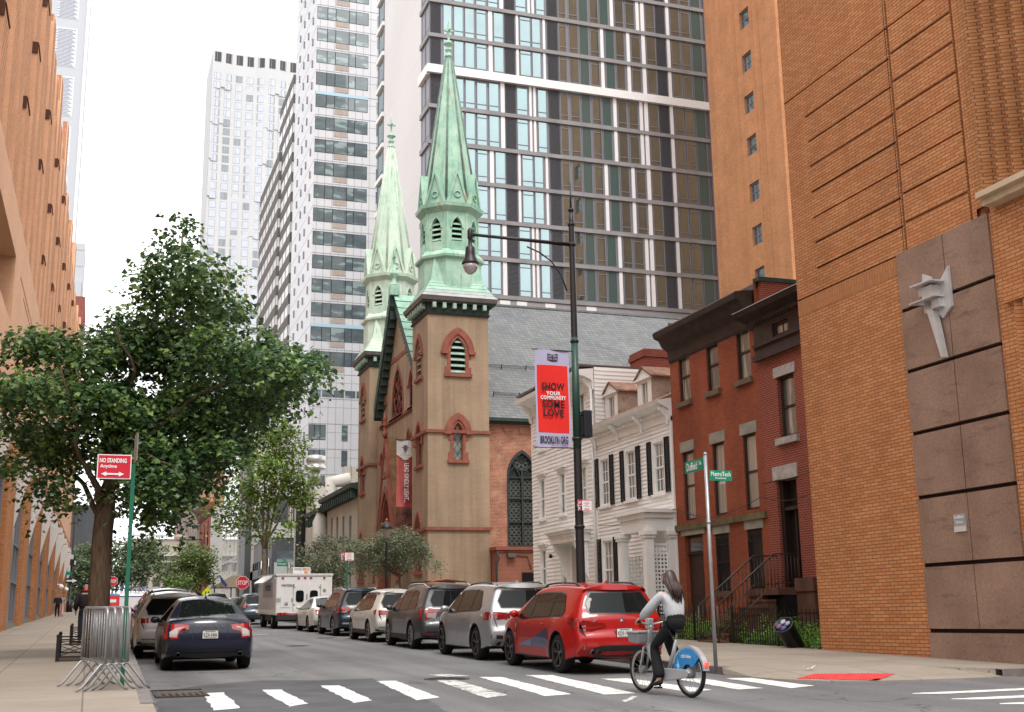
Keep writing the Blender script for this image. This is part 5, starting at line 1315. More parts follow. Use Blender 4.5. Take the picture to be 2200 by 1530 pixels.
mb = MB(); mb.box(gx1 + .03, gx1 + .5, GY - .15, GY + 8, -2, ztop + 4); mb.box(gx1 + .55, gx1 + .85, GY - .05, GY + 8, -2, ztop + 4); build_each(mb, 'corner_pilaster', M('purple_grey_metal', (.17, .15, .165), .5), gt)
mb = MB(); zb0 = floors[0]
FG.box(mb, gx0 + 2, gx1, zb0 - 3, zb0 - .45, -.04, .05); mb.build('parapet', M('parapet_grey', (.3, .29, .3), .7), gt)
mb = MB()
for px in (1085, 1121, 1182, 1270): x = PY(px, 655, GY).x; FG.box(mb, x - .5, x + .5, zb0 - 3, zb0 - .5, .051, .08)
build_each(mb, 'white_panel', m_wband, gt)
yb = gx0 / (ray(825, 200).x / ray(825, 200).y); ye = gx0 / (ray(812, 200).x / ray(812, 200).y)
def vpanels(name):
 m, nt, b = newmat(name); o = ocoord(nt); b.inputs['Roughness'].default_value = .7
 sx = node(nt, 'ShaderNodeSeparateXYZ'); L(nt, o, sx.inputs[0])
 w_ = node(nt, 'ShaderNodeMath', operation='PINGPONG'); w_.inputs[1].default_value = 3.3; L(nt, sx.outputs[2], w_.inputs[0])
 c = mixc(nt, ramp(nt, w_.outputs[0], [(.012, (1, 1, 1)), (.02, (0, 0, 0))]), ramp(nt, noise_n(nt, .12, 3, o), [(.3, (.60, .58, .575)), (.7, (.64, .62, .61))]), (.45, .44, .44))
 L(nt, c, b.inputs['Base Color']); return m
mb = MB(); mb.box(gx0 + .02, gx0 + 6, GY + 3.2, yb, -2, ztop + 4); mb.build('side_wall', vpanels('blank_panels'), gt)
u4 = Units(gt, FGL)
for z in floors[1:-1]: u4.put(yb + .2, z - H0 + .02, snap((ye - yb) - .4), snap(hh), 'G')
for i, z in enumerate(floors):
 mb = MB(); wht = i % 4 == 3; mb.box(gx0 - .25, gx0 + 2, yb + .002, ye, z - .5, z - .03); mb.build('floor_band', m_wband, gt)
OX = PY(1545, 600, 96).x; OX = 50.; fo = FW(OX)
m_obr2 = brick('far_orange_brick', (.48, .205, .085), (.56, .26, .12), (.36, .18, .10), .3, .1, .012, var=.12, pscale=.5, patch=((.33, .16, .09), 1.2, .66), streak=.1, bump=.4)
oy1 = OX / .5685; oy0 = 76.5
ot = empty('tall_brick_tower', (OX, oy0, gz(70)), 'tall plain orange brick tower with a single column of small windows', 'tower')
wz = []
for (xa, ya, xb, yb2) in ((1588, 17, 1606, 65), (1594, 110, 1613, 157), (1600, 196, 1619, 247), (1606, 286, 1625, 336), (1612, 386, 1631, 436), (1618, 480, 1637, 528), (1624, 570, 1643, 620)):
 a = PX(xa, (ya + yb2) / 2, OX); b = PX(xb, (ya + yb2) / 2, OX); m_ = PX((xa + xb) / 2, ya + 4, OX); n_ = PX((xa + xb) / 2, yb2 - 4, OX); wz.append((b.y, a.y, n_.z, m_.z))
cy_ = sum((w_[0] + w_[1]) / 2 for w_ in wz) / 7; hwid = .75; hz_ = sum(w_[3] - w_[2] for w_ in wz) / 7
wz = [(cy_ - hwid, cy_ + hwid, (w_[2] + w_[3]) / 2 - hz_ / 2, (w_[2] + w_[3]) / 2 + hz_ / 2) for w_ in wz]
mb = MB(); fo.wall(mb, oy0, oy1, -2, 75, wz, .3)
mb.add([(OX, oy1, -2), (OX + 20, oy1, -2), (OX + 20, oy1, 75), (OX, oy1, 75), (OX, oy0, -2), (OX + 20, oy0, -2), (OX + 20, oy0, 75), (OX, oy0, 75)], [(0, 1, 2, 3), (4, 5, 6, 7)])
for u in (cy_ - 2.2, cy_ - 1.2, cy_ + 1.6): fo.box(mb, u, u + .12, -2, 75, .001, .04)
mb.build('wall', m_obr2, ot)
for w_ in wz: sash(ot, fo, w_, .26, m_glass_d, m_mul, fw=.1)
WY = 145.; r_ = ray(670, 500); wx0 = r_.x / r_.y * WY; wx0 = .1672 * WY; wx1 = .2275 * WY
wt = empty('pale_apartment_tower', (wx0, WY, gz(WY)), 'white panelled apartment tower with a wide window strip on every floor', 'tower')
fy_ = [PY(680, y, WY).z for y in (10.8, 56, 101, 147, 200, 250, 297, 345, 394, 441, 490, 541, 591, 641, 698, 752)]
dz_f = (fy_[0] - fy_[-1]) / 15
m_wpan = M('white_tower_panel', (.54, .54, .555), .5, var=.05, vs=.2)
m_wside = M('white_tower_side', (.62, .62, .645), .5, var=.03, vs=.2)
mb = MB(); ft = FS(WY); ft.quad(mb, wx0, wx1, 0, 95, 0); 
mb.add([(wx0, WY, -2), (wx0, WY + 17, -2), (wx0, WY + 17, 95), (wx0, WY, 95), (wx1, WY, 0), (wx1, WY + 17, 0), (wx1, WY + 17, 95), (wx1, WY, 95)], [(0, 1, 2, 3), (4, 5, 6, 7)], 1)
mb.build('wall', [m_wpan, m_wside], wt)
mb = MB(); 
ztop0 = fy_[0] + 3 * dz_f
for i in range(32):
 zz = ztop0 - i * dz_f
 if zz < 0: break
 ft.box(mb, wx0, wx1, zz + .1, zz + .16, .001, .02); ft.box(mb, wx0, wx1, zz - dz_f * .3, zz - dz_f * .3 + .03, .001, .015)
for i in range(9): x = wx0 + (wx1 - wx0) * (i + .5) / 9; ft.box(mb, x, x + .035, 0, 95, .001, .018)
fl_ = FW(wx0)
for i in range(32): zz = ztop0 - i * dz_f; fl_.box(mb, WY, WY + 17, zz, zz + .04, .001, .012)
mb.build('panel_joints', M('joint_grey', (.22, .22, .25), .7), wt)
wsx = .2155 * WY
m_tg2 = glassmat('apartment_glass', (.06, .09, .10), curtain=((.20, .27, .26), .56), spec=.5, cscale=(.3, .3, .9), var=.35)
m_bfr = M('window_frame_black', (.02, .022, .03), .5)
m_ac = M('ac_grille_tan', (.36, .30, .26), .7, var=.2, vs=6)
def strip(root, fac, a, b, z0, z1, n, gm=m_tg2, acm=m_ac, sub=True, skip_ac=False):
 mb = MB(); w_ = (b - a)
 fac.box(mb, a, b, z0, z1, .002, .02)
 f = mb.build('window_band', m_bfr, root)
 cuts = [0, .2, .36, .62, .75, 1.0] if n == 5 else [i / n for i in range(n + 1)]
 for i in range(len(cuts) - 1):
  u0, u1 = a + w_ * cuts[i] + .05, a + w_ * cuts[i + 1] - .05
  low = z0 + .06 if (i < 2 and n == 5) else z0 + (z1 - z0) * (.0 if n != 5 else .0) + .06
  m2 = MB(); Fac((0, 0, 0), fac.u, fac.n).quad(m2, 0, u1 - u0, 0, z1 - .06 - low, 0); p = m2.build('pane', gm, f, local=True, recalc=False)
  p.location = Vector(fac.p(u0, low, .026)) - root.location
  bpy.context.view_layer.update if False else None
 if n == 5 and not skip_ac:
  m2 = MB(); fac.box(m2, a + w_ * .36, a + w_ * .62, z0 - .75, z0 - .06, .002, .05); m2.build('ac_grille', acm, root)
 return f
for i, zt in enumerate([ztop0 - k * dz_f for k in range(0, 19)]):
 strip(wt, ft, wx0 + .08, wsx, zt - 1.95, zt - .12, 5)
 mb = MB(); ft.box(mb, wx1 - .55, wx1 - .1, zt - 1.95, zt - .3, .002, .03); mb.build('window', m_tg2, wt)
for i, k in enumerate(range(21, 27)):
 zt = ztop0 - k * dz_f
 if zt < 4: break
 strip(wt, ft, wx0 - 2.6 if False else wx0 + .1, wx0 + 2.2, zt - 1.9, zt, 3)
 for a in (4.2, 7.0): mb = MB(); ft.box(mb, wx0 + a, wx0 + a + .75, zt - 2.0, zt, .002, .03); mb.build('window', m_tg2, wt)
mb = MB(); zt = ztop0 - 19.6 * dz_f
for i in range(6): ft.box(mb, wx0 + .2 + i * 1.45, wx0 + 1.5 + i * 1.45, zt - .9, zt, .002, .03)
build_each(mb, 'window', m_tg2, wt)
m_blue = M('blue_spandrel', (.36, .50, .60), .4)
mb = MB()
for k in (7, 14 + 3): zt = ztop0 - k * dz_f; ft.box(mb, wx0 + .08, wsx, zt - .12, zt + .3, .021, .03)
build_each(mb, 'blue_spandrel', m_blue, wt)
cnt = 0
mw = MB(); f0 = Fac((0, 0, 0), fl_.u, fl_.n); f0.box(mw, 0, .35, 0, .95, .002, .16); wlib = None
for k in range(-1, 23):
 for j, u in enumerate((2.2, 5.8, 9.4, 12.9)):
  zt = ztop0 - k * dz_f - 1.6 - (j % 2) * .5
  if zt < 12: continue
  P = Vector(fl_.p(WY + u, zt)) - wt.location
  if wlib is None: wlib = mw.build('vent_window', m_mul, wt, local=True); wlib.location = P
  elif cnt < 99: copyobj(wlib, P, wt)
  cnt += 1
def striped(name, lab, x, y0, y1, zt, c1, c2, front, xw=10, fh=3.05, split=.5, wx=1.6):
 r = empty(name, (x, y0, gz(y0)), lab, 'building'); mb = MB(); fx = FW(x); f2 = FS(y0)
 fx.quad(mb, y0, y1, -1, zt, -.3); f2.quad(mb, x + .3, x + xw, -1, zt, 0); mb.add([(x + .3, y0, zt), (x + xw, y0, zt), (x + xw, y1, zt), (x + .3, y1, zt)], [(0, 1, 2, 3)]); mb.build('wall', front, r)
 n = int(zt / fh); 
 for i in range(n):
  z = zt - (i + 1) * fh
  mb = MB(); mb.box(x, x + front_w, y0 - .02, y1, z + fh * split, z + fh); mb.build('spandrel', c1, r)
  mb = MB(); mb.box(x + .03, x + front_w, y0 - .01, y1, z + .001, z + fh * split - .001); mb.build('window_row', c2, r)
 mb = MB(); yy = y0
 while yy < y1: mb.box(x - .02, x + .1, yy, yy + .16, -1, zt); yy += 3.4
 mb.build('mullions', c1, r)
 return r
front_w = .9
m_stb = M('dark_taupe_panel', (.13, .115, .11), .8, var=.1); m_stw = M('bright_strip', (.66, .66, .66), .4, var=.12, vs=1); m_stg = M('light_taupe', (.33, .31, .30), .8)
yA_ = 24.3 / .1478
striped('striped_slab_block', 'tall slab block with dark and white horizontal stripes beside the pale tower', 24.3, yA_, yA_ + 13.5, .4803 * yA_, m_stb, m_stw, m_stg)
yB_ = 23.9 / .1368
striped('brown_slab_block', 'brown and white ribbed slab block left of the striped one', 23.9, yB_, yB_ + 22, .405 * yB_, m_stb, M('strip_white', (.62, .61, .60), .7), m_stg, split=.48)
RY = 330.; rx0, rx1 = .0762 * RY, .152 * RY
rt2 = empty('rippled_white_tower', (rx0, RY, gz(RY)), 'distant white tower with a folded facade of square windows and dark openings on top', 'tower')
m_rip = M('rippled_white', (.50, .50, .505), .7, var=.04, vs=.1)
ztr = .4925 * RY; nf = 44; fhr = 2.78; ncol = 8; cw = (rx1 - rx0) / ncol
m_rg = glassmat('painted_sky_glass', (.36, .39, .46), var=.08); m_rgd = glassmat('dark_far_glass', (.10, .13, .15), var=.3)  # pale panes carry the reflected sky in their base colour
mb = MB(); fr_ = FS(RY)
dep = [0, .0, .0, 1.0, .2, 0, 0.2, 1.2, .4]
def ripd(i, k): return .9 * max(0, math.sin(i * 1.25 + .45 * (k // 4) + 1.2)) 
for k in range(nf // 4 + 1):
 z1_ = ztr - k * 4 * fhr - (0 if k == 0 else 0); z0_ = max(0, z1_ - 4 * fhr)
 for i in range(ncol):
  d0, d1 = ripd(i, k * 4), ripd(i + 1, k * 4); a, b = rx0 + i * cw, rx0 + (i + 1) * cw
  mb.add([(a, RY - d0, z0_), (b, RY - d1, z0_), (b, RY - d1, z1_), (a, RY - d0, z1_), (a, RY, z0_), (b, RY, z0_), (a, RY, z1_), (b, RY, z1_)], [(0, 1, 2, 3), (0, 1, 5, 4), (3, 2, 7, 6)])
mb.box(rx0, rx1, RY + .02, RY + 20, 0, ztr)
mb.build('wall', m_rip, rt2)
mbf = MB(); f0 = FS(0); lw, ld, big_, stuffv = None, None, [], [MB(), MB()]
cnt = 0
m_open = M('roof_opening', (.07, .07, .075), .8)
for k in range(0, 34):
 for i in range(ncol):
  d = ripd(i, k) ; d1 = ripd(i + 1, k); z = ztr - (k + 1) * fhr - .35; a = rx0 + i * cw + cw * .22; w_ = cw * .56
  da = d + (d1 - d) * .22; db = d + (d1 - d) * .78
  if k == 0: z0q, hq = z - .3, 3.0
  elif k == 1: continue
  else: z0q, hq = z - .2, 1.95
  dark = random.random() < .1 or (k in (8, 9, 10) and i == 1) or (k > 24 and random.random() < .35)
  vs = [(a, RY - da - .03, z0q), (a + w_, RY - db - .03, z0q), (a + w_, RY - db - .03, z0q + hq), (a, RY - da - .03, z0q + hq)]
  fr = [(a - .12, RY - da - .015, z0q - .12), (a + w_ + .12, RY - db - .015, z0q - .12), (a + w_ + .12, RY - db - .015, z0q + hq + .12), (a - .12, RY - da - .015, z0q + hq + .12)]
  m2 = MB(); m2.add(vs, [(0, 1, 2, 3)], 0); m2.add([(a + w_ * .3, RY - da - .05, z0q), (a + w_ * .3 + .09, RY - da - .05, z0q), (a + w_ * .3 + .09, RY - da - .05, z0q + hq), (a + w_ * .3, RY - da - .05, z0q + hq)], [(0, 1, 2, 3)], 1); m2.add(fr, [(0, 1, 2, 3)], 1)
  mt = [m_open if k == 0 else (m_rgd if dark else m_rg), M_frame if 'M_frame' in globals() else m_stg]
  cnt += 1
  if cnt <= 100: m2.build('window', mt, rt2, recalc=False)
  else:
   t_ = stuffv[1 if dark else 0]; t_.add(vs, [(0, 1, 2, 3)], 0); t_.add(fr, [(0, 1, 2, 3)], 1)
mq = MB(); o1 = stuffv[0]; o2 = stuffv[1]
mq.v = o1.v + o2.v; n_ = len(o1.v); mq.f = o1.f + [[i + n_ for i in f] for f in o2.f]; mq.m = o1.m + [2 if x == 0 else 1 for x in o2.m]; mq.s = [False] * len(mq.f)
o = mq.build('window', [m_rg, m_stg, m_rgd], rt2, recalc=False); o['kind'] = 'stuff'
LY = 260.; lx0, lx1 = -.0600 * LY, -.0283 * LY
lt = empty('pale_left_tower', (lx1, LY, gz(LY)), 'pale grey high tower with finely ribbed window bays rising over the left brick building', 'tower')
m_lgt = M('pale_grey_cladding', (.43, .44, .47), .6, var=.03); m_lgl = glassmat('pale_louvre', (.45, .46, .5), var=.06)
mb = MB(); mb.box(lx0, lx1, LY, LY + 20, 0, 190); mb.build('wall', m_lgt, lt)
fz = FS(LY)
for i in range(9):
 zt = 62 + i * 11.5; m2 = MB(); fz.box(m2, lx0 + 1.8, lx1 - 2.0, zt, zt + 9.3, .0, .05); w_ = m2.build('bay', m_lgl, lt)
 m2 = MB()
 for j in range(28): fz.box(m2, lx0 + 1.8 + (j % 2) * .4, lx1 - 2.3 - (j % 3) * .35, zt + .2 + j * .32, zt + .3 + j * .32, .051, .12)
 m2.build('fins', M('fin_grey', (.30, .31, .36), .6) if i == 0 else bpy.data.materials['fin_grey'], w_)
mb = MB(); mb.box(lx1 - .35, lx1 + .25, LY - .3, LY - .001, 0, 190); mb.build('corner_fin', m_wband, lt)
sy = 230.; s2 = empty('small_white_block', (-.0205 * sy, sy, gz(sy)), 'narrow pale block behind the end of the left brick building', 'building')
mb = MB(); mb.box(-.027 * sy, -.0190 * sy, sy, sy + 10, 0, .306 * sy); mb.box(-.027 * sy, -.0200 * sy, sy - 1.5, sy - .01, 0, .272 * sy); mb.build('wall', m_lgt, s2)
mb = MB()
for i in range(9): mb.box(-.0268 * sy, -.0192 * sy, sy - .03, sy - .002, .30 * sy - i * 3.2, .30 * sy - i * 3.2 + .12)
mb.build('cladding_joints', m_stg, s2)
sy = 175.; s3 = empty('dark_red_end_block', (-.0185 * sy, sy, gz(sy)), 'dark red brick block just past the left building', 'building')
mb = MB(); mb.box(-.03 * sy, -.0165 * sy, sy, sy + 14, 0, .2610 * sy); mb.build('wall', brick('far_red_brick', (.25, .07, .06), (.2, .06, .05), (.3, .15, .12), .4, .12, .01), s3)
mb = MB()
for i in range(7): mb.box(-.0160 * sy - .06, -.0165 * sy + .02, sy + 1 + i * 1.7, sy + 1.7 + i * 1.7, 5, .255 * sy)
build_each(mb, 'pilaster', M('end_brick', (.28, .09, .07), .8), s3)
for nm, lab, b in (('rear_brick_block', 'brown brick block behind the viewer mirrored in the lowest glass rows', (62, 125, -38, -20, 62)), ('opposite_brick_block', 'long brick block across the junction behind the viewer, mirrored in car paint', (-70, 60, -48, -30, 24))):
 r = empty(nm, ((b[0] + b[1]) / 2, b[3], -3), lab, 'building'); x0, x1, y0, y1, h = b
 mb = MB(); mb.box(x0, x1, y0, y1, -4, h); mb.build('wall', M('rear_brick', (.20, .13, .075), .9, var=.15, vs=.3), r)
 fb_ = Fac((0, y1, 0), (1, 0, 0), (0, 1, 0)); z = 4; first = None; c = 0
 while z < h - 3 and c < 95:
  x = x0 + 2
  while x < x1 - 2 and c < 95:
   if first is None: m2 = MB(); fb_0 = Fac((0, 0, 0), (1, 0, 0), (0, 1, 0)); fb_0.box(m2, 0, 1.6, 0, 2.2, .0, .05); first = m2.build('window', m_glass_d, r, local=True); first.location = Vector(fb_.p(x, z)) - r.location
   else: copyobj(first, Vector(fb_.p(x, z)) - r.location, r)
   x += 6.5; c += 1
  z += 9
# ================================================================== left brick building (its line turns slightly from the street axis)
LD = Vector((.0108, 1, 0)).normalized(); LN = Vector((1, -.0108, 0)).normalized()
LF = Fac((-4.04, 0, 0), LD, LN)
m_lbr = brick('left_brick', (.62, .30, .155), (.68, .36, .20), (.34, .16, .09), .4, .24, .028, var=.1, pscale=.5, bump=1.0)
m_lsm = brick('left_smooth_brick', (.68, .40, .25), (.72, .44, .29), (.60, .36, .22), .3, .1, .006, var=.07, pscale=.4, bump=.2)
lb = empty('left_brick_building', (-6, 60, gz(60)), 'long orange brick building with stepped vertical piers and white brackets along the left pavement', 'building')
ZT, ZL, YE = 31.5, 16.2, 150.
mb = MB(); LF.wall(mb, 20, YE, ZL, ZT, [], 0, d=-.45)
LF.quad(mb, 20, 60, ZT, 60, -.45)
mb.add([LF.p(20, ZT, -.45), LF.p(YE, ZT, -.45), LF.p(YE, ZT, -20), LF.p(20, ZT, -20), LF.p(YE, -2, .0), LF.p(YE, -2, -20), LF.p(YE, ZT, .0)], [(0, 1, 2, 3), (4, 5, 2, 6)])
mb.v = [v for v in mb.v]
mb.f = [f for i, f in enumerate(mb.f) if i != 1]; mb.m.pop(1); mb.s.pop(1)
mb.build('upper_wall', m_lbr, lb)
mb = MB(); hole = (36, 49.6, 11.6, 14.4); sl1 = [(52.5 + i * 2.2, 52.5 + i * 2.2 + 9, 14.3 - .35 * i, 14.42 - .35 * i) for i in range(2)]
LF.wall(mb, 20, YE, 9.2, ZL, [hole] + sl1, 1.6); mb.build('smooth_band', m_lsm, lb)
mb = MB(); LF.quad(mb, 36, 49.6, 11.6, 14.4, -1.5); mb.build('recess_soffit', M('grey_soffit', (.25, .24, .23), .7), lb)
y = 28.0; i = 0
while y < YE - 3:
 brk = ZL + 2.2 + (i * 4.1) % 11
 mb = MB()
 pw = 1.75
 def seg(z0, z1, d0, w_):
  vs = [LF.p(y, z0, -.45), LF.p(y + w_, z0, -.45), LF.p(y + w_, z0, d0), LF.p(y, z0, d0), LF.p(y, z1, -.45), LF.p(y + w_, z1, -.45), LF.p(y + w_, z1, d0), LF.p(y, z1, d0)]
  mb.add(vs, [(2, 3, 7, 6), (0, 1, 2, 3), (4, 5, 6, 7)], 0); mb.add([vs[j] for j in (0, 3, 7, 4)] + [vs[j] for j in (1, 2, 6, 5)], [(0, 1, 2, 3), (4, 5, 6, 7)], 1)
 seg(ZL + .01, brk, .0, pw); seg(brk + .02, brk + 5.5, -.10, pw); seg(brk + 5.52, ZT, -.16, pw)
 mb.build('pier', [m_lbr, m_lsm], lb)
 mb = MB(); LF.box(mb, y + .02, y + pw - .02, brk - .1, brk - .01, .001, .04); LF.box(mb, y - .06, y - .002, brk - .5, brk + .02, -.3, .01)  # dark boxes paint in the shade at the underside of each pier step
 build_each(mb, 'step_shade', m_joint2 if i else globals().setdefault('m_joint2', M('painted_step_shade', (.10, .045, .03), .9)), lb)
 y += 3.5; i += 1
m_lgr = M('grey_granite_left', (.16, .15, .14), .3, var=.3, vs=2); m_lgl2 = glassmat('shop_glass', (.10, .12, .11), spec=.6)
m_brk = M('white_bracket', (.60, .58, .56), .6)
mb = MB(); LF.wall(mb, 20, YE, -1.5, 9.19, [], 0, d=-.5); mb.build('lower_wall', m_lsm, lb)
y = 29.5; i = 0
while y < YE - 4:
 zb = gz(y) + .05
 mb = MB(); LF.box(mb, y, y + 4.2, zb - .5, 9.19, -.49, .0); mb.build('brick_pier', m_orbr, lb)
 mb = MB(); LF.box(mb, y + 4.21, y + 6.2, zb - .5, 4.8 + zb, -.49, -.06); LF.box(mb, y + 4.21, y + 6.2, 4.85 + zb, 7.4, -.49, -.12); g_ = mb.build('granite_pier', m_lgr, lb)
 mb = MB(); LF.box(mb, y + 6.21, y + 12.45, zb + .5, 6.3, -.49, -.3); w_ = mb.build('window', m_lgl2, lb)
 mb = MB()
 for z in (zb + .5, zb + 2.4, zb + 4.2, 6.2): LF.box(mb, y + 6.22, y + 12.44, z, z + .1, -.299, -.2)
 for u in (6.22, 8.2, 10.2, 12.3): LF.box(mb, y + u, y + u + .09, zb + .6, 6.2, -.298, -.21)
 mb.build('frame', m_mul, w_)
 mb = MB(); LF.box(mb, y + 6.21, y + 12.45, zb - .4, zb + .49, -.49, -.1); mb.build('plinth', m_lgr, lb)
 z5 = 6.7
 mb = MB()
 vs = [LF.p(y + a, z5 - b, c) for a in (4.3, 4.7) for b, c in ((2.3, .0), (0, .0), (0, .6), (1.0, .3))]
 mb.add(vs, [(0, 1, 2, 3), (7, 6, 5, 4), (0, 3, 7, 4), (3, 2, 6, 7), (1, 5, 6, 2)])
 LF.box(mb, y + 4.3, y + 5.4, z5 + .002, z5 + .42, .0, .85); LF.box(mb, y + 4.4, y + 5.2, z5 + .44, z5 + .9, .0, .6)
 mb.build('bracket', m_brk, lb)
 y += 12.5; i += 1
for yy, z in ((118, 3.4), (135, 3.6)):
 mb = MB(); p = LF.p(yy, z, .35); mb.tube([LF.p(yy, z + .2, 0), LF.p(yy, z + .2, .35)], .05, 5); mb.ball(p, .22, 8); mb.build('dome_camera', m_white, lb)
# ================================================================== low rise row beyond the church and the shopping street
m_crm = M('cream_stucco', (.50, .46, .40), .8, var=.1, vs=.6, bump=.15, bs=8)
m_crm2 = M('pale_stucco', (.56, .54, .50), .8, var=.08, vs=.6)
LX = 18.6; fl2 = FW(LX)
def PL(px, py): return PX(px, py, LX)
ya, yb = FY0 + TW * .95 + .05, PL(703, 1100).y
c1 = empty('cream_row_house', (LX, ya, gz(ya)), 'cream stucco row house with a black bracketed cornice right behind the church', 'house')
zt = PL(735, 1083).z; hs_ = []
for px in (712, 724, 737, 752): y_ = PL(px, 1150).y; hs_ += [(y_ - .45, y_ + .45, PL(px, 1165).z - .2, PL(px, 1165).z + 2.0), (y_ - .45, y_ + .45, gz(95) + 1, gz(95) + 3.2)]
mb = MB(); fl2.wall(mb, ya, yb, gz(ya) - .2, zt, hs_, .25); mb.add([(LX, yb, 0), (LX + 10, yb, 0), (LX + 10, yb, zt), (LX, yb, zt)], [(0, 1, 2, 3)]); mb.build('wall', m_crm, c1)
for h in hs_: sash(c1, fl2, h, .2, m_glass_d, m_mul)
mb = MB(); mb.prism([(LX, zt - .1), (LX - .15, zt), (LX - .25, zt + .45), (LX - .75, zt + .6), (LX - .8, zt + .9), (LX + .5, zt + 1.1), (LX + .5, zt - .1)], 'y', ya, yb); mb.build('cornice', m_cornice, c1)
mb = MB()
for i in range(16): u = ya + .4 + i * (yb - ya - .6) / 15; mb.box(LX - .65, LX - .26, u - .13, u + .13, zt - .15, zt + .44)
build_each(mb, 'bracket', m_cornice, c1)
mb = MB(); mb.tube([(LX - .55, yb + .3, gz(yb)), (LX - .55, yb + .3, zt - 1.0), (LX + .6, yb + 1.6, zt + 1.2), (LX + .6, yb + 1.6, zt + 2.6), (LX + 2.2, yb + 1.6, zt + 2.9)], .62, 8); mb.build('exhaust_duct', m_crm2, c1)
ya, yb = yb + .05, PL(672, 1130).y
c2 = empty('small_cream_house', (LX, ya, gz(ya)), 'small cream house with a short black cornice left of the round duct', 'house')
zt = PL(690, 1120).z
mb = MB(); h2 = [(ya + 3.2 + i * 2.4, ya + 4.0 + i * 2.4, z, z + 2.6) for i in range(2) for z in (gz(112) + 1, gz(112) + 4.6)]
fl2.wall(mb, ya, yb, gz(ya) - .2, zt, h2, .25); mb.add([(LX, ya, 0), (LX + 8, ya, 0), (LX + 8, ya, zt), (LX, ya, zt)], [(0, 1, 2, 3)]); mb.build('wall', m_crm, c2)
for h in h2: sash(c2, fl2, h, .2, m_glass_d, m_mul)
mb = MB(); mb.prism([(LX, zt - .1), (LX - .15, zt), (LX - .25, zt + .4), (LX - .75, zt + .6), (LX - .8, zt + .9), (LX + .5, zt + 1.0), (LX + .5, zt - .1)], 'y', ya, yb)
for i in range(8): u = ya + .4 + i * (yb - ya - .6) / 7; mb.box(LX - .65, LX - .25, u - .13, u + .13, zt - .25, zt + .4)
mb.build('cornice', m_cornice, c2)
Yr = 124.; f5 = FS(Yr); r0, r1 = PY(690, 1080, Yr).x, PY(800, 1080, Yr).x
c3 = empty('white_rear_building', (r0, Yr, gz(Yr)), 'white rendered building with one black framed window and air conditioners on its roof', 'building')
zt = PY(720, 1044, Yr).z; wq = (PY(692, 1085, Yr).x, PY(715, 1085, Yr).x, PY(704, 1084, Yr).z, PY(704, 1064, Yr).z); wq2 = (PY(751, 1085, Yr).x, PY(770, 1085, Yr).x, PY(760, 1075, Yr).z - 1.5, PY(760, 1066, Yr).z)
mb = MB(); r0b = PY(676, 1080, Yr).x
f5.wall(mb, r0b, r1, 0, zt, [wq, wq2], .2); mb.add([(r0b, Yr, 0), (r0b, Yr + 12, 0), (r0b, Yr + 12, zt), (r0b, Yr, zt), (r1, Yr, zt), (r1, Yr + 12, zt)], [(0, 1, 2, 3), (3, 2, 5, 4)]); mb.build('wall', m_crm2, c3)
sash(c3, f5, wq, .15, m_glass_d, m_bfr, cols=1); sash(c3, f5, wq2, .15, m_glass_d, m_white)
mb = MB(); f5.box(mb, r0b - .1, r1, zt + .002, zt + .35, -.5, .2); mb.build('parapet', m_lead, c3)
mb = MB()
for px in (750, 763): p = PY(px, 1040, Yr); mb.box(p.x - .45, p.x + .25, Yr + .1, Yr + 1, zt + .36, zt + 2.1)
build_each(mb, 'air_conditioner', M('ac_beige', (.5, .47, .4), .6, var=.1), c3)
mb = MB(); p = PY(683, 1020, Yr - 1); mb.lathe([(.9, 0), (1.1, .1), (1.1, .35), (.95, .45), (.95, .8), (1.05, .9), (1.05, 1.5), (.6, 1.6)], (p.x, Yr + .4, zt + 1.6), 14); mb.lathe([(.5, .3), (.5, 1.6)], (p.x, Yr + .4, zt), 10); mb.build('roof_vent', M('steel_vent', (.5, .5, .48), .35, metal=.6), c3)
ya, yb = PL(672, 1130).y + .05, PL(632, 1130).y
c4 = empty('tall_cream_house', (LX, ya, gz(ya)), 'tall cream rendered building with narrow windows and a full height black downpipe panel', 'building')
zt = PL(660, 1052).z; h4 = [(ya + o_, ya + o_ + 1.0, z, z + 3.2) for o_ in (1.2, 13.5) for z in (2.5, 8.2)]
mb = MB(); fl2.wall(mb, ya, yb, 0, zt, h4, .3); mb.add([(LX, ya, 0), (LX + 6, ya, 0), (LX + 6, ya, zt), (LX, ya, zt)], [(0, 1, 2, 3)]); mb.build('wall', m_crm2, c4)
for h in h4: sash(c4, fl2, h, .25, m_glass_d, m_mul)
mb = MB(); ys_ = PL(650, 1150).y; fl2.box(mb, ys_ - 1.6, ys_ + 1.6, 0, zt - 1, .002, .4); mb.build('black_stripe', m_void, c4)
Yg = 144.; gX0 = PY(584, 1180, Yg).x; fgS = FS(Yg); fgW = FW(gX0)
c5 = empty('grey_shop_building', (gX0, Yg, gz(Yg)), 'grey stone shop building with louvred band on the far right corner', 'building')
m_gst = M('grey_panel_stone', (.20, .20, .205), .6, var=.12, vs=.4); m_gdk = M('dark_granite', (.065, .07, .08), .4, var=.2, vs=.5)
zt = PY(600, 1105, Yg).z; yend = gX0 / (ray(545, 1200).x / ray(545, 1200).y)
mb = MB(); fgW.quad(mb, Yg, yend, -1, zt + 2); mb.build('side_wall', m_gst, c5)
mb = MB(); fgS.quad(mb, gX0, gX0 + 12, -1, zt + 2); mb.build('wall', m_gdk, c5)
zl0, zl1 = PY(600, 1155, Yg).z, PY(600, 1122, Yg).z
mb = MB()
for i in range(8): z = zl0 + (zl1 - zl0) * i / 8; fgS.box(mb, gX0, gX0 + 12, z, z + .2, .01, .12); fgW.box(mb, Yg, yend, z, z + .2, .01, .12)
mb.build('louvre_band', M('light_louvre', (.5, .5, .5), .6), c5)
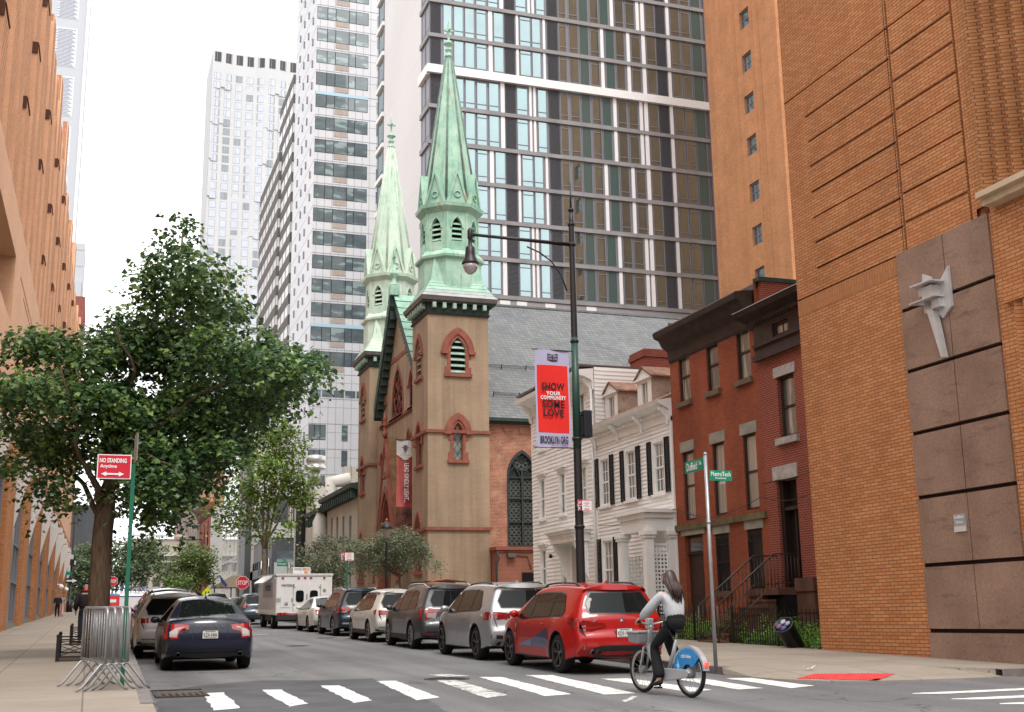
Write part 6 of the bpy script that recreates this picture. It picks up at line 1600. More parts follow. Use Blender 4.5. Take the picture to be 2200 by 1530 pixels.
zf1 = PY(600, 1203, Yg).z; zf0 = gz(Yg) + .4
for k, (a, b) in enumerate(((Yg + 1, Yg + 9), (Yg + 10, Yg + 19), (Yg + 20, yend - 1))):
 mb = MB(); fgW.box(mb, a, b, zf0, zf1 - 1.8, .01, .04); fgW.box(mb, a, b, zf1 - .7, zf1 + .3, .01, .04); w_ = mb.build('shop_window', m_tg2, c5)
 mb = MB(); fgW.box(mb, a, b, zf1 - 1.79, zf1 - .71, .01, .2); mb.build('fascia', m_gst, w_)
 mb = MB()
 for u in range(int(a), int(b), 2): fgW.box(mb, u, u + .12, zf0, zf1 + .3, .041, .12)
 mb.build('mullions', m_bfr, w_)
mb = MB(); fgS.box(mb, gX0 + .6, gX0 + 11, zf0, zf1 - 1.8, .01, .04); fgS.box(mb, gX0 + .6, gX0 + 11, zf1 - .3, zf1 + 1.0, .01, .04); w_ = mb.build('shop_window', m_tg2, c5)
mb = MB(); fgS.box(mb, gX0 + .3, gX0 + 11, zf1 - 1.79, zf1 - .31, .01, .2); mb.build('fascia', M('pale_fascia', (.42, .44, .43), .6), w_)
m_shopg = M('dark_green_letters', (.03, .10, .08), .5)
text('S', m_shopg, c5, frameM(rel(c5, (gX0 + 2.2, Yg - .22, zf1 - 1.05)), (1, 0, 0), (0, 0, 1), (0, -1, 0)), height=1.1, bold=.03)
mb = MB(); fgW.box(mb, Yg + 3, Yg + 6, zf1 - 1.6, zf1 - .9, .201, .24); fgW.box(mb, Yg + 7, Yg + 8, zf1 - 1.6, zf1 - .9, .201, .24); build_each(mb, 'shop_lettering', m_shopg, c5)
c6 = empty('glass_front_block', (20, yend + 3, gz(yend)), 'pale glass fronted block with grey piers and a flat entrance canopy', 'building')
X6 = gX0 - .2; f6 = FW(X6); y6a, y6b = yend + .5, X6 / (ray(452, 1150).x / ray(452, 1150).y); zt6 = PX(470, 1085, X6).z
y6a_ = X6 / (ray(548, 1150).x / ray(548, 1150).y)
mb = MB(); f6.quad(mb, y6a, y6b, 0, zt6, 0); mb.add([(X6, y6a, 0), (X6 + 8, y6a, 0), (X6 + 8, y6a, zt6 + 6), (X6, y6a, zt6 + 6)], [(0, 1, 2, 3)]); mb.build('wall', m_crm2, c6)
mb = MB(); zz = 3.5
m_gf = glassmat('glass_front', (.40, .43, .43), var=.25, cscale=(1, 1, .5))
y_ = y6a + 9; k = 0
while y_ < y6b - 3 and k < 24:
 for j in range(5):
  m2 = MB(); f6.box(m2, y_ + .15, y_ + 5.3, 5 + j * 4.4, 9 + j * 4.4, .01, .06); m2.build('window', m_gf, c6)
  m2 = MB()
  for q in (1.7, 3.5): f6.box(m2, y_ + q, y_ + q + .12, 5 + j * 4.4, 9 + j * 4.4, .061, .1)
  k += 1
 y_ += 5.8
mb = MB(); f6.box(mb, y6a + 1, y6a + 5.5, 0, zt6 + 6, .01, .8); mb.build('dark_pier', m_gdk, c6)
mb = MB(); f6.box(mb, y6a + 8, y6a + 10, 0, zt6 + 3, .01, .8); mb.build('tan_pier', m_stg, c6)
mb = MB(); zc = PX(530, 1225, X6 - 2).z; mb.box(X6 - 3.5, X6 - .01, y6a + 4, y6a + 16, zc - .9, zc); mb.build('canopy', M('canopy_grey', (.5, .5, .5), .4), c6)
X7 = X6 - .1; f7 = FW(X7); y7a = y6b + .2; y7b = y7a + 20; zt7 = PX(440, 1108, X7).z
c7 = empty('red_corniced_house', (X7, y7a, gz(y7a)), 'narrow red building with a heavy dark red cornice far up the street', 'house')
m_rst = M('red_stucco', (.30, .075, .05), .8, var=.15); h7 = [(y7a + 3 + i * 7, y7a + 5 + i * 7, z, z + 4.2) for i in range(2) for z in (7, 14, zt7 - 7.5)]
mb = MB(); f7.wall(mb, y7a, y7b, 0, zt7, h7, .4); mb.add([(X7, y7a, 0), (X7 + 3, y7a, 0), (X7 + 3, y7a, zt7), (X7, y7a, zt7)], [(0, 1, 2, 3)]); mb.build('wall', m_rst, c7)
for h in h7: sash(c7, f7, h, .3, m_glass_d, m_mul)
mb = MB(); mb.prism([(X7, zt7 - 1), (X7 - .5, zt7 - .5), (X7 - 1.2, zt7 + .8), (X7 - 1.4, zt7 + 1.4), (X7 + 3, zt7 + 1.8), (X7 + 3, zt7 - 1)], 'y', y7a - .4, y7b); mb.build('cornice', M('dark_red_cornice', (.16, .055, .04), .8), c7)
X8 = X7 - .1; y8 = y7b + .5; y8b = X8 / (ray(392, 1200).x / ray(392, 1200).y)
c8 = empty('ribbed_brown_block', (X8, y8, gz(y8)), 'tall brown stone block with close vertical ribs at the far end of the street', 'building')
zt8 = PX(425, 1000, X8).z
m_brs = M('brown_ribs', (.20, .145, .115), .85, var=.1); m_brl = M('pale_ribs', (.36, .29, .245), .85)
f8 = FW(X8); mb = MB(); f8.quad(mb, y8, y8b, 0, zt8); mb.add([(X8, y8, 0), (X8 + 9, y8, 0), (X8 + 9, y8, zt8), (X8, y8, zt8)], [(0, 1, 2, 3)]); mb.build('wall', m_brs, c8)
mb = MB(); y_ = y8
while y_ < y8b: f8.box(mb, y_, y_ + 2.0, 0, zt8, .01, .5); y_ += 4.6
build_each(mb, 'rib', m_brl, c8)
mb = MB(); f8s = FS(y8); f8s.box(mb, X8 + .0, X8 + 7, zt7, zt8 + 3, .01, .3); mb.build('red_brick_flank', brick('flank_brick', (.30, .10, .065), (.36, .17, .11), (.4, .28, .22), .5, .15, .02), c8)
Ye = 262.; fe_ = FS(Ye)
c9 = empty('street_end_building', (12, Ye, gz(Ye)), 'cream building with large dark windows closing the end of the street', 'building')
x0, x1 = PY(270, 1250, Ye).x, PY(396, 1250, Ye).x; zt = PY(350, 1158, Ye).z
wn = []
for (a, b, c, d) in ((300, 318, 1241, 1262), (328, 346, 1241, 1262), (355, 376, 1241, 1262), (329, 348, 1208, 1229), (357, 376, 1208, 1229), (303, 320, 1208, 1229)):
 wn.append((PY(a, c, Ye).x, PY(b, c, Ye).x, PY(a, d, Ye).z, PY(a, c, Ye).z))
mb = MB(); fe_.wall(mb, x0, x1, 0, zt, wn, .6); mb.build('wall', M('cream_stone_far', (.46, .41, .34), .8), c9)
for w_ in wn: sash(c9, fe_, w_, .5, m_glass_d, m_mul, cols=2, fw=.2)
mb = MB(); zc = PY(350, 1195, Ye).z; fe_.box(mb, x0, x1, zc, zc + .5, .01, 1.0); fe_.box(mb, x0, x1, zc + 4, zc + 4.4, .01, .6); fe_.box(mb, x0, x1, zc - 1.3, zc - 1.0, .01, .4); build_each(mb, 'cornice', M('white_cornice', (.6, .58, .55), .7), c9)
Yp = 300.; c10 = empty('pink_brick_tower', (PY(395, 1150, Yp).x, Yp, 4), 'pinkish brick apartment block behind the street end building', 'building')
x0, x1 = PY(374, 1150, Yp).x, PY(402, 1150, Yp).x; zt = PY(390, 1085, Yp).z; fp_ = FS(Yp)
mb = MB(); fp_.quad(mb, x0, x1, 0, zt); mb.build('wall', M('pink_brick', (.34, .19, .17), .85), c10)
for i in range(6):
 for a in (.25, .6): mb = MB(); z = zt - 3.5 - i * 3.3; fp_.box(mb, x0 + (x1 - x0) * a, x0 + (x1 - x0) * (a + .25), z, z + 2, .01, .04); mb.build('window', m_tg2, c10)
 mb = MB(); fp_.box(mb, x0, x1, z - .9, z - .4, .01, .05); mb.build('band', m_brl, c10)
Yd = 205.; c11 = empty('dark_grey_block', (PY(160, 1200, Yd).x, Yd, gz(Yd)), 'dark grey block seen past the end of the left brick building', 'building')
x0, x1 = PY(110, 1150, Yd).x, PY(212, 1150, Yd).x; fd_ = FS(Yd)
mb = MB(); fd_.quad(mb, x0, x1, 6, PY(180, 1085, Yd).z, 0); mb.add([(x1, Yd, 6), (x1, Yd + 20, 6), (x1, Yd + 20, PY(180, 1085, Yd).z), (x1, Yd, PY(180, 1085, Yd).z)], [(0, 1, 2, 3)]); mb.build('wall', m_gdk, c11)
mb = MB(); fd_.box(mb, x0, x1, 0, 5.9, -2, 0); mb.build('base', m_stg, c11)
# ================================================================== trees and plants
def leafmat(name, stops, rough=.45, trans=.35):
 m, nt, b = newmat(name); g = node(nt, 'ShaderNodeNewGeometry')
 o = ocoord(nt); n_ = noise_n(nt, .9, 3, o)
 ad = node(nt, 'ShaderNodeMath', operation='ADD'); L(nt, g.outputs['Random Per Island'], ad.inputs[0]); L(nt, n_, ad.inputs[1])
 hf_ = node(nt, 'ShaderNodeMath', operation='MULTIPLY'); hf_.inputs[1].default_value = .5; L(nt, ad.outputs[0], hf_.inputs[0])
 c = ramp(nt, hf_.outputs[0], stops); L(nt, c, b.inputs['Base Color']); b.inputs['Roughness'].default_value = rough; b.inputs['Specular IOR Level'].default_value = .4
 tr = node(nt, 'ShaderNodeBsdfTranslucent'); L(nt, c, tr.inputs[0]); mx_ = node(nt, 'ShaderNodeMixShader'); mx_.inputs[0].default_value = trans
 L(nt, b.outputs[0], mx_.inputs[1]); L(nt, tr.outputs[0], mx_.inputs[2]); L(nt, mx_.outputs[0], nt.nodes['Material Output'].inputs[0]); return m
m_bark = M('bark', (.11, .075, .05), .9, var=.4, vs=6, bump=.8, bs=14, stretch=(3, 3, .5))
m_bark2 = M('pale_bark', (.20, .165, .12), .9, var=.35, vs=5, bump=.4)
def crown(name, mat, parent, clumps, total, size, drop=.5, twig=.7, seed=1, fan=False):
 rnd = random.Random(seed); V = []; F = []
 wsum = sum(c[1] ** 2 * c[2] for c in clumps)
 for c, r, dens in clumps:
  n = int(total * r * r * dens / wsum / 9) + 1
  for _ in range(n):
   d = Vector((rnd.gauss(0, 1), rnd.gauss(0, 1), rnd.gauss(0, 1))).normalized()
   if fan and noise.noise((c + d * r * .7) * 1.05) < -.19: continue
   p = c + Vector((d.x, d.y, d.z * (.62 if fan else .9))) * r * (rnd.random() ** .4); out = Vector((d.x, d.y, d.z * .4)).normalized() * twig * rnd.uniform(.4, 1.1)
   dn = Vector((0, 0, -drop * twig * rnd.uniform(.3, 1.3)))
   for k in range(9):
    t = k / 8; q = p + out * t + dn * t * t + Vector((rnd.uniform(-1, 1), rnd.uniform(-1, 1), rnd.uniform(-1, 1))) * size * 1.1
    nrm = (Vector((rnd.gauss(0, .55), rnd.gauss(0, .55), .75)) + d * .35).normalized()
    a = nrm.cross(Vector((rnd.gauss(0, 1), rnd.gauss(0, 1), rnd.gauss(0, 1)))).normalized(); b_ = nrm.cross(a)
    s_ = size * rnd.uniform(.6, 1.2); i = len(V)
    if fan: V += [q, q + a * s_ * .75 + b_ * s_ * .55 - nrm * s_ * .15, q + a * s_ * .95, q + a * s_ * .75 - b_ * s_ * .55 - nrm * s_ * .15]
    else: V += [q, q + a * s_ * .5 + b_ * s_ * .33, q + a * s_, q + a * s_ * .5 - b_ * s_ * .33]
    F.append((i, i + 1, i + 2, i + 3))
 off = parent.location if parent else Vector()
 me = bpy.data.meshes.new(name); me.from_pydata([tuple(v - off) for v in V], [], F); me.materials.append(mat)
 o = bpy.data.objects.new(name, me); COL.objects.link(o)
 if parent: o.parent = parent
 return o
def limbs(mb, pts, r0, r1, wob=.05, seed=0):
 rnd = random.Random(seed); P = [Vector(p) for p in pts]; out = []; 
 for a, b in zip(P[:-1], P[1:]):
  for k in range(3): out.append(a.lerp(b, k / 3) + (Vector((rnd.uniform(-wob, wob), rnd.uniform(-wob, wob), 0)) if k else Vector()))
 out.append(P[-1]); n = len(out); mb.tube(out, [r0 + (r1 - r0) * (i / (n - 1)) ** .8 for i in range(n)], 9)
m_gink = leafmat('ginkgo_leaf', [(.25, (.028, .064, .028)), (.42, (.060, .128, .050)), (.6, (.13, .23, .085)), (.76, (.28, .41, .10))], rough=.36, trans=.42)
YT = 29.6
def TP(px, py, dy=0): return PY(px, py, YT + dy)
b0 = TP(205, 1385); b0.z = gz(YT) + .1
tr = empty('street_tree', b0, 'large dark green ginkgo tree on the left pavement behind the steel barriers', 'tree')
mb = MB(); fk = TP(228, 1060)
limbs(mb, [b0, TP(212, 1300), TP(218, 1180), fk], .27, .22, .02)
for i, (pts, r0) in enumerate((([fk, TP(238, 980, .2), TP(250, 880, .3), TP(320, 720, 0), TP(375, 600, 0), TP(392, 500, 0)], .17), ([TP(222, 1090), TP(200, 1030, -.3), TP(172, 985, -.5), TP(160, 900, -.9), TP(130, 790, -1.3)], .10),
     ([fk, TP(265, 1000, -.5), TP(330, 930, -1), TP(420, 850, -1.4), TP(560, 790, -1.5)], .12), ([fk, TP(260, 960, 1), TP(330, 860, 1.6), TP(470, 760, 2.2)], .1), ([TP(215, 1110), TP(180, 1040, 1), TP(120, 960, 1.8), TP(60, 840, 2.2)], .08),
     ([TP(250, 880, .3), TP(290, 800, -.8), TP(250, 700, -1.2)], .07), ([TP(320, 720, 0), TP(420, 680, .8), TP(500, 640, 1.2)], .07), ([TP(240, 1000), TP(300, 970, -1.8), TP(370, 1000, -2.4)], .06))): limbs(mb, pts, r0, .02, .08, i)
mb.build('trunk', m_bark, tr)
cl = [(385, 485, 30, .5), (395, 530, 55, .6), (340, 555, 40, .5), (440, 585, 60, .6), (375, 620, 75, .7), (300, 600, 36, .5), (280, 680, 55, .7), (470, 670, 75, .8), (260, 750, 80, 1), (350, 740, 100, 1), (450, 760, 100, 1), (540, 750, 75, 1), (590, 790, 70, 1), (640, 780, 42, 1), (683, 778, 26, .8),
  (60, 735, 42, .9), (120, 735, 48, 1), (185, 760, 60, 1), (25, 755, 28, .8), (60, 830, 55, .8), (140, 850, 75, 1.1), (220, 870, 90, 1.2), (320, 870, 100, 1.2), (420, 880, 95, 1.2), (500, 870, 80, 1.1), (560, 850, 55, 1), (620, 830, 42, .9), (585, 880, 28, .8), (30, 930, 55, 1), (100, 950, 60, 1.1), (170, 970, 45, .9),
  (280, 960, 70, 1.1), (340, 990, 75, 1.1), (400, 990, 70, 1.1), (450, 970, 55, 1), (485, 940, 48, 1), (345, 1070, 42, 1), (368, 1105, 26, .9), (330, 1030, 55, 1), (115, 1040, 36, .9), (130, 1080, 18, .7), (250, 1060, 34, .7), (20, 850, 36, .8), (20, 1000, 30, .8), (430, 1040, 30, .8), (320, 1110, 26, .8), (395, 1060, 28, .9)]
rnd = random.Random(3); C = []
for px, py, r, dn in cl:
 for s_ in range(2):
  dy = rnd.uniform(-2.2, 2.2) * (1 if r > 50 else .6); c = TP(px, py, dy); C.append((c, r / 92 * (1 if s_ == 0 else .8), dn))
crown('crown', m_gink, tr, C, 60000, .14, drop=.85, twig=.55, seed=5, fan=True)
def tree(lab, px, py_ground, Y, cl, lm, bm_, total, size, tr_r=.16, name='street_tree', fork=None, off=0, drop=.4, twig=.5, group=None, dep=1.6, trans=None):
 s_ = 2562 / Y; b = PY(px, py_ground, Y); zb = gz(Y) + off; b.z = zb
 r = empty(name, b, lab, 'tree', group); mb = MB(); rnd = random.Random(int(px)); fkp = PY(fork[0], fork[1], Y)
 limbs(mb, [b, b.lerp(fkp, .5), fkp], tr_r, tr_r * .7, .04)
 big = sorted(cl, key=lambda c: -c[2])[:7]; C = []
 for c in big: q = PY(c[0], c[1], Y + rnd.uniform(-.5, .5) * dep); limbs(mb, [fkp, fkp.lerp(q, .5) + Vector((0, 0, .1)), q], tr_r * .45, .015, .08, int(c[0]))
 mb.build('trunk', bm_, r)
 for c in cl: C.append((PY(c[0], c[1], Y + rnd.uniform(-1, 1) * dep), c[2] / s_, c[3] if len(c) > 3 else 1))
 crown('crown', lm, r, C, total, size, drop=drop, twig=twig, seed=int(px)); return r
m_plane = leafmat('plane_leaf', [(.25, (.08, .14, .02)), (.5, (.16, .27, .04)), (.75, (.31, .43, .08))])
tree('tall loose yellow green tree rising behind the white service truck', 570, 1290, 86, [(600, 920, 32), (570, 950, 36), (625, 960, 34), (545, 1000, 32), (590, 1010, 42), (645, 1030, 36), (520, 1060, 36, .8), (480, 1090, 26, .8), (560, 1080, 38, .9), (500, 1110, 28, .8), (610, 1060, 32), (540, 1130, 26, .7), (620, 1120, 20, .6), (655, 1070, 24, .8), (590, 1150, 18, .4), (480, 1140, 18, .6)], m_plane, m_bark2, 8500, .28, .24, fork=(567, 1180), twig=.8, dep=2.2)
m_olive = leafmat('grey_green_leaf', [(.25, (.075, .095, .055)), (.5, (.15, .18, .105)), (.75, (.27, .31, .19))])
tree('small grey green tree in front of the church tower', 868, 1285, 60, [(830, 1165, 32), (790, 1185, 32), (870, 1165, 32), (850, 1195, 32), (900, 1195, 26), (760, 1175, 22), (780, 1215, 20, .8), (820, 1215, 24), (930, 1215, 14, .7), (900, 1170, 20), (950, 1222, 8, .5), (745, 1210, 14, .6)], m_olive, m_bark, 11000, .12, .1, fork=(858, 1240), twig=.35, dep=1.2)
tree('small grey green tree by the parking sign in front of the cream houses', 716, 1290, 72, [(690, 1175, 24, .8), (730, 1170, 22, .8), (660, 1200, 20, .7), (700, 1210, 28), (740, 1205, 24), (670, 1225, 22), (720, 1240, 24), (650, 1180, 12, .5), (755, 1180, 16, .7), (685, 1240, 18)], m_olive, m_bark, 8000, .14, .09, fork=(712, 1250), twig=.4, dep=1.2)
m_lt = leafmat('fresh_leaf', [(.25, (.06, .10, .025)), (.5, (.13, .20, .05)), (.75, (.24, .33, .09))])
tree('fresh light green tree by the far end of the right pavement', 428, 1290, 150, [(410, 1190, 24), (440, 1195, 20), (385, 1215, 20), (420, 1220, 26), (370, 1240, 18), (400, 1250, 22), (440, 1240, 18), (350, 1245, 10), (455, 1215, 8), (375, 1262, 16)], m_lt, m_bark, 6000, .35, .2, fork=(420, 1240), twig=.9, dep=2)
m_dk = leafmat('far_green_leaf', [(.25, (.07, .105, .055)), (.5, (.13, .18, .09)), (.75, (.22, .29, .15))])
tree('mid green tree behind the stop sign on the left side of the street', 262, 1300, 112, [(250, 1180, 26), (300, 1180, 24), (280, 1210, 28), (240, 1220, 26), (310, 1215, 20), (335, 1190, 18), (260, 1245, 24), (290, 1240, 16), (320, 1170, 18), (340, 1220, 10)], m_dk, m_bark, 7000, .3, .16, fork=(262, 1240), twig=.8, dep=2)
tree('mid green tree past the far junction beside the one way sign', 180, 1310, 165, [(160, 1215, 22), (180, 1190, 22), (150, 1250, 16), (190, 1230, 24), (165, 1280, 18), (195, 1270, 18), (150, 1230, 12)], m_dk, m_bark, 6000, .4, .2, fork=(178, 1265), twig=.9, dep=2)
m_weed = leafmat('weed_leaf', [(.25, (.06, .15, .02)), (.5, (.14, .30, .05)), (.75, (.32, .48, .09))])
GXF = 16.85
def PSd(px, py): return PG(px, py) * ((1.5 - .13) / 1.5)
mb = MB(); q = [(GXF + .02, 25.5), (19.28, 25.5), (19.28, 36), (GXF + .02, 36)]; mb.add([(x, y, gz(y) + .134) for x, y in q], [(0, 1, 2, 3)]); tag(mb.build('garden_soil', m_earth, recalc=False), kind='structure')
rnd = random.Random(9); C = []
for i in range(210):
 y = rnd.uniform(25.7, 35.5); x = rnd.uniform(GXF + .1, 18.9) if y > 27.4 else rnd.uniform(GXF - .02, 18.6); h = rnd.uniform(.08, .5) * (1.1 if x > 17.3 else .7)
 if rnd.random() < .1: h += .3
 for k in range(3): C.append((Vector((x + rnd.uniform(-.1, .1), y + rnd.uniform(-.1, .1), gz(y) + .14 + h * (k + .5) / 3)), .10 + .05 * rnd.random(), 1))
w_ = crown('weeds', m_weed, None, C, 24000, .07, drop=.3, twig=.16, seed=2); tag(w_, 'overgrown green weeds behind the iron fence in front of the brick houses', 'weeds', kind='stuff')
fn_ = empty('iron_fence', (GXF, 31, gz(31) + .13), 'low black iron picket fence around the weedy front garden', 'fence')
ya_, yb_ = PSd(1662, 1389).y, 40.0
mb = MB(); y_ = ya_
while y_ < yb_: z = gz(y_) + .13; mb.box(GXF - .009, GXF + .009, y_, y_ + .018, z + .03, z + .95 + .03 * (int(y_ * 8) % 2)); y_ += .125
y_ = GXF + .12
while y_ < 19.2: z = gz(ya_) + .13; mb.box(y_, y_ + .018, ya_, ya_ + .018, z + .03, z + .93); y_ += .125
mb.build('pickets', m_blk, fn_)
for dz in (.12, .82):
 mb = MB(); z0, z1 = gz(ya_) + .13 + dz, gz(yb_) + .13 + dz
 mb.bar((GXF, ya_, z0), (GXF, yb_, z1), .03, .02); mb.bar((GXF, ya_ + .01, z0), (19.25, ya_ + .01, z0), .03, .02); build_each(mb, 'rail', m_blk, fn_)
y_ = ya_
while y_ < yb_: mb = MB(); z = gz(y_) + .13; mb.box(GXF - .025, GXF + .025, y_ - .025, y_ + .025, z, z + 1.02); mb.build('post', m_blk, fn_); y_ += 2.3
p = PSd(1712, 1391); p.z = gz(p.y) + .13
bin_ = empty('black_bin', p, 'black plastic bin leaning over in the weeds, full of litter', 'bin', rot=(R(18), R(-42), 0))
mb = MB(); mb.lathe([(.20, 0), (.21, .02), (.25, .75), (.27, .76), (.27, .8), (.24, .8), (.235, .7), (.001, .69)], (0, 0, 0), 14); mb.build('body', M('black_plastic', (.012, .012, .014), .4), bin_, local=True)
for k, (c_, lab) in enumerate((((.10, .12, .35), 0), ((.35, .35, .38), 0), ((.25, .12, .2), 0), ((.5, .5, .55), 0))):
 mb = MB(); mb.ball(((k % 2) * .16 - .08, (k // 2) * .16 - .08, .79), .085, 5, 0, (1.1, .9, .45)); mb.build('litter', M('litter_%d' % k, c_, .5), bin_, local=True)
gp = [PSd(122, 1422), PSd(152, 1384)]
m_guard = M('black_guard', (.02, .018, .018), .5)
def guard(x0, y0, x1, y1, lab):
 r = empty('tree_guard', ((x0 + x1) / 2, y0, gz(y0) + .13), lab, 'tree guard', 'low iron tree guards on the left pavement'); h = .52
 z = lambda y: gz(y) + .13
 for (a, b) in (((x0, y0), (x1, y0)), ((x0, y1), (x1, y1)), ((x0, y0), (x0, y1))):
  a = Vector((*a, 0)); b = Vector((*b, 0)); mb = MB(); A = lambda t, hh: ((a.lerp(b, t)).x, (a.lerp(b, t)).y, z((a.lerp(b, t)).y) + hh)
  mb.bar(A(0, h - .05), A(1, h - .05), .03); mb.bar(A(0, h - .16), A(1, h - .16), .02); mb.bar(A(0, .1), A(1, .1), .03)
  n = 2
  for i in range(n): mb.bar(A(i / n, .1), A((i + 1) / n, h - .16), .016); mb.bar(A((i + 1) / n, .1), A(i / n, h - .16), .016)
  mb.build('panel', m_guard, r)
 for (x, y) in ((x0, y0), (x1, y0), (x0, y1), (x1, y1)):
  mb = MB(); mb.box(x - .035, x + .035, y - .035, y + .035, z(y) - .02, z(y) + h); mb.ball((x, y, z(y) + h + .03), .045, 6); mb.build('post', m_guard, r)
 mb = MB(); q = [(x0, y0), (x1, y0), (x1, y1), (x0, y1)]; mb.add([(x, y, z(y) + .02) for x, y in q] + [(x, y, z(y) - .02) for x, y in q], [(0, 1, 2, 3), (0, 1, 5, 4), (1, 2, 6, 5), (2, 3, 7, 6), (3, 0, 4, 7)]); mb.build('soil', m_earth, r)
guard(gp[0].x, gp[0].y, gp[0].x + 1.35, gp[0].y + 2.3, 'nearer black iron tree guard around the ginkgo trunk')
guard(gp[1].x, gp[1].y - 1, gp[1].x + 1.3, gp[1].y + 1.4, 'farther black iron tree guard behind the ginkgo trunk')
# ================================================================== vehicles
m_tyre = M('tyre_rubber', (.018, .018, .018), .85, bump=.3, bs=30)
m_rim = M('alloy_rim', (.42, .42, .42), .3, metal=.8); m_rimd = M('dark_alloy_rim', (.10, .095, .09), .35, metal=.7)
m_cg = M('car_glass', (.008, .010, .010), .02, spec=.2); m_ctrim = M('car_black_trim', (.012, .012, .013), .35)
m_red = M('tail_lamp_red', (.34, .006, .006), .12, coat=1); m_redd = M('tail_lamp_dark_red', (.16, .004, .006), .1, coat=1); m_lampw = M('tail_lamp_clear', (.38, .33, .31), .12, coat=1)
m_chrome = M('chrome', (.7, .7, .7), .12, metal=1); m_plast = M('grey_bumper_plastic', (.035, .035, .037), .6); m_plate = M('plate_white', (.62, .60, .55), .5); m_dkt = M('plate_letters', (.03, .04, .07), .5)
def paint(name, c, metal=.0, rough=.32): return M(name, c, rough, metal=metal, coat=.55, var=.07, vs=1.5, spec=.25)
def catmull(P, n=5):
 out = []
 for i in range(len(P) - 1):
  p0, p1, p2, p3 = P[max(i - 1, 0)], P[i], P[i + 1], P[min(i + 2, len(P) - 1)]
  for k in range(n):
   t = k / n; out.append(tuple(.5 * (2 * b + (c - a) * t + (2 * a - 5 * b + 4 * c - d) * t * t + (3 * b - a - 3 * c + d) * t ** 3) for a, b, c, d in zip(p0, p1, p2, p3)))
 out.append(tuple(P[-1])); return out
def polygrid(poly, ax, step):
 bm = bmesh.new(); vs = [bm.verts.new((p[0], p[1], 0)) for p in poly]; bm.faces.new(vs)
 for a in (0, 1):
  lo = min(p[a] for p in poly); hi = max(p[a] for p in poly); k = lo + step
  while k < hi - step * .2:
   n = (1, 0, 0) if a == 0 else (0, 1, 0); c = (k, 0, 0) if a == 0 else (0, k, 0)
   bmesh.ops.bisect_plane(bm, geom=bm.verts[:] + bm.edges[:] + bm.faces[:], plane_co=c, plane_no=n); k += step
 bmesh.ops.triangulate(bm, faces=[f for f in bm.faces if len(f.verts) > 4])
 bm.verts.index_update(); V = [(v.co.x, v.co.y) for v in bm.verts]; F = [[v.index for v in f.verts] for f in bm.faces]; bm.free(); return V, F
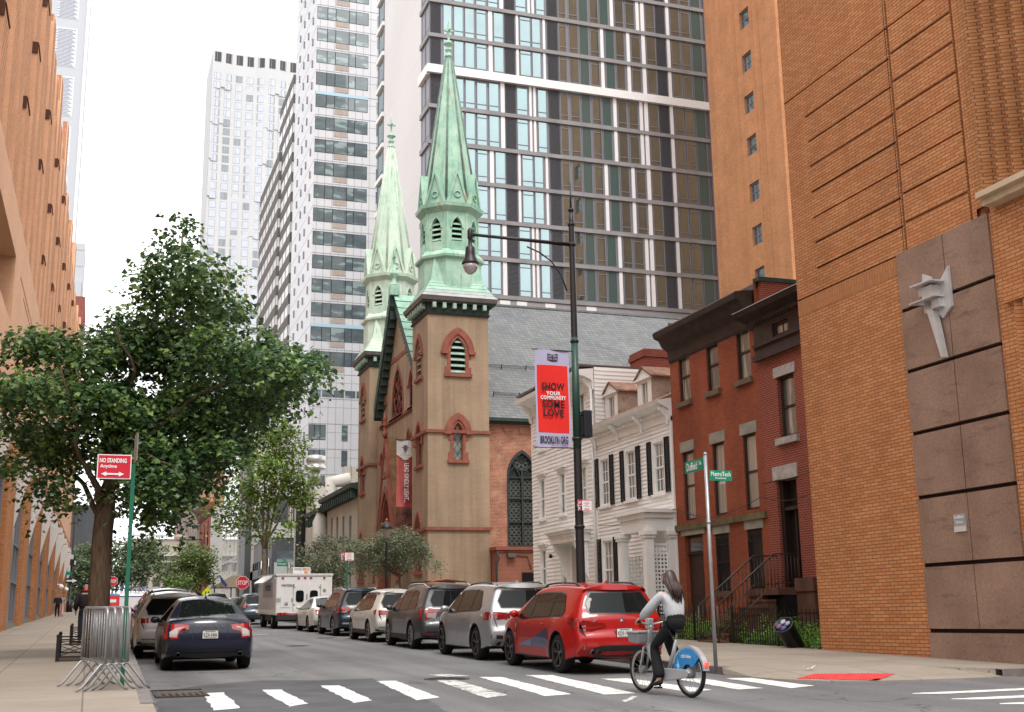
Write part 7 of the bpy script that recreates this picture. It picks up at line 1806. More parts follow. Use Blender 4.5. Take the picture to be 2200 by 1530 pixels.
class Car:
 def __init__(s, name, lab, cat, x, y, W, top, wb, ro, rw, belt, pm, tumble=.55, sill=.26, yaw=0, group=None, plan_r=.10, plan_f=.16, hood_r=.08):
  s.root = empty(name, (x, y, gz(y)), lab, cat, group, (math.atan(SL), 0, yaw)); s.W = W / 2; s.L = top[-1][0]; s.rw = rw; s.wy = (ro, ro + wb); s.belt = belt; s.tum = tumble; s.pr = plan_r; s.pf = plan_f; s.sill = sill; s.pm = pm
  T = catmull(top, 5); Ra = rw + .055; ntop = len(T)
  Bt = []
  for yc in (ro + wb, ro):
   zc = rw; a0 = math.asin(max(-1, min(1, (sill - zc) / Ra))); 
   for k in range(15):
    an = a0 + (PI - 2 * a0) * k / 14; Bt.append((yc + Ra * math.cos(an), zc + Ra * math.sin(an)))
  P = T + Bt; n = len(P); s.ntop = ntop
  area = sum(P[i][0] * P[(i + 1) % n][1] - P[(i + 1) % n][0] * P[i][1] for i in range(n)); sg = -1 if area > 0 else 1
  N = []
  for i in range(n):
   a = Vector(P[i - 1]); b = Vector(P[(i + 1) % n]); d = (b - a).normalized(); N.append(Vector((d.y, -d.x)) * sg * 1.0)
  mb = MB(); rings = []
  for i in range(n):
   p = Vector(P[i]); nin = N[i]; top_ = 0 < i < ntop - 1
   if top_: r = .10 if p.y > belt + .1 else (.13 if p.x < .5 or p.x > s.L - .6 else .09)
   else: r = .018
   if top_: bul = .045 if abs(nin.y) > .8 else .09
   else: bul = 0
   row = []
   for t in (0, .45, .8, 1):
    w_ = s.Wf(*(p + nin * r)) - r; q = p - nin * bul * (1 - t * t); row.append((w_ * t, q.x, q.y))
   for ph in (30, 60, 90):
    q = p + nin * r * (1 - math.cos(R(ph))); w_ = s.Wf(*(p + nin * r)); row.append((w_ - r + r * math.sin(R(ph)), q.x, q.y))
   rings.append((row, p + nin * r))
  for sx in (-1, 1):
   b = len(mb.v); m = len(rings[0][0])
   for row, _ in rings: mb.v += [(v[0] * sx, v[1], v[2]) for v in row]
   for i in range(n):
    j = (i + 1) % n; mi = 0 if (i < ntop - 1) else 1
    for k in range(m - 1):
     f = [b + i * m + k, b + j * m + k, b + j * m + k + 1, b + i * m + k + 1]; mb.f.append(f if sx < 0 else f[::-1]); mb.m.append(mi); mb.s.append(True)
   V, F = polygrid([tuple(q) for _, q in rings], 0, .11)
   mb.add([(s.Wf(a, c) * sx, a, c) for a, c in V], F, 0, True)
  s.body = mb.build('body', [pm, m_ctrim], s.root, local=True, recalc=True)
  bm = bmesh.new(); bm.from_mesh(s.body.data); bmesh.ops.remove_doubles(bm, verts=bm.verts, dist=.004); bmesh.ops.recalc_face_normals(bm, faces=bm.faces); s.bvh = BVHTree.FromBMesh(bm); bm.to_mesh(s.body.data); bm.free(); s.body.data.set_sharp_from_angle(angle=R(38))
 def Wf(s, y, z):
  W = s.W; b = s.belt
  if z > b: w = W - .035 - (z - b) * s.tum * (1 + .3 * (z - b))
  else: w = W - .035 * ((b - z) / b) * .2 - .05 * max(0, (.55 - z) / .55) ** 2 - .035 * max(0, (z - b + .22) / .22) ** 2
  a = max(0, (.75 - y) / .75); w -= s.pr * a * a; a = max(0, (y - s.L + 1.2) / 1.2); w -= s.pf * a * a
  if z < b:
   for yc in s.wy: d = math.hypot(y - yc, z - s.rw) - s.rw - .06; w += .022 * math.exp(-(d / .09) ** 2)
  return w
 def patch(s, poly, plane, mat, off=.006, name='patch', parent=None, sx=-1, step=.13):
  V, F = polygrid(poly, 0, step); vs = []; nn = []
  for a, b in V:
   if plane == 'side': o, d = Vector((3 * sx, a, b)), Vector((-sx, 0, 0))
   elif plane == 'rear': o, d = Vector((a, -3, b)), Vector((0, 1, 0))
   elif plane == 'front': o, d = Vector((a, 9, b)), Vector((0, -1, 0))
   else: o, d = Vector((a, b, 4)), Vector((0, 0, -1))
   hit = s.bvh.ray_cast(o, d)
   if hit[0] is None:
    hit = s.bvh.find_nearest(o + d * 2.0)
   nrm = hit[1]; nrm = nrm if nrm.dot(d) < 0 else -nrm
   vs.append(hit[0] + nrm * off)
  mb = MB(); mb.add(vs, F, 0, True); return mb.build(name, mat, parent or s.root, local=True, recalc=False)
 def both(s, poly, mat, off, name, parent=None, step=.13): return [s.patch(poly, 'side', mat, off, name, parent, sx, step) for sx in (-1, 1)]
 def wheels(s, rim, n=10, style=0):
  rw = s.rw; w_ = .24; first = None
  for yc in s.wy:
   for sx in (-1, 1):
    xc = sx * (s.W - .13)
    mb = MB(); mb.lathe([(rw * .66, -w_ / 2), (rw * .9, -w_ / 2), (rw * .975, -w_ / 2 + .025), (rw, -w_ / 2 + .06), (rw, w_ / 2 - .06), (rw * .975, w_ / 2 - .025), (rw * .9, w_ / 2), (rw * .66, w_ / 2), (rw * .66, -w_ / 2)], (xc, yc, rw), 28, 0, 'x')
    wl = mb.build('wheel', m_tyre, s.root, local=True)
    mb = MB(); xo = xc + sx * (w_ / 2 - .005); ri = rw * .70
    mb.lathe([(ri, 0), (ri, .012 * sx), (ri * .90, .012 * sx), (ri * .88, -.06 * sx), (.001, -.07 * sx)], (xo, yc, rw), 28, 1, 'x', cap=False)
    mb.lathe([(ri * 1.0, .004 * sx), (ri * .99, .014 * sx), (ri * .91, .013 * sx), (ri * .91, -.04 * sx)], (xo, yc, rw), 28, 0, 'x', cap=False)
    mb.lathe([(.055, -.06 * sx), (.05, -.012 * sx), (.001, -.008 * sx)], (xo, yc, rw), 10, 0, 'x')
    for k in range(n):
     an = 2 * PI * k / n + .3; sp = .10 if style else 0
     for q in ((-sp, sp) if style else (0,)):
      a = (xo - .03 * sx, yc + .045 * math.cos(an), rw + .045 * math.sin(an)); b = (xo - .008 * sx, yc + ri * .93 * math.cos(an + q * 1.4), rw + ri * .93 * math.sin(an + q * 1.4))
      mb.bar(a, b, .028 if n > 6 or style else .05, .03, 0, (1, 0, 0))
    mb.build('rim', [rim, m_rimd if rim is not m_rimd else m_void], wl, local=True)
 def plate(s, z, y, txt=None, w_=.31, h_=.155, x=0):
  mb = MB(); mb.box(x - w_ / 2, x + w_ / 2, y - .012, y, z - h_ / 2, z + h_ / 2); p = mb.build('licence_plate', m_plate, s.root, local=True)
  mb = MB(); mb.box(x - w_ / 2 - .01, x + w_ / 2 + .01, y + .001, y + .006, z - h_ / 2 - .01, z + h_ / 2 + .01); mb.build('plate_frame', m_ctrim, p, local=True)
  if txt:
   text(txt, m_dkt, p, frameM((x, y - .014, z - .008), (1, 0, 0), (0, 0, 1), (0, -1, 0)), width=w_ * .88, height=.075, bold=.02, ext=.001)
   mb = MB(); mb.box(x - .1, x + .1, y - .0135, y - .012, z + .05, z + .065); mb.box(x - .12, x + .12, y - .0135, y - .012, z - .068, z - .058); mb.build('plate_strip', M('plate_blue', (.05, .07, .16), .5), p, local=True)
 def mirror(s, y, z, mat=None):
  for sx in (-1, 1):
   mb = MB(); x = sx * (s.Wf(y, z) + .13); mb.ball((x, y, z), .11, 10, 0, (1.0, .62, .72)); mb.bar((sx * (s.Wf(y, z) - .02), y, z - .05), (x, y, z - .04), .05, .03, 0); mb.build('mirror', mat or s.pm, s.root, local=True)
 def handles(s, ys, z, mat=None):
  for y in ys:
   for sx in (-1, 1): mb = MB(); x = sx * (s.Wf(y, z) + .018); mb.box(min(x, x + .012 * sx), max(x, x + .012 * sx), y - .11, y + .11, z - .014, z + .014); bevel(mb.build('door_handle', mat or s.pm, s.root, local=True), .006)
 def seams(s, ys, zb):
  for i, (y0, y1) in enumerate(ys): s.both([(y0, zb), (y0 + .012, zb), (y1 + .012, s.belt), (y1, s.belt)], m_ctrim, .0035, 'door_seam', None, .3)
 def rails(s, y0, y1, x, z, mat, h=.05):
  for sx in (-1, 1):
   mb = MB(); P = []
   for k in range(9):
    t = k / 8; y = y0 + (y1 - y0) * t; hit = s.bvh.ray_cast(Vector((sx * x, y, 4)), Vector((0, 0, -1))); zz = (hit[0].z if hit[0] else z); P.append((sx * x, y, zz + (h if 0 < k < 8 else 0)))
   mb.tube(P, .02, 6); mb.build('roof_rail', mat, s.root, local=True)
 def fin(s, y, mat=None):
  hit = s.bvh.ray_cast(Vector((0, y, 4)), Vector((0, 0, -1))); z = hit[0].z; mb = MB(); mb.add([(-.03, y - .08, z - .01), (.03, y - .08, z - .01), (0, y - .07, z + .07), (-.02, y + .1, z - .01), (.02, y + .1, z - .01)], [(0, 1, 2), (0, 2, 3), (1, 4, 2), (3, 2, 4)]); mb.build('antenna', mat or s.pm, s.root, local=True)
 def pipes(s, xs, z, y=.0):
  for x in xs: mb = MB(); mb.lathe([(.045, y - .02), (.05, y - .02), (.05, y + .16), (.04, y + .16), (.04, y)], (x, 0, z), 12, 0, 'y', cap=False); mb.build('exhaust_pipe', m_rimd, s.root, local=True)
def inset(poly, k):
 cx = sum(p[0] for p in poly) / len(poly); cy = sum(p[1] for p in poly) / len(poly)
 return [(cx + (x - cx) * (1 - k / max(.1, abs(x - cx) + .15)), cy + (y - cy) * (1 - k / max(.08, abs(y - cy) + .06))) for x, y in poly]
def suv_top(L, H, gb=.95, gy=.16, roof0=.42, ws=3.35, hood=1.05, spoil=True, front=.72, base=.34):
 return [(.18, base), (.03, .48), (.0, .66), (.06, .80), (.10, gb + .02), (gy, gb + .14), (roof0 - .10, H - .16), (roof0 - .14, H - .075), (roof0 + .1, H - .035), (1.5, H), (2.3, H - .03), (2.75, H - .13), (ws, hood + .10), (ws + .2, hood + .02), (L - .75, hood - .09), (L - .22, hood - .22), (L - .03, front), (L, .55), (L - .08, .28)]
def make_suv(lab, x, y, L_, W_, H, wb, ro, rw, pm, belt=1.0, rimm=None, n=10, style=0, clad=True, side=None, rearw=None, yaw=0, gb=.97, hood=1.06, name='parked_suv', cat='suv', group='cars parked along the kerbs', wsd=None, tum=.5, roof0=.42):
 ws = wsd or L_ * .715
 c = Car(name, lab, cat, x, y, W_, suv_top(L_, H, gb, .16, roof0, ws, hood), wb, ro, rw, belt, pm, tumble=tum, yaw=yaw, group=group)
 zt = H - .16; zb = belt + .02; yr = roof0 + .35
 sp = side or [(yr - .02, zb + .12), (yr + .06, zb + .03), (ws - .28, zb - .05), (ws - .05, zb - .03), (ws - .62, zt - .03), (2.2, zt), (1.4, zt), (yr + .3, zt - .04)]
 c.both(inset(sp, -.03), m_ctrim, .004, 'window_surround')
 b1, b2 = ro + wb * .16, ro + wb * .52
 def clip(poly, lo, hi):
  out = []
  P = poly
  for bound, sgn in ((lo, 1), (hi, -1)):
   Q = []
   for i in range(len(P)):
    a, b = P[i], P[(i + 1) % len(P)]; ia, ib = (a[0] - bound) * sgn >= 0, (b[0] - bound) * sgn >= 0
    if ia: Q.append(a)
    if ia != ib: t = (bound - a[0]) / (b[0] - a[0]); Q.append((bound, a[1] + (b[1] - a[1]) * t))
   P = Q
  return P
 for lo, hi in ((-1, b1), (b1 + .05, b2), (b2 + .06, 9)):
  q = clip(sp, lo, hi)
  if len(q) > 2: c.both(q, m_cg, .009, 'side_window')
 rwp = rearw or [(-.60, gb + .14), (.60, gb + .14), (.66, gb + .3), (.52, H - .17), (-.52, H - .17), (-.66, gb + .3)]
 c.patch(inset(rwp, -.035), 'rear', m_ctrim, .004, 'rear_window_surround'); c.patch(rwp, 'rear', m_cg, .009, 'rear_window')
 c.patch([(-.68, ws - .02), (.68, ws - .02), (.56, 2.9), (-.56, 2.9)], 'top', m_cg, .007, 'windscreen')
 mb = MB(); mb.bar((0, .10, gb + .17), (.34, .13, gb + .22), .018, .02); mb.build('rear_wiper', m_ctrim, c.root, local=True)
 if clad:
  c.both([(ro + rw + .05, .27), (ro + wb - rw - .05, .27), (ro + wb - rw - .07, .40), (ro + rw + .07, .40)], m_plast, .008, 'sill_cladding'); c.patch([(-W_ * .46, .36), (W_ * .46, .36), (W_ * .47, .50), (-W_ * .47, .50)], 'rear', m_plast, .008, 'bumper_cladding')
 c.wheels(rimm or m_rim, n, style); c.mirror(ws - .1, belt + .06); c.handles((b1 + .35, b2 + .3), belt - .13); c.seams(((ro + .05 + rw, b1 + .1), (b2 + .02, b2 + .02), (ws + .05, ws - .02)), .40)
 return c
p_red = paint('red_paint', (.34, .005, .005))
c = make_suv('bright red SUV with blue stripes on its doors parked nearest the crossing', 9.60, 21.25, 4.72, 1.92, 1.68, 2.86, .98, .37, p_red, belt=1.04, rimm=m_rimd, n=5, style=1, clad=False, gb=1.0, hood=1.1, tum=.42)
R_ = c.root
c.patch([(-.96, .82), (-.62, .80), (-.34, .87), (-.36, .95), (-.62, .98), (-.97, 1.06)], 'rear', m_redd, .008, 'tail_lamp'); c.patch([(.96, .82), (.97, 1.06), (.62, .98), (.36, .95), (.34, .87), (.62, .80)], 'rear', m_redd, .008, 'tail_lamp')
for sx in (-1, 1):
 t = c.patch([(.05, .84), (.05, 1.04), (.42, 1.05), (.50, .98), (.30, .86)], 'side', m_redd, .008, 'tail_lamp', None, sx)
 c.patch([(sx * .88, .86), (sx * .60, .85), (sx * .40, .89), (sx * .40, .905), (sx * .60, .88), (sx * .88, .885)], 'rear', m_red, .012, 'lamp_strip', t)
 c.patch([(.75, .62), (.90, .62), (.86, .66), (.78, .66)], 'side', m_plast, .006, 'side_marker', None, sx)
c.plate(.77, -.085, 'KDS·1407')
mb = MB(); mb.lathe([(.001, -.012), (.055, -.012), (.06, -.0), (.06, .01)], (0, .015, .98), 18, 0, 'y'); bd = mb.build('badge', m_ctrim, R_, local=True)
mb = MB()
for k in range(4):
 a0 = k * PI / 2; pts = [(0, 0)] + [(.04 * math.cos(a0 + j * PI / 8), .04 * math.sin(a0 + j * PI / 8)) for j in range(5)]; mb.add([(x, .0015, .98 + z) for x, z in pts], [list(range(len(pts)))], k % 2)
mb.build('badge_quarters', [M('badge_blue', (.02, .12, .45), .3), m_plate], bd, local=True, recalc=False)
c.patch([(-.55, .33), (.55, .33), (.62, .50), (.45, .54), (-.45, .54), (-.62, .50)], 'rear', m_ctrim, .008, 'diffuser'); c.pipes((-.62, -.50, .50, .62), .42, .0)
for sx in (-1, 1): c.patch([(sx * .68, .45), (sx * .88, .50), (sx * .92, .62), (sx * .80, .63)], 'rear', m_redd, .008, 'bumper_vent')
m_bl1 = M('stripe_blue', (.025, .04, .10), .35, coat=1); m_bl2 = M('stripe_light_blue', (.05, .10, .20), .35, coat=1)
c.both([(1.50, .46), (2.4, .46), (2.35, .62), (1.56, .84)], m_bl1, .005, 'door_graphic'); c.both([(2.42, .46), (3.25, .46), (2.85, .54), (2.37, .62)], m_bl2, .005, 'door_graphic')
c.both([(3.42, .60), (3.47, .60), (3.42, .92), (3.30, .92), (3.36, .86), (3.36, .66)], m_chrome, .009, 'side_vent')
c.rails(.62, 2.6, .60, 1.7, m_ctrim); c.fin(.75)
p_sil = paint('silver_paint', (.36, .36, .37), .5)
c = make_suv('silver SUV with dark wheels parked right behind the red one', 9.62, 26.55, 4.82, 1.95, 1.76, 2.915, .98, .39, p_sil, belt=1.10, rimm=m_rimd, n=5, style=1, clad=False, gb=1.06, hood=1.14, tum=.36)
for sx in (-1, 1):
 t = c.patch([(sx * .95, .92), (sx * .95, 1.10), (sx * .72, 1.11), (sx * .45, 1.07), (sx * .42, .96), (sx * .7, .93)], 'rear', m_redd, .008, 'tail_lamp'); c.patch([(sx * .93, .97), (sx * .93, 1.07), (sx * .5, 1.05), (sx * .5, 1.02), (sx * .86, 1.04), (sx * .86, .97)], 'rear', m_red, .012, 'lamp_strip', t)
 c.patch([(.03, .93), (.03, 1.10), (.36, 1.11), (.42, 1.05), (.36, .93)], 'side', m_redd, .008, 'tail_lamp', None, sx)
 c.patch([(sx * .62, .50), (sx * .88, .52), (sx * .88, .60), (sx * .62, .58)], 'rear', m_ctrim, .008, 'fog_recess')
c.patch([(-.7, .33), (.7, .33), (.7, .44), (-.7, .44)], 'rear', m_plast, .008, 'diffuser'); c.plate(.78, -.085); c.pipes((-.72, .72), .40, .02); c.rails(.7, 2.6, .62, 1.8, m_ctrim, .03); c.fin(.8)
p_grey = paint('dark_grey_paint', (.075, .077, .085), .4)
c = make_suv('dark grey SUV with roof bars and L shaped tail lamps, third from the crossing', 9.75, 32.95, 4.94, 2.0, 1.79, 2.82, 1.1, .38, p_grey, belt=1.08, rimm=m_rim, n=10, gb=1.05, hood=1.13, tum=.38)
for sx in (-1, 1):
 t = c.patch([(sx * .97, .80), (sx * .97, 1.12), (sx * .50, 1.12), (sx * .50, 1.03), (sx * .78, 1.0), (sx * .80, .80)], 'rear', m_red, .008, 'tail_lamp'); c.patch([(sx * .78, 1.0), (sx * .52, 1.025), (sx * .54, .90), (sx * .78, .88)], 'rear', m_lampw, .010, 'lamp_clear', t); c.patch([(.04, .82), (.04, 1.12), (.34, 1.12), (.28, .9), (.14, .82)], 'side', m_red, .008, 'tail_lamp', None, sx)
 c.patch([(sx * .9, .42), (sx * .6, .42), (sx * .6, .47), (sx * .9, .47)], 'rear', m_red, .012, 'reflector')
c.plate(.86, -.085); text('PILOT', m_chrome, c.root, frameM((-.52, -.075, .86), (1, 0, 0), (0, 0, 1), (0, -1, 0)), width=.30, bold=.01); c.rails(.6, 3.0, .66, 1.8, m_chrome, .07)
mb = MB()
for y in (1.1, 2.3): mb.tube([(-.68, y, 1.87), (0, y, 1.91), (.68, y, 1.87)], .018, 5)
mb.build('cross_bars', m_ctrim, c.root, local=True)
mb = MB(); mb.tube([(-.55, .8, 1.84), (-.2, 1.2, 1.93), (.1, 1.1, 1.95), (.5, 1.4, 1.92), (.3, 2.1, 1.94)], .02, 5); mb.build('orange_strap', M('orange_strap', (.55, .12, .03), .7), c.root, local=True)
p_wht = paint('white_paint', (.62, .61, .57))
c = make_suv('white crossover with round red tail lamps, fourth from the crossing', 9.72, 38.8, 4.86, 1.88, 1.69, 2.75, 1.02, .35, p_wht, belt=1.02, rimm=m_rim, n=7, gb=.98, hood=1.06, tum=.5)
for sx in (-1, 1):
 c.patch([(sx * .92, .88), (sx * .92, 1.04), (sx * .5, 1.01), (sx * .45, .94), (sx * .5, .89)], 'rear', m_red, .008, 'tail_lamp'); c.patch([(.05, .88), (.05, 1.04), (.30, 1.05), (.42, 1.0), (.30, .89)], 'side', m_red, .008, 'tail_lamp', None, sx)
c.plate(.75, -.085); c.rails(.7, 2.7, .6, 1.7, m_rimd, .05)
p_nav = paint('navy_paint', (.022, .034, .055), .2)
c = make_suv('dark navy SUV with red and white tail lamps right behind the white sedan', 9.85, 45.4, 5.0, 1.96, 1.78, 2.9, 1.08, .37, p_nav, belt=1.06, rimm=m_rim, n=6, gb=1.03, hood=1.12, clad=False, tum=.4)
for sx in (-1, 1):
 t = c.patch([(sx * .96, .86), (sx * .96, 1.10), (sx * .6, 1.09), (sx * .42, 1.02), (sx * .6, .90)], 'rear', m_red, .008, 'tail_lamp'); c.patch([(sx * .94, .87), (sx * .94, .93), (sx * .62, .93), (sx * .62, .89)], 'rear', m_lampw, .012, 'lamp_clear', t); c.patch([(.05, .87), (.05, 1.1), (.38, 1.09), (.44, 1.0), (.2, .87)], 'side', m_red, .008, 'tail_lamp', None, sx)
c.patch([(-.8, .46), (.8, .46), (.8, .52), (-.8, .52)], 'rear', m_chrome, .010, 'chrome_strip'); c.plate(.78, -.085); c.rails(.7, 2.9, .64, 1.8, m_chrome, .07)
def sedan_top(L, H): return [(.16, .30), (.03, .46), (.0, .64), (.04, .84), (.10, .98), (.22, 1.04), (.62, 1.06), (1.32, H - .10), (1.75, H - .015), (2.25, H), (2.75, H - .06), (3.55, 1.03), (3.75, .97), (L - .6, .86), (L - .15, .70), (L, .52), (L - .08, .26)]
def make_sedan(lab, x, y, L_, W_, H, wb, ro, rw, pm, rimm=None, n=7, yaw=0, name='parked_sedan', group='cars parked along the kerbs'):
 c = Car(name, lab, 'sedan', x, y, W_, sedan_top(L_, H), wb, ro, rw, .93, pm, tumble=.62, yaw=yaw, group=group, sill=.22)
 sp = [(.92, .98), (3.35, .92), (2.72, H - .17), (2.2, H - .10), (1.7, H - .11), (1.2, H - .24)]
 c.both(inset(sp, -.03), m_ctrim, .004, 'window_surround')
 for q in ([(.98, 1.0), (1.42, .98), (1.42, H - .17), (1.25, H - .24)], [(1.47, .98), (2.12, .96), (2.12, H - .12), (1.7, H - .12), (1.47, H - .17)], [(2.18, .96), (3.28, .93), (2.70, H - .18), (2.2, H - .11), (2.18, H - .11)]): c.both(q, m_cg, .009, 'side_window')
 rp = [(-.62, .50), (.62, .50), (.50, 1.38), (-.50, 1.38)]; c.patch([(-.66, .47), (.66, .47), (.53, 1.41), (-.53, 1.41)], 'top', m_ctrim, .004, 'rear_window_surround'); c.patch(rp, 'top', m_cg, .009, 'rear_window')
 c.patch([(-.66, 3.45), (.66, 3.45), (.54, 2.75), (-.54, 2.75)], 'top', m_cg, .007, 'windscreen')
 c.wheels(rimm or m_rim, n); c.mirror(3.15, 1.0); c.handles((1.62, 2.42), .84); c.seams(((1.3, 1.45), (2.15, 2.15), (3.2, 3.25)), .36); return c
c = make_sedan('white sedan parked behind the navy SUV and before the white service truck', 9.8, 51.1, 4.8, 1.84, 1.46, 2.75, 1.0, .33, p_wht)
for sx in (-1, 1): c.patch([(sx * .9, .76), (sx * .9, .92), (sx * .5, .92), (sx * .5, .78)], 'rear', m_red, .008, 'tail_lamp')
p_blue = paint('deep_blue_paint', (.008, .011, .026), .0)
c = make_sedan('dark blue sedan with red tail lamps parked nearest on the left kerb', 2.42, 26.05, 4.63, 1.86, 1.48, 2.78, .95, .335, p_blue, rimm=m_rimd, n=7, yaw=R(-.6))
for sx in (-1, 1):
 t = c.patch([(sx * .91, .66), (sx * .93, .96), (sx * .58, .95), (sx * .42, .93), (sx * .44, .84), (sx * .62, .80), (sx * .64, .66)], 'rear', m_red, .008, 'tail_lamp', step=.08)
 c.patch([(sx * .80, .70), (sx * .66, .69), (sx * .64, .84), (sx * .52, .88), (sx * .52, .90), (sx * .68, .88), (sx * .80, .80)], 'rear', m_lampw, .012, 'lamp_clear', t, step=.08)
 c.patch([(.02, .68), (.02, .95), (.30, .98), (.26, .84), (.12, .70)], 'side', m_red, .008, 'tail_lamp', None, sx)
c.plate(.74, -.088, 'KZA·5406')
text('VOLVO', m_chrome, c.root, frameM((0, -.086, .915), (1, 0, 0), (0, 0, 1), (0, -1, 0)), width=.58, height=.035, bold=.02, space=2.6)
c.patch([(-.52, .28), (.52, .28), (.60, .38), (-.60, .38)], 'rear', m_ctrim, .008, 'diffuser'); c.patch([(-.60, .42), (.60, .42), (.62, .45), (-.62, .45)], 'rear', m_ctrim, .006, 'bumper_crease'); c.pipes((-.62, .62), .34, .02)
for sx in (-1, 1): c.patch([(sx * .34, .62), (sx * .355, .62), (sx * .37, .96), (sx * .355, .96)], 'rear', m_ctrim, .005, 'boot_seam')
c.patch([(-.42, .595), (.42, .595), (.42, .605), (-.42, .605)], 'rear', m_ctrim, .005, 'boot_seam'); c.fin(1.55)
p_sw = paint('pearl_paint', (.55, .54, .52), .1); p_blk = paint('black_paint', (.015, .015, .017)); p_dg = paint('graphite_paint', (.05, .05, .05), .3); p_bg = paint('blue_grey_paint', (.07, .095, .12), .4)
def lamps(c, z0, z1):
 for sx in (-1, 1): c.patch([(sx * .92, z0), (sx * .92, z1), (sx * .55, z1), (sx * .55, z0)], 'rear', m_red, .008, 'tail_lamp'); c.patch([(.04, z0), (.04, z1), (.36, z1), (.3, z0)], 'side', m_red, .008, 'tail_lamp', None, sx)
c = make_suv('pearl white crossover parked in front of the dark blue sedan', 2.05, 31.6, 4.6, 1.86, 1.62, 2.7, .95, .345, p_sw, belt=1.0, gb=.95, hood=1.04, n=6, yaw=R(-.7)); lamps(c, .88, 1.0)
c = make_suv('black SUV third in the row along the left kerb', 2.25, 37.0, 4.8, 1.94, 1.74, 2.85, .98, .37, p_blk, belt=1.06, gb=1.02, hood=1.1, n=6, clad=False, yaw=R(-.7)); lamps(c, .9, 1.08); c.rails(.7, 2.7, .62, 1.8, m_chrome, .05)
c = make_suv('graphite SUV fourth in the row along the left kerb', 2.4, 42.9, 4.7, 1.9, 1.70, 2.75, .98, .36, p_dg, belt=1.03, gb=1.0, hood=1.08, n=6, yaw=R(-.7)); lamps(c, .9, 1.05)
c = make_sedan('dark sedan fifth in the row along the left kerb', 2.5, 48.8, 4.7, 1.84, 1.45, 2.75, .98, .33, p_dg, yaw=R(-.7))
c = make_suv('blue grey SUV standing just left of the white service truck', 8.75, 67.2, 4.6, 1.88, 1.66, 2.7, .95, .36, p_bg, belt=1.02, gb=.98, hood=1.06, n=6); lamps(c, .92, 1.06); c.plate(.72, -.085)
c = make_sedan('dark far sedan up the street beyond the blue grey SUV', 8.7, 74.2, 4.6, 1.82, 1.45, 2.7, .95, .33, p_dg)
for sx in (-1, 1): c.patch([(sx * .9, .76), (sx * .9, .92), (sx * .5, .92), (sx * .5, .78)], 'rear', m_red, .008, 'tail_lamp')
c = make_suv('black SUV far up in the lane near the far right stop sign', 8.2, 84.0, 4.8, 1.92, 1.74, 2.8, .98, .36, p_blk, belt=1.05, gb=1.0, hood=1.08, n=6); lamps(c, .9, 1.05)
c = make_suv('small dark red car farthest up the right kerb', 8.8, 92.5, 4.4, 1.8, 1.55, 2.6, .9, .33, paint('maroon_paint', (.09, .012, .015)), belt=.98, gb=.95, hood=1.0, n=6, name='parked_car', cat='car'); lamps(c, .85, .98)
Yt = 57.4; xl, xr = PY(592, 1300, Yt).x, PY(713, 1300, Yt).x
tk = empty('service_truck', ((xl + xr) / 2, Yt, gz(Yt)), 'white box service truck with twin rear windows, red lamps and an orange beacon', 'truck', rot=(math.atan(SL), 0, 0))
hw = (xr - xl) / 2; zt = PY(650, 1237, Yt).z - gz(Yt); p_tk = paint('truck_white', (.70, .70, .69)); LT = 6.2
mb = MB(); mb.box(-hw, hw, 0, LT, .62, zt); bevel(mb.build('body', p_tk, tk, local=True), .06, 3)
mb = MB(); mb.box(-hw + .12, hw - .12, .15, LT + .2, .35, .62); mb.box(-hw + .05, hw - .05, -.22, .1, .42, .62); mb.build('chassis', m_plast, tk, local=True)
mb = MB(); mb.box(-hw - .03, hw + .03, -.04, LT, zt + .001, zt + .10); mb.build('roof', M('truck_roof', (.6, .6, .6), .5), tk, local=True)
mb = MB(); mb.prism([(-hw - .02, zt - .05), (-hw - .5, zt - .35), (-hw - .5, zt - .30), (-hw - .02, zt + .05)], 'y', 1.2, 4.2); mb.build('side_flap', p_tk, tk, local=True)
mb = MB(); mb.box(-.48, .35, .5, 2.0, zt + .35, zt + .40)
for x in (-.48, -.08, .31): mb.box(x, x + .04, .5, .54, zt + .10, zt + .35); mb.box(x, x + .04, 1.96, 2.0, zt + .10, zt + .35)
mb.box(-.44, .31, .56, 1.94, zt + .1, zt + .33); mb.build('roof_rack', p_tk, tk, local=True)
mb = MB(); mb.lathe([(.09, .10), (.09, .13), (.075, .28), (.001, .30)], (.12, .3, zt), 10); mb.build('beacon', M('orange_beacon', (.75, .2, .02), .3), tk, local=True)
for sx in (-1, 1):
 mb = MB(); cx = sx * .33 + .12; mb.box(cx - .31, cx + .31, -.012, -.001, .82, zt - .38); d_ = mb.build('rear_door', p_tk, tk, local=True)
 mb = MB(); ov = [(cx + .19 * math.copysign(abs(math.cos(a)) ** .5, math.cos(a)), zt - .95 + .27 * math.copysign(abs(math.sin(a)) ** .5, math.sin(a))) for a in [k * PI / 12 for k in range(24)]]; mb.prism(ov, 'y', -.03, -.013); mb.build('window', m_cg, d_, local=True)
 mb = MB(); mb.box(cx + sx * .31 - .01, cx + sx * .31 + .01, -.02, -.013, .82, zt - .38)
 for z in (1.1, 1.9): mb.box(cx + sx * .28 - .05, cx + sx * .28 + .05, -.035, -.014, z, z + .05)
 mb.build('hinge', M('hinge_grey', (.25, .25, .25), .5), d_, local=True)
mb = MB(); mb.box(.105, .135, -.05, -.013, 1.35, 1.6); mb.build('door_handle', m_ctrim, tk, local=True)
mb = MB(); mb.box(.80, 1.12, -.02, -.001, 1.5, 2.1); mb.box(-1.1, -.62, -.02, -.001, 1.0, 1.55); build_each(mb, 'hatch', p_tk, tk, local=True)
mb = MB(); mb.box(-hw + .02, -.52, -.012, -.001, 1.24, 1.42); mb.box(.77, hw - .02, -.012, -.001, 1.24, 1.42); build_each(mb, 'grey_stripe', M('stripe_grey', (.33, .33, .34), .5), tk, local=True)
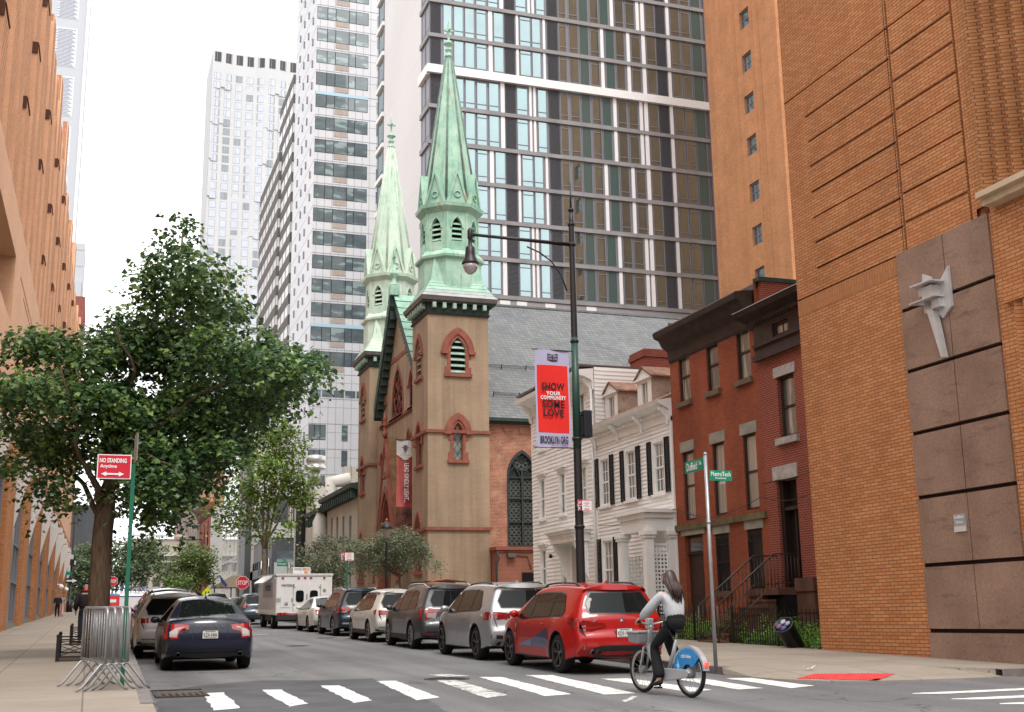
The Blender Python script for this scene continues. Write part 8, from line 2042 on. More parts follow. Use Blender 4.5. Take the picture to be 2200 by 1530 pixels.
mb = MB(); mb.box(-hw + .06, -.1, -.012, -.001, .66, .74); mb.box(.1, hw - .06, -.012, -.001, .66, .74); build_each(mb, 'red_stripe', m_red, tk, local=True)
mb = MB()
for x in (-hw + .3, -.28, 0.02, .30, hw - .4): mb.box(x - .06, x + .06, -.03, -.001, zt - .14, zt - .07)
for x in (-hw + .22, -.9): mb.lathe([(.07, -.03), (.07, -.001)], (x, 0, .62 + .08), 10, 0, 'y')
build_each(mb, 'marker_lamp', m_red, tk, local=True)
mb = MB(); mb.lathe([(.10, -.02), (.12, -.012), (.12, -.001)], (-.85, 0, 1.15), 14, 0, 'y'); mb.lathe([(.09, -.02), (.1, -.001)], (.95, 0, 1.75), 14, 0, 'y'); build_each(mb, 'placard', M('placard_grey', (.4, .38, .36), .5), tk, local=True)
m_ver = M('truck_letters', (.05, .05, .06), .5)
text('verizon', m_ver, tk, frameM((-.78, -.016, 2.02), (1, 0, 0), (0, 0, 1), (0, -1, 0)), width=.62, bold=.012)
mb = MB(); mb.bar((-.475, -.016, 2.03), (-.44, -.016, 2.15), .002, .02, 0, (0, 1, 0)); mb.build('tick', m_red, tk, local=True)
text('verizon', m_ver, tk, frameM((-hw - .012, 2.6, 1.95), (0, -1, 0), (0, 0, 1), (-1, 0, 0)), width=1.7, bold=.012)
mb = MB(); mb.box(-hw - .01, -hw, .9, 4.6, 1.45, 2.15); mb.build('side_panel', M('side_panel_grey', (.42, .42, .43), .5), tk, local=True)
for yc in (1.3, 4.9):
 for sx in (-1, 1):
  mb = MB(); mb.lathe([(.2, -.13), (.36, -.13), (.39, -.08), (.39, .08), (.36, .13), (.2, .13), (.2, -.13)], (sx * (hw - .14), yc, .39), 22, 0, 'x'); wl = mb.build('wheel', m_tyre, tk, local=True)
  mb = MB(); mb.lathe([(.2, .1 * sx), (.15, .02 * sx), (.001, .03 * sx)], (sx * (hw - .14), yc, .39), 16, 0, 'x'); mb.build('rim', m_plate, wl, local=True)
mb = MB(); mb.ball((-hw - .25, LT - .2, 1.9), .14, 8, 0, (.6, .5, 1.6)); mb.bar((-hw, LT - .2, 2.0), (-hw - .25, LT - .2, 2.0), .03); mb.build('mirror', m_ctrim, tk, local=True)
Yv = 72.; vx = PY(284, 1290, Yv).x + .1; vh = PY(280, 1270, Yv).z - gz(Yv)
vn = empty('white_van', (vx, Yv, gz(Yv)), 'white delivery van with a blue line, far ahead on the left side', 'van')
mb = MB(); mb.prism([(0, .5), (0, vh - .3), (.12, vh), (4.6, vh), (5.2, 1.5), (5.9, 1.2), (5.9, .5)], 'x', -1.0, 1.0); bevel(mb.build('body', p_tk, vn, local=True), .1, 3)
mb = MB(); mb.box(-.98, .98, -.012, -.001, 1.55, 1.60); mb.build('blue_line', M('van_blue', (.05, .08, .30), .5), vn, local=True)
text('FlyNext', M('van_letters', (.10, .11, .25), .5), vn, frameM((.0, -.016, 1.95), (1, 0, 0), (0, 0, 1), (0, -1, 0)), width=1.5, bold=.01)
mb = MB(); mb.box(-.9, .9, -.03, -.001, .55, .75); mb.build('bumper', m_plast, vn, local=True)
for yc in (1.0, 4.7):
 for sx in (-1, 1): mb = MB(); mb.lathe([(.001, -.12), (.34, -.12), (.36, 0), (.34, .12), (.001, .12)], (sx * .9, yc, .36), 18, 0, 'x'); mb.build('wheel', m_tyre, vn, local=True)
# ================================================================== street furniture
m_pole = M('black_pole', (.02, .018, .02), .45, metal=.2); m_gpole = M('green_pole', (.02, .13, .08), .5); m_galv = M('galvanised_steel', (.33, .34, .35), .42, metal=.6, var=.15, vs=6)
m_sred = M('sign_red', (.55, .01, .03), .45); m_swh = M('sign_white', (.75, .74, .74), .5); m_sgr = M('sign_green', (.0, .22, .12), .45); m_sblk = M('sign_black', (.02, .02, .025), .5)
CAMD = lambda p: Vector((-p[0], -p[1], 0)).normalized()
def panel(root, name, c, w_, h_, mat, nrm=(0, -1, 0), th=.012, off=0, shape=None):
 n = Vector(nrm).normalized(); ux = Vector((-n.y, n.x, 0)); Mx = frameM(Vector(c) + n * off - root.location, ux, (0, 0, 1), n)
 mb = MB(); pts = shape or [(-w_ / 2, -h_ / 2), (w_ / 2, -h_ / 2), (w_ / 2, h_ / 2), (-w_ / 2, h_ / 2)]; k = len(pts)
 vs = [Mx @ Vector((x, y, 0)) for x, y in pts] + [Mx @ Vector((x, y, th)) for x, y in pts]
 mb.add(vs, [list(range(k)), list(range(2 * k - 1, k - 1, -1))] + [(i, k + i, k + (i + 1) % k, (i + 1) % k) for i in range(k)]); return mb.build(name, mat, root, local=True), Mx
def words(par, Mx, s, x, y, w_, h_, mat, z=.016, bold=.015): return text(s, mat, par, Mx @ Matrix.Translation((x, y, z)), width=w_, height=h_, bold=bold)
def arrow(par, Mx, x, y, w_, h_, mat, z=.016, two=True):
 a = h_ * 1.1; pts = [(-w_ / 2, 0), (-w_ / 2 + a, h_ / 2), (-w_ / 2 + a, h_ * .18), (w_ / 2 - a, h_ * .18), (w_ / 2 - a, h_ / 2), (w_ / 2, 0), (w_ / 2 - a, -h_ / 2), (w_ / 2 - a, -h_ * .18), (-w_ / 2 + a, -h_ * .18), (-w_ / 2 + a, -h_ / 2)]
 if not two: pts = [(-w_ / 2, h_ * .18)] + pts[3:8] + [(-w_ / 2, -h_ * .18)]
 mb = MB(); mb.add([Mx @ Vector((x + p, y + q, z)) for p, q in pts], [list(range(len(pts)))]); mb.build('arrow', mat, par, local=True)
YL = 27.6; XL = .4132 * YL; zt = PY(1215, 392, YL).z; zg = gz(YL) + .13
lp = empty('street_lamp', (XL, YL, zg), 'tall black street lamp with a long arm and bell lantern beside the white houses', 'street lamp')
za = PY(1220, 525, YL).z; z1 = PY(1235, 750, YL).z; z2 = PY(1240, 960, YL).z
mb = MB(); mb.tube([(XL, YL, zg - .05), (XL, YL, zg + .5), (XL, YL, z2), (XL, YL, z1 + .25), (XL, YL, za + .5), (XL, YL, za + .6), (XL, YL, za + 1.0)], [.13, .115, .10, .085, .075, .075, .05], 12); mb.tube([(XL, YL, za + .98), (XL, YL, zt)], [.032, .012], 8)
for z, r in ((za + .95, .07), (za + .55, .09), (za, .10), (z1 + .2, .10), (z2 + .2, .115), (z2 - 2, .12)): mb.lathe([(r, -.04), (r + .012, -.02), (r + .012, .02), (r, .04)], (XL, YL, z), 12)
mb.build('pole', m_pole, lp)
mb = MB(); mb.tube([(XL, YL, z2 - .05), (XL, YL, z1 + .3)], [.104, .09], 12); mb.build('pole_sleeve', M('pole_dark_green', (.01, .055, .04), .45), lp)
xe = PY(1010, 522, YL).x
mb = MB(); mb.tube([(XL, YL, za), (xe, YL, za + .02)], [.055, .04], 8)
P = [Vector((PY(1218, 625, YL).x, YL, PY(1218, 625, YL).z)), PY(1205, 590, YL), PY(1185, 562, YL), PY(1160, 543, YL), PY(1132, 530, YL)]; mb.tube(P, .02, 6); mb.build('arm', m_pole, lp)
mb = MB(); zl = za + .02; mb.lathe([(.02, .18), (.05, .14), (.07, .1), (.07, -.1), (.05, -.14), (.05, -.28), (.07, -.3), (.12, -.36), (.13, -.52), (.15, -.62), (.21, -.74), (.22, -.78), (.2, -.8)], (xe, YL, zl), 16); ln = mb.build('lantern', m_pole, lp)
mb = MB(); mb.lathe([(.195, -.80), (.19, -.88), (.14, -.98), (.07, -1.04), (.001, -1.05)], (xe, YL, zl), 16); mb.build('globe', M('lamp_globe', (.55, .5, .5), .15, coat=1, trans=.3), ln)
bx0, bx1 = PY(1150, 860, YL).x, PY(1224, 860, YL).x; bz0, bz1 = PY(1188, 962, YL).z, PY(1188, 753, YL).z
bn = empty('street_banner', ((bx0 + bx1) / 2, YL - .02, bz0), 'lilac and red street banner hanging on the tall lamp post', 'banner')
cx, W_, H_ = (bx0 + bx1) / 2, bx1 - bx0, bz1 - bz0
def wavy(x0, x1, z0, z1, yo, mat, name, par):
 mb = MB(); nx, nz = 8, 20
 for i in range(nx):
  for j in range(nz):
   q = []
   for a, b in ((i, j), (i + 1, j), (i + 1, j + 1), (i, j + 1)):
    x = x0 + (x1 - x0) * a / nx; z = z0 + (z1 - z0) * b / nz; q.append((x, YL - yo + .022 * math.sin((z - bz0) * 2.4 + (x - cx) * 6), z))
   mb.add(q, [(0, 1, 2, 3)], 0, True)
 return mb.build(name, mat, par, recalc=False)
cl_ = wavy(bx0, bx1, bz0, bz1, .03, M('banner_lilac', (.42, .40, .56), .8), 'cloth', bn)
wavy(bx0 + .05, bx1 - .05, bz0 + H_ * .15, bz0 + H_ * .84, .036, M('banner_red_cloth', (.72, .03, .025), .8), 'red_panel', bn)
FM = lambda z, x=0: frameM(rel(bn, (cx + x, YL - .062, z)), (1, 0, 0), (0, 0, 1), (0, -1, 0))
for s_, zf, w_, h_, mt in (('SHOW', .62, .66, .2, m_sblk), ('YOUR', .55, .42, .1, m_swh), ('COMMUNITY', .505, .74, .1, m_swh), ('SOME', .44, .64, .19, m_sblk), ('LOVE', .35, .58, .19, m_sblk), ('BROOKLYN ORG', .075, .80, .2, m_sblk)): text(s_, mt, bn, FM(bz0 + H_ * zf), width=W_ * w_, height=h_, bold=.03, space=1.08)
mb = MB(); zc = bz0 + H_ * .92; y_ = YL - .0605
mb.add([(cx - .14, y_, zc - .07), (cx, y_, zc - .11), (cx, y_, zc + .07), (cx - .14, y_, zc + .1), (cx + .14, y_, zc - .07), (cx + .14, y_, zc + .1)], [(0, 1, 2, 3), (1, 4, 5, 2)]); mb.build('cube_logo', m_sblk, bn)
m_lil = bpy.data.materials['banner_lilac']
for s_, dx, dz in (('DWN', -.07, .035), ('TWN', -.07, -.04), ('BRK', .07, .035), ('LYN', .07, -.04)): text(s_, m_lil, bn, FM(zc + dz, dx), width=.11, height=.055, bold=.02)
mb = MB()
for z in (bz0, bz1): mb.tube([(bx0 - .08, YL - .03, z), (XL, YL - .03, z)], .014, 6)
build_each(mb, 'rod', m_pole, bn)
p = PY(1258, 913, YL); sg = empty('traffic_signal', (p.x, YL, p.z - .35), 'black traffic signal housing seen from behind on the tall lamp post', 'traffic signal')
mb = MB(); mb.box(p.x - .10, p.x + .13, YL - .16, YL + .16, p.z - .33, p.z + .36); bevel(mb.build('housing', m_sblk, sg), .03); mb = MB(); mb.tube([(XL, YL, p.z + .25), (p.x, YL, p.z + .25)], .03, 6); mb.tube([(XL, YL, p.z - .25), (p.x, YL, p.z - .25)], .03, 6); mb.build('bracket', m_pole, sg)
mb = MB(); [mb.lathe([(.09, 0), (.1, .16), (.09, .16), (.08, .0)], (p.x, YL + .16, p.z + d), 12, 0, 'y', cap=False) for d in (-.2, .18)]; mb.build('visor', m_sblk, sg)
def parking(root, c, w_, h_):
 o, Mx = panel(root, 'sign', c, w_, h_, m_swh); rd = M('p_red', (.5, .01, .04), .5) if 'p_red' not in bpy.data.materials else bpy.data.materials['p_red']
 for (x, y, a, b, m) in ((-w_ * .34, h_ * .22, w_ * .26, h_ * .46, rd), (-w_ * .34, -h_ * .26, w_ * .26, h_ * .42, m_sblk), (0, h_ * .47, w_ * .98, h_ * .04, rd), (0, -h_ * .47, w_ * .98, h_ * .04, rd)): mb = MB(); mb.add([Mx @ Vector((x + q * a / 2, y + r * b / 2, .014)) for q, r in ((-1, -1), (1, -1), (1, 1), (-1, 1))], [(0, 1, 2, 3)]); mb.build('field', m, o, local=True)
 words(o, Mx, 'P', -w_ * .34, h_ * .22, w_ * .13, h_ * .28, m_swh); words(o, Mx, 'Monday\nWednesday\nFriday\nMidnight-3am', w_ * .14, h_ * .12, w_ * .52, h_ * .5, rd, bold=0); arrow(o, Mx, w_ * .14, -h_ * .33, w_ * .4, h_ * .16, rd)
 mb = MB(); mb.add([Mx @ Vector((-w_ * .34 + h_ * .13 * math.cos(a) - .0, -h_ * .26 + h_ * .13 * math.sin(a), .016)) for a in [R(60 + k * 24) for k in range(11)]] + [Mx @ Vector((-w_ * .34 + h_ * .05 + h_ * .10 * math.cos(a), -h_ * .26 + h_ * .10 * math.sin(a), .016)) for a in [R(280 - k * 20) for k in range(11)]], [list(range(22))]); mb.build('moon', m_swh, o, local=True)
c = PY(1256, 1086, YL - .12); ps = empty('parking_sign', c, 'small white and red parking sign on the tall lamp post', 'sign'); parking(ps, c, .36, .27)
mb = MB(); mb.box(c.x - .2, c.x - .02, c.y + .001, YL - .1, c.z - .02, c.z + .02); mb.build('clamp', m_galv, ps)
q = PSd(1538, 1433); zg = gz(q.y) + .13; sp = empty('street_name_post', (q.x, q.y, zg), 'grey steel post with two green street name signs on the right corner', 'sign post')
zt = PY(1512, 978, q.y).z; mb = MB(); mb.tube([(q.x, q.y, zg - .05), (q.x, q.y, zt)], .038, 10); mb.lathe([(.04, 0), (.042, .03), (.02, .06), (.001, .065)], (q.x, q.y, zt), 10); mb.lathe([(.045, -.03), (.045, .03)], (q.x, q.y, zt - 1.3), 10); mb.build('post', m_galv, sp)
def ss(px0, py0, px1, py1): return None
z_ = PY(1490, 1000, q.y + .4).z; n1 = (-1, 0, 0); o, Mx = panel(sp, 'street_sign', (q.x, q.y + .46, z_), .78, .23, m_sgr, n1); words(o, Mx, 'Duffield', -.08, 0, .44, .16, m_swh); words(o, Mx, 'St.', .27, .03, .12, .08, m_swh)
z_ = PY(1549, 1022, q.y).z; o, Mx = panel(sp, 'street_sign', (q.x + .31, q.y, z_), .49, .205, m_sgr); words(o, Mx, 'MetroTech', 0, .03, .43, .09, m_swh); words(o, Mx, 'Roadway', 0, -.055, .24, .045, m_swh)
q = PSd(262, 1474); zg = gz(q.y) + .13; ns = empty('no_standing_post', (q.x, q.y, zg), 'green post with a red no standing sign on the left pavement', 'sign post')
zt = PY(270, 932, q.y).z; mb = MB(); mb.box(q.x - .032, q.x + .032, q.y - .02, q.y + .02, zg - .05, zt - .5); mb.build('post', m_gpole, ns)
c = PY(245.5, 1003, q.y - .04); o, Mx = panel(ns, 'sign', c, .53, .40, m_swh); o2, M2 = panel(ns, 'sign_face', c, .50, .37, m_sred, off=.004)
words(o2, M2, 'NO STANDING', -.02, .10, .42, .075, m_swh, .018, .03); words(o2, M2, 'Anytime', -.09, .0, .26, .075, m_swh, .018, .02); arrow(o2, M2, -.02, -.12, .36, .075, m_swh, .018)
panel(ns, 'edge_sign', (q.x + .03, q.y, zt - .23), .32, .46, m_galv, (-1, -.12, 0))
def barrier(x0, y0, x1, y1, lab):
 A, B = Vector((x0, y0, gz(y0) + .13)), Vector((x1, y1, gz(y1) + .13)); r = empty('crowd_barrier', (A + B) / 2, lab, 'barrier', 'steel crowd barriers nested on the left pavement'); H = 1.22; d = (B - A); dn = d.normalized(); nn = Vector((-dn.y, dn.x, 0)).normalized()
 up = Vector((0, 0, 1)); mb = MB(); lo, hi = .42, H; c = .1
 mb.tube([A + up * lo, A + up * (hi - c), A + up * (hi - .03) + dn * .03, A + up * hi + dn * c, B + up * hi - dn * c, B + up * (hi - .03) - dn * .03, B + up * (hi - c), B + up * lo, A + up * lo], .021, 8); mb.build('frame', m_galv, r)
 mb = MB(); n = 9
 for i in range(1, n): p = A.lerp(B, i / n); mb.tube([p + up * lo, p + up * hi], .008, 5)
 mb.build('bars', m_galv, r)
 for p, sg_ in ((A + dn * .12, 1), (B - dn * .12, -1)): mb = MB(); mb.tube([p + nn * .38, p + nn * .30 + up * .05, p + nn * .04 + up * (lo - .04), p - nn * .04 + up * (lo - .04), p - nn * .30 + up * .05, p - nn * .38], .019, 6); mb.build('foot', m_galv, r)
for i, lab in enumerate(('nearest steel crowd barrier, leftmost of the nested four', 'second steel crowd barrier from the left in the nested four', 'third steel crowd barrier from the left in the nested four', 'rightmost steel crowd barrier, next to the green sign post')):
 barrier(-.05 + i * .14, 21.0 + i * .09, .29 + i * .11, 19.45 + i * .11, lab)
Yp = 50.; X_ = ray(830, 1200).x / ray(830, 1200).y * Yp; zt = PY(832, 1117, Yp).z; zg = gz(Yp) + .1; l2 = empty('post_top_lamp', (X_, Yp, zg), 'black post top lamp with an orange cap in front of the church', 'street lamp')
mb = MB(); mb.lathe([(.14, 0), (.13, .5), (.07, .6), (.055, 1), (.045, zt - zg - 1.0), (.07, zt - zg - .95), (.045, zt - zg - .9)], (X_, Yp, zg), 10); mb.build('pole', m_pole, l2)
mb = MB(); mb.lathe([(.08, -.78), (.12, -.75), (.19, -.38), (.2, -.36)], (X_, Yp, zt), 8); h_ = mb.build('lantern_glass', M('lantern_glass', (.35, .33, .25), .2), l2)
mb = MB(); mb.lathe([(.27, -.38), (.27, -.33), (.17, -.18), (.1, -.1), (.05, -.04)], (X_, Yp, zt), 12); mb.build('lantern_roof', m_pole, l2); mb = MB(); mb.ball((X_, Yp, zt), .06, 8); mb.build('orange_cap', M('orange_cap', (.6, .12, .02), .5), l2)
Yp = 58.; c = PY(746, 1196, Yp); pp = empty('parking_sign_post', (c.x, Yp, gz(Yp) + .1), 'green post with a small white and red parking sign by the cream houses', 'sign post'); mb = MB(); mb.box(c.x - .05, c.x + .04, Yp - .02, Yp + .02, gz(Yp), c.z + .1); mb.build('post', m_gpole, pp); parking(pp, (c.x, Yp - .05, c.z), .62, .40)
def octo(r): return [(r * math.cos(PI / 8 + k * PI / 4), r * math.sin(PI / 8 + k * PI / 4)) for k in range(8)]
for px, py, Y, r_, lab in ((521, 1252, 100, .56, 'red stop sign on the right kerb far behind the white service truck'), (241.5, 1249, 92, .38, 'red stop sign on the left, partly behind the green sign post')):
 c = PY(px, py, Y); r = empty('stop_sign', (c.x, Y, gz(Y)), lab, 'stop sign', 'stop signs'); mb = MB(); mb.box(c.x - .03, c.x + .03, Y, Y + .04, gz(Y), c.z); mb.build('post', m_gpole, r)
 o, Mx = panel(r, 'sign', (c.x, Y - .02, c.z), 0, 0, m_swh, shape=octo(r_)); o2, M2 = panel(r, 'sign_face', (c.x, Y - .02, c.z), 0, 0, m_sred, off=.008, shape=octo(r_ * .94)); words(o2, M2, 'STOP', 0, 0, r_ * 1.4, r_ * .62, m_swh, .02, .02)
c = PY(445, 1275, 95); r = empty('crossing_sign', (c.x, 95, gz(95)), 'yellow green diamond pedestrian crossing sign far up the street', 'sign'); mb = MB(); mb.box(c.x - .03, c.x + .03, 95, 95.04, gz(95), c.z); mb.build('post', m_gpole, r); o, Mx = panel(r, 'sign', (c.x, 94.95, c.z), 0, 0, M('sign_lime', (.62, .75, .02), .5), shape=[(0, -.5), (.4, 0), (0, .5), (-.4, 0)])
for dx in (-.1, .1): mb = MB(); mb.add([Mx @ Vector((dx + a, b, .02)) for a, b in ((-.03, .16), (.03, .16), (.05, 0), (.08, -.2), (.02, -.05), (-.06, -.2), (-.05, 0))], [list(range(7))]); mb.build('walking_figure', m_sblk, o, local=True)
Y = 140.; c = PY(152, 1250, Y); r = empty('junction_lamp_post', (c.x, Y, gz(Y)), 'black post with one way arrow and green street sign at the far left corner', 'street lamp'); zt = PY(152, 1090, Y).z
mb = MB(); mb.tube([(c.x, Y, gz(Y)), (c.x, Y, gz(Y) + 1.2), (c.x, Y, gz(Y) + 1.3), (c.x, Y, zt)], [.35, .3, .14, .08], 8); mb.build('pole', m_pole, r)
o, Mx = panel(r, 'one_way_sign', (c.x + .1, Y - .2, PY(152, 1248, Y).z), 1.25, .55, m_sblk); arrow(o, Mx, 0, 0, 1.1, .45, m_swh, .02, False); panel(r, 'street_sign', (c.x - .5, Y - .2, PY(152, 1232, Y).z), .95, .36, m_sgr); mb = MB(); mb.box(c.x - .2, c.x + .25, Y - .5, Y - .15, PY(152, 1215, Y).z, PY(152, 1196, Y).z); mb.build('signal_box', m_sblk, r)
Y = 100.; c = PY(572, 1200, Y); r = empty('far_lamp_post', (c.x, Y, gz(Y)), 'thin black lamp post with a green street sign behind the service truck', 'street lamp'); zt = PY(572, 1085, Y).z
mb = MB(); mb.tube([(c.x, Y, gz(Y)), (c.x, Y, zt)], [.14, .07], 8); mb.tube([(c.x, Y, zt - 1.5), (c.x - 1.0, Y, zt - 1.3)], .05, 6); mb.lathe([(.05, 0), (.2, -.4), (.15, -.6), (.001, -.65)], (c.x - 1.0, Y, zt - 1.3), 8); mb.build('pole', m_pole, r)
o, Mx = panel(r, 'street_sign', (PY(606, 1212, Y).x, Y - .1, PY(606, 1212, Y).z), .85, .36, m_sgr); words(o, Mx, 'Willoughby', 0, 0, .75, .18, m_swh)
Y = 170.; c = PY(434, 1160, Y); r = empty('distant_lamp_post', (c.x, Y, gz(Y)), 'distant black lamp post with its arm reaching left over the street', 'street lamp'); zt = c.z
mb = MB(); mb.tube([(c.x, Y, gz(Y)), (c.x, Y, zt)], [.2, .12], 8); x0 = PY(389, 1160, Y).x; mb.tube([(c.x, Y, zt), (x0, Y, zt)], .1, 6); mb.lathe([(.1, .3), (.15, 0), (.2, -.4), (.4, -1.0), (.25, -1.2), (.001, -1.25)], (x0, Y, zt), 10); mb.build('pole', m_pole, r)
Y = 70.; c = PY(243, 1293, Y); r = empty('red_poster_stand', (c.x, Y, gz(Y)), 'red poster stand with a blue top edge on the left pavement behind the trunk', 'poster stand'); mb = MB(); mb.box(c.x - .33, c.x + .33, Y, Y + .2, gz(Y), PY(243, 1280, Y).z); mb.build('board', M('poster_red', (.60, .05, .06), .5, var=.1), r); mb = MB(); zt = PY(243, 1280, Y).z; mb.box(c.x - .33, c.x + .33, Y, Y + .2, zt + .001, zt + .08); mb.build('top_edge', M('poster_blue', (.03, .3, .55), .5), r)
mb = MB(); mb.box(c.x - .16, c.x + .16, Y - .01, Y - .001, zt - .36, zt - .2); mb.build('poster_text_block', m_swh, r)
Y = 150.; c = PY(478, 1262, Y); aw = empty('tan_awning', (c.x, Y, c.z - 2), 'tan entrance awning with flags far up the right pavement', 'awning'); mb = MB(); a, b = PY(456, 1262, Y), PY(498, 1240, Y); mb.prism([(a.x, a.z), (b.x, b.z + .2), (b.x + 1, b.z + .2), (b.x + 1, a.z)], 'y', Y, Y + 6); mb.build('canopy', M('awning_tan', (.30, .25, .19), .8), aw)
mb = MB(); p = PY(480, 1250, Y - .5); mb.add([(p.x - .5, Y - .5, p.z + .9), (p.x + .5, Y - .5, p.z - .4), (p.x + .3, Y - .5, p.z - .7), (p.x - .3, Y - .5, p.z + .0)], [(0, 1, 2, 3)]); mb.build('flag', M('flag_blue', (.04, .05, .15), .8), aw)
for x in (a.x + .3, b.x): mb = MB(); mb.tube([(x, Y + .3, gz(Y)), (x, Y + .3, a.z)], .08, 6); mb.build('awning_post', m_pole, aw)
# ================================================================== people and the bicycle
def skin(name, J, E_, mat, par, root='pelvis', lv=2, extra=None):
 ks = list(J); me = bpy.data.meshes.new(name); ed = []
 for ch in E_: ed += [(ks.index(a), ks.index(b)) for a, b in zip(ch[:-1], ch[1:])]
 me.from_pydata([J[k][0] for k in ks], ed, []); o = bpy.data.objects.new(name, me); COL.objects.link(o)
 m = o.modifiers.new('s', 'SKIN'); m.use_smooth_shade = True; m.branch_smoothing = .6
 for i, k in enumerate(ks):
  r = J[k][1]; sv = me.skin_vertices[0].data[i]; sv.radius = r if isinstance(r, tuple) else (r, r); sv.use_root = (k == root)
 ss_ = o.modifiers.new('u', 'SUBSURF'); ss_.levels = lv; ss_.render_levels = lv
 dg = bpy.context.evaluated_depsgraph_get(); m2 = bpy.data.meshes.new_from_object(o.evaluated_get(dg)); bpy.data.objects.remove(o); m2.name = name
 m2.materials.clear(); m2.materials.append(mat); m2.polygons.foreach_set('use_smooth', [True] * len(m2.polygons))
 if extra:
  bm = bmesh.new(); bm.from_mesh(m2); mp = [bm.verts.new(v) for v in extra.v]
  for f, s_ in zip(extra.f, extra.s): bm.faces.new([mp[i] for i in f]).smooth = True
  bm.to_mesh(m2); bm.free()
 q = bpy.data.objects.new(name, m2); COL.objects.link(q); q.parent = par; return q
m_skin = M('skin', (.50, .30, .22), .55, var=.05); m_hood = M('heather_grey_fleece', (.43, .43, .45), .9, var=.07, vs=14, bump=.5, bs=60)
m_pant = M('black_trousers', (.012, .012, .013), .85, bump=.3, bs=30); m_hair = M('dark_brown_hair', (.045, .022, .018), .42, var=.35, vs=14, stretch=(6, 6, .6)); m_shoe = M('black_shoe', (.015, .015, .016), .5); m_sole = M('white_sole', (.6, .6, .6), .6)
def hand(J, E_, side, w, d, palm_dir, curl):
 w = Vector(w); d = Vector(d).normalized(); n = Vector(palm_dir).normalized(); s_ = d.cross(n).normalized() * side
 J['palm%d' % side] = (w + d * .05, (.036, .018)); E_.append(['wrist%d' % side, 'palm%d' % side])
 for k, (o, l) in enumerate(((-.028, .068), (-.009, .078), (.010, .072), (.028, .058))):
  a = w + d * .08 + s_ * o; b = a + d * l * .55 + n * curl * .02; c = b + d * l * .25 * (1 - curl) + n * l * .6 * curl
  J['f%da%d' % (k, side)] = (a, .010); J['f%db%d' % (k, side)] = (b, .009); J['f%dc%d' % (k, side)] = (c, .0075); E_.append(['palm%d' % side, 'f%da%d' % (k, side), 'f%db%d' % (k, side), 'f%dc%d' % (k, side)])
 a = w + d * .03 - s_ * .035; b = a + d * .025 - s_ * .02 + n * .02; J['ta%d' % side] = (a, .012); J['tb%d' % side] = (b + n * .015, .009); E_.append(['palm%d' % side, 'ta%d' % side, 'tb%d' % side])
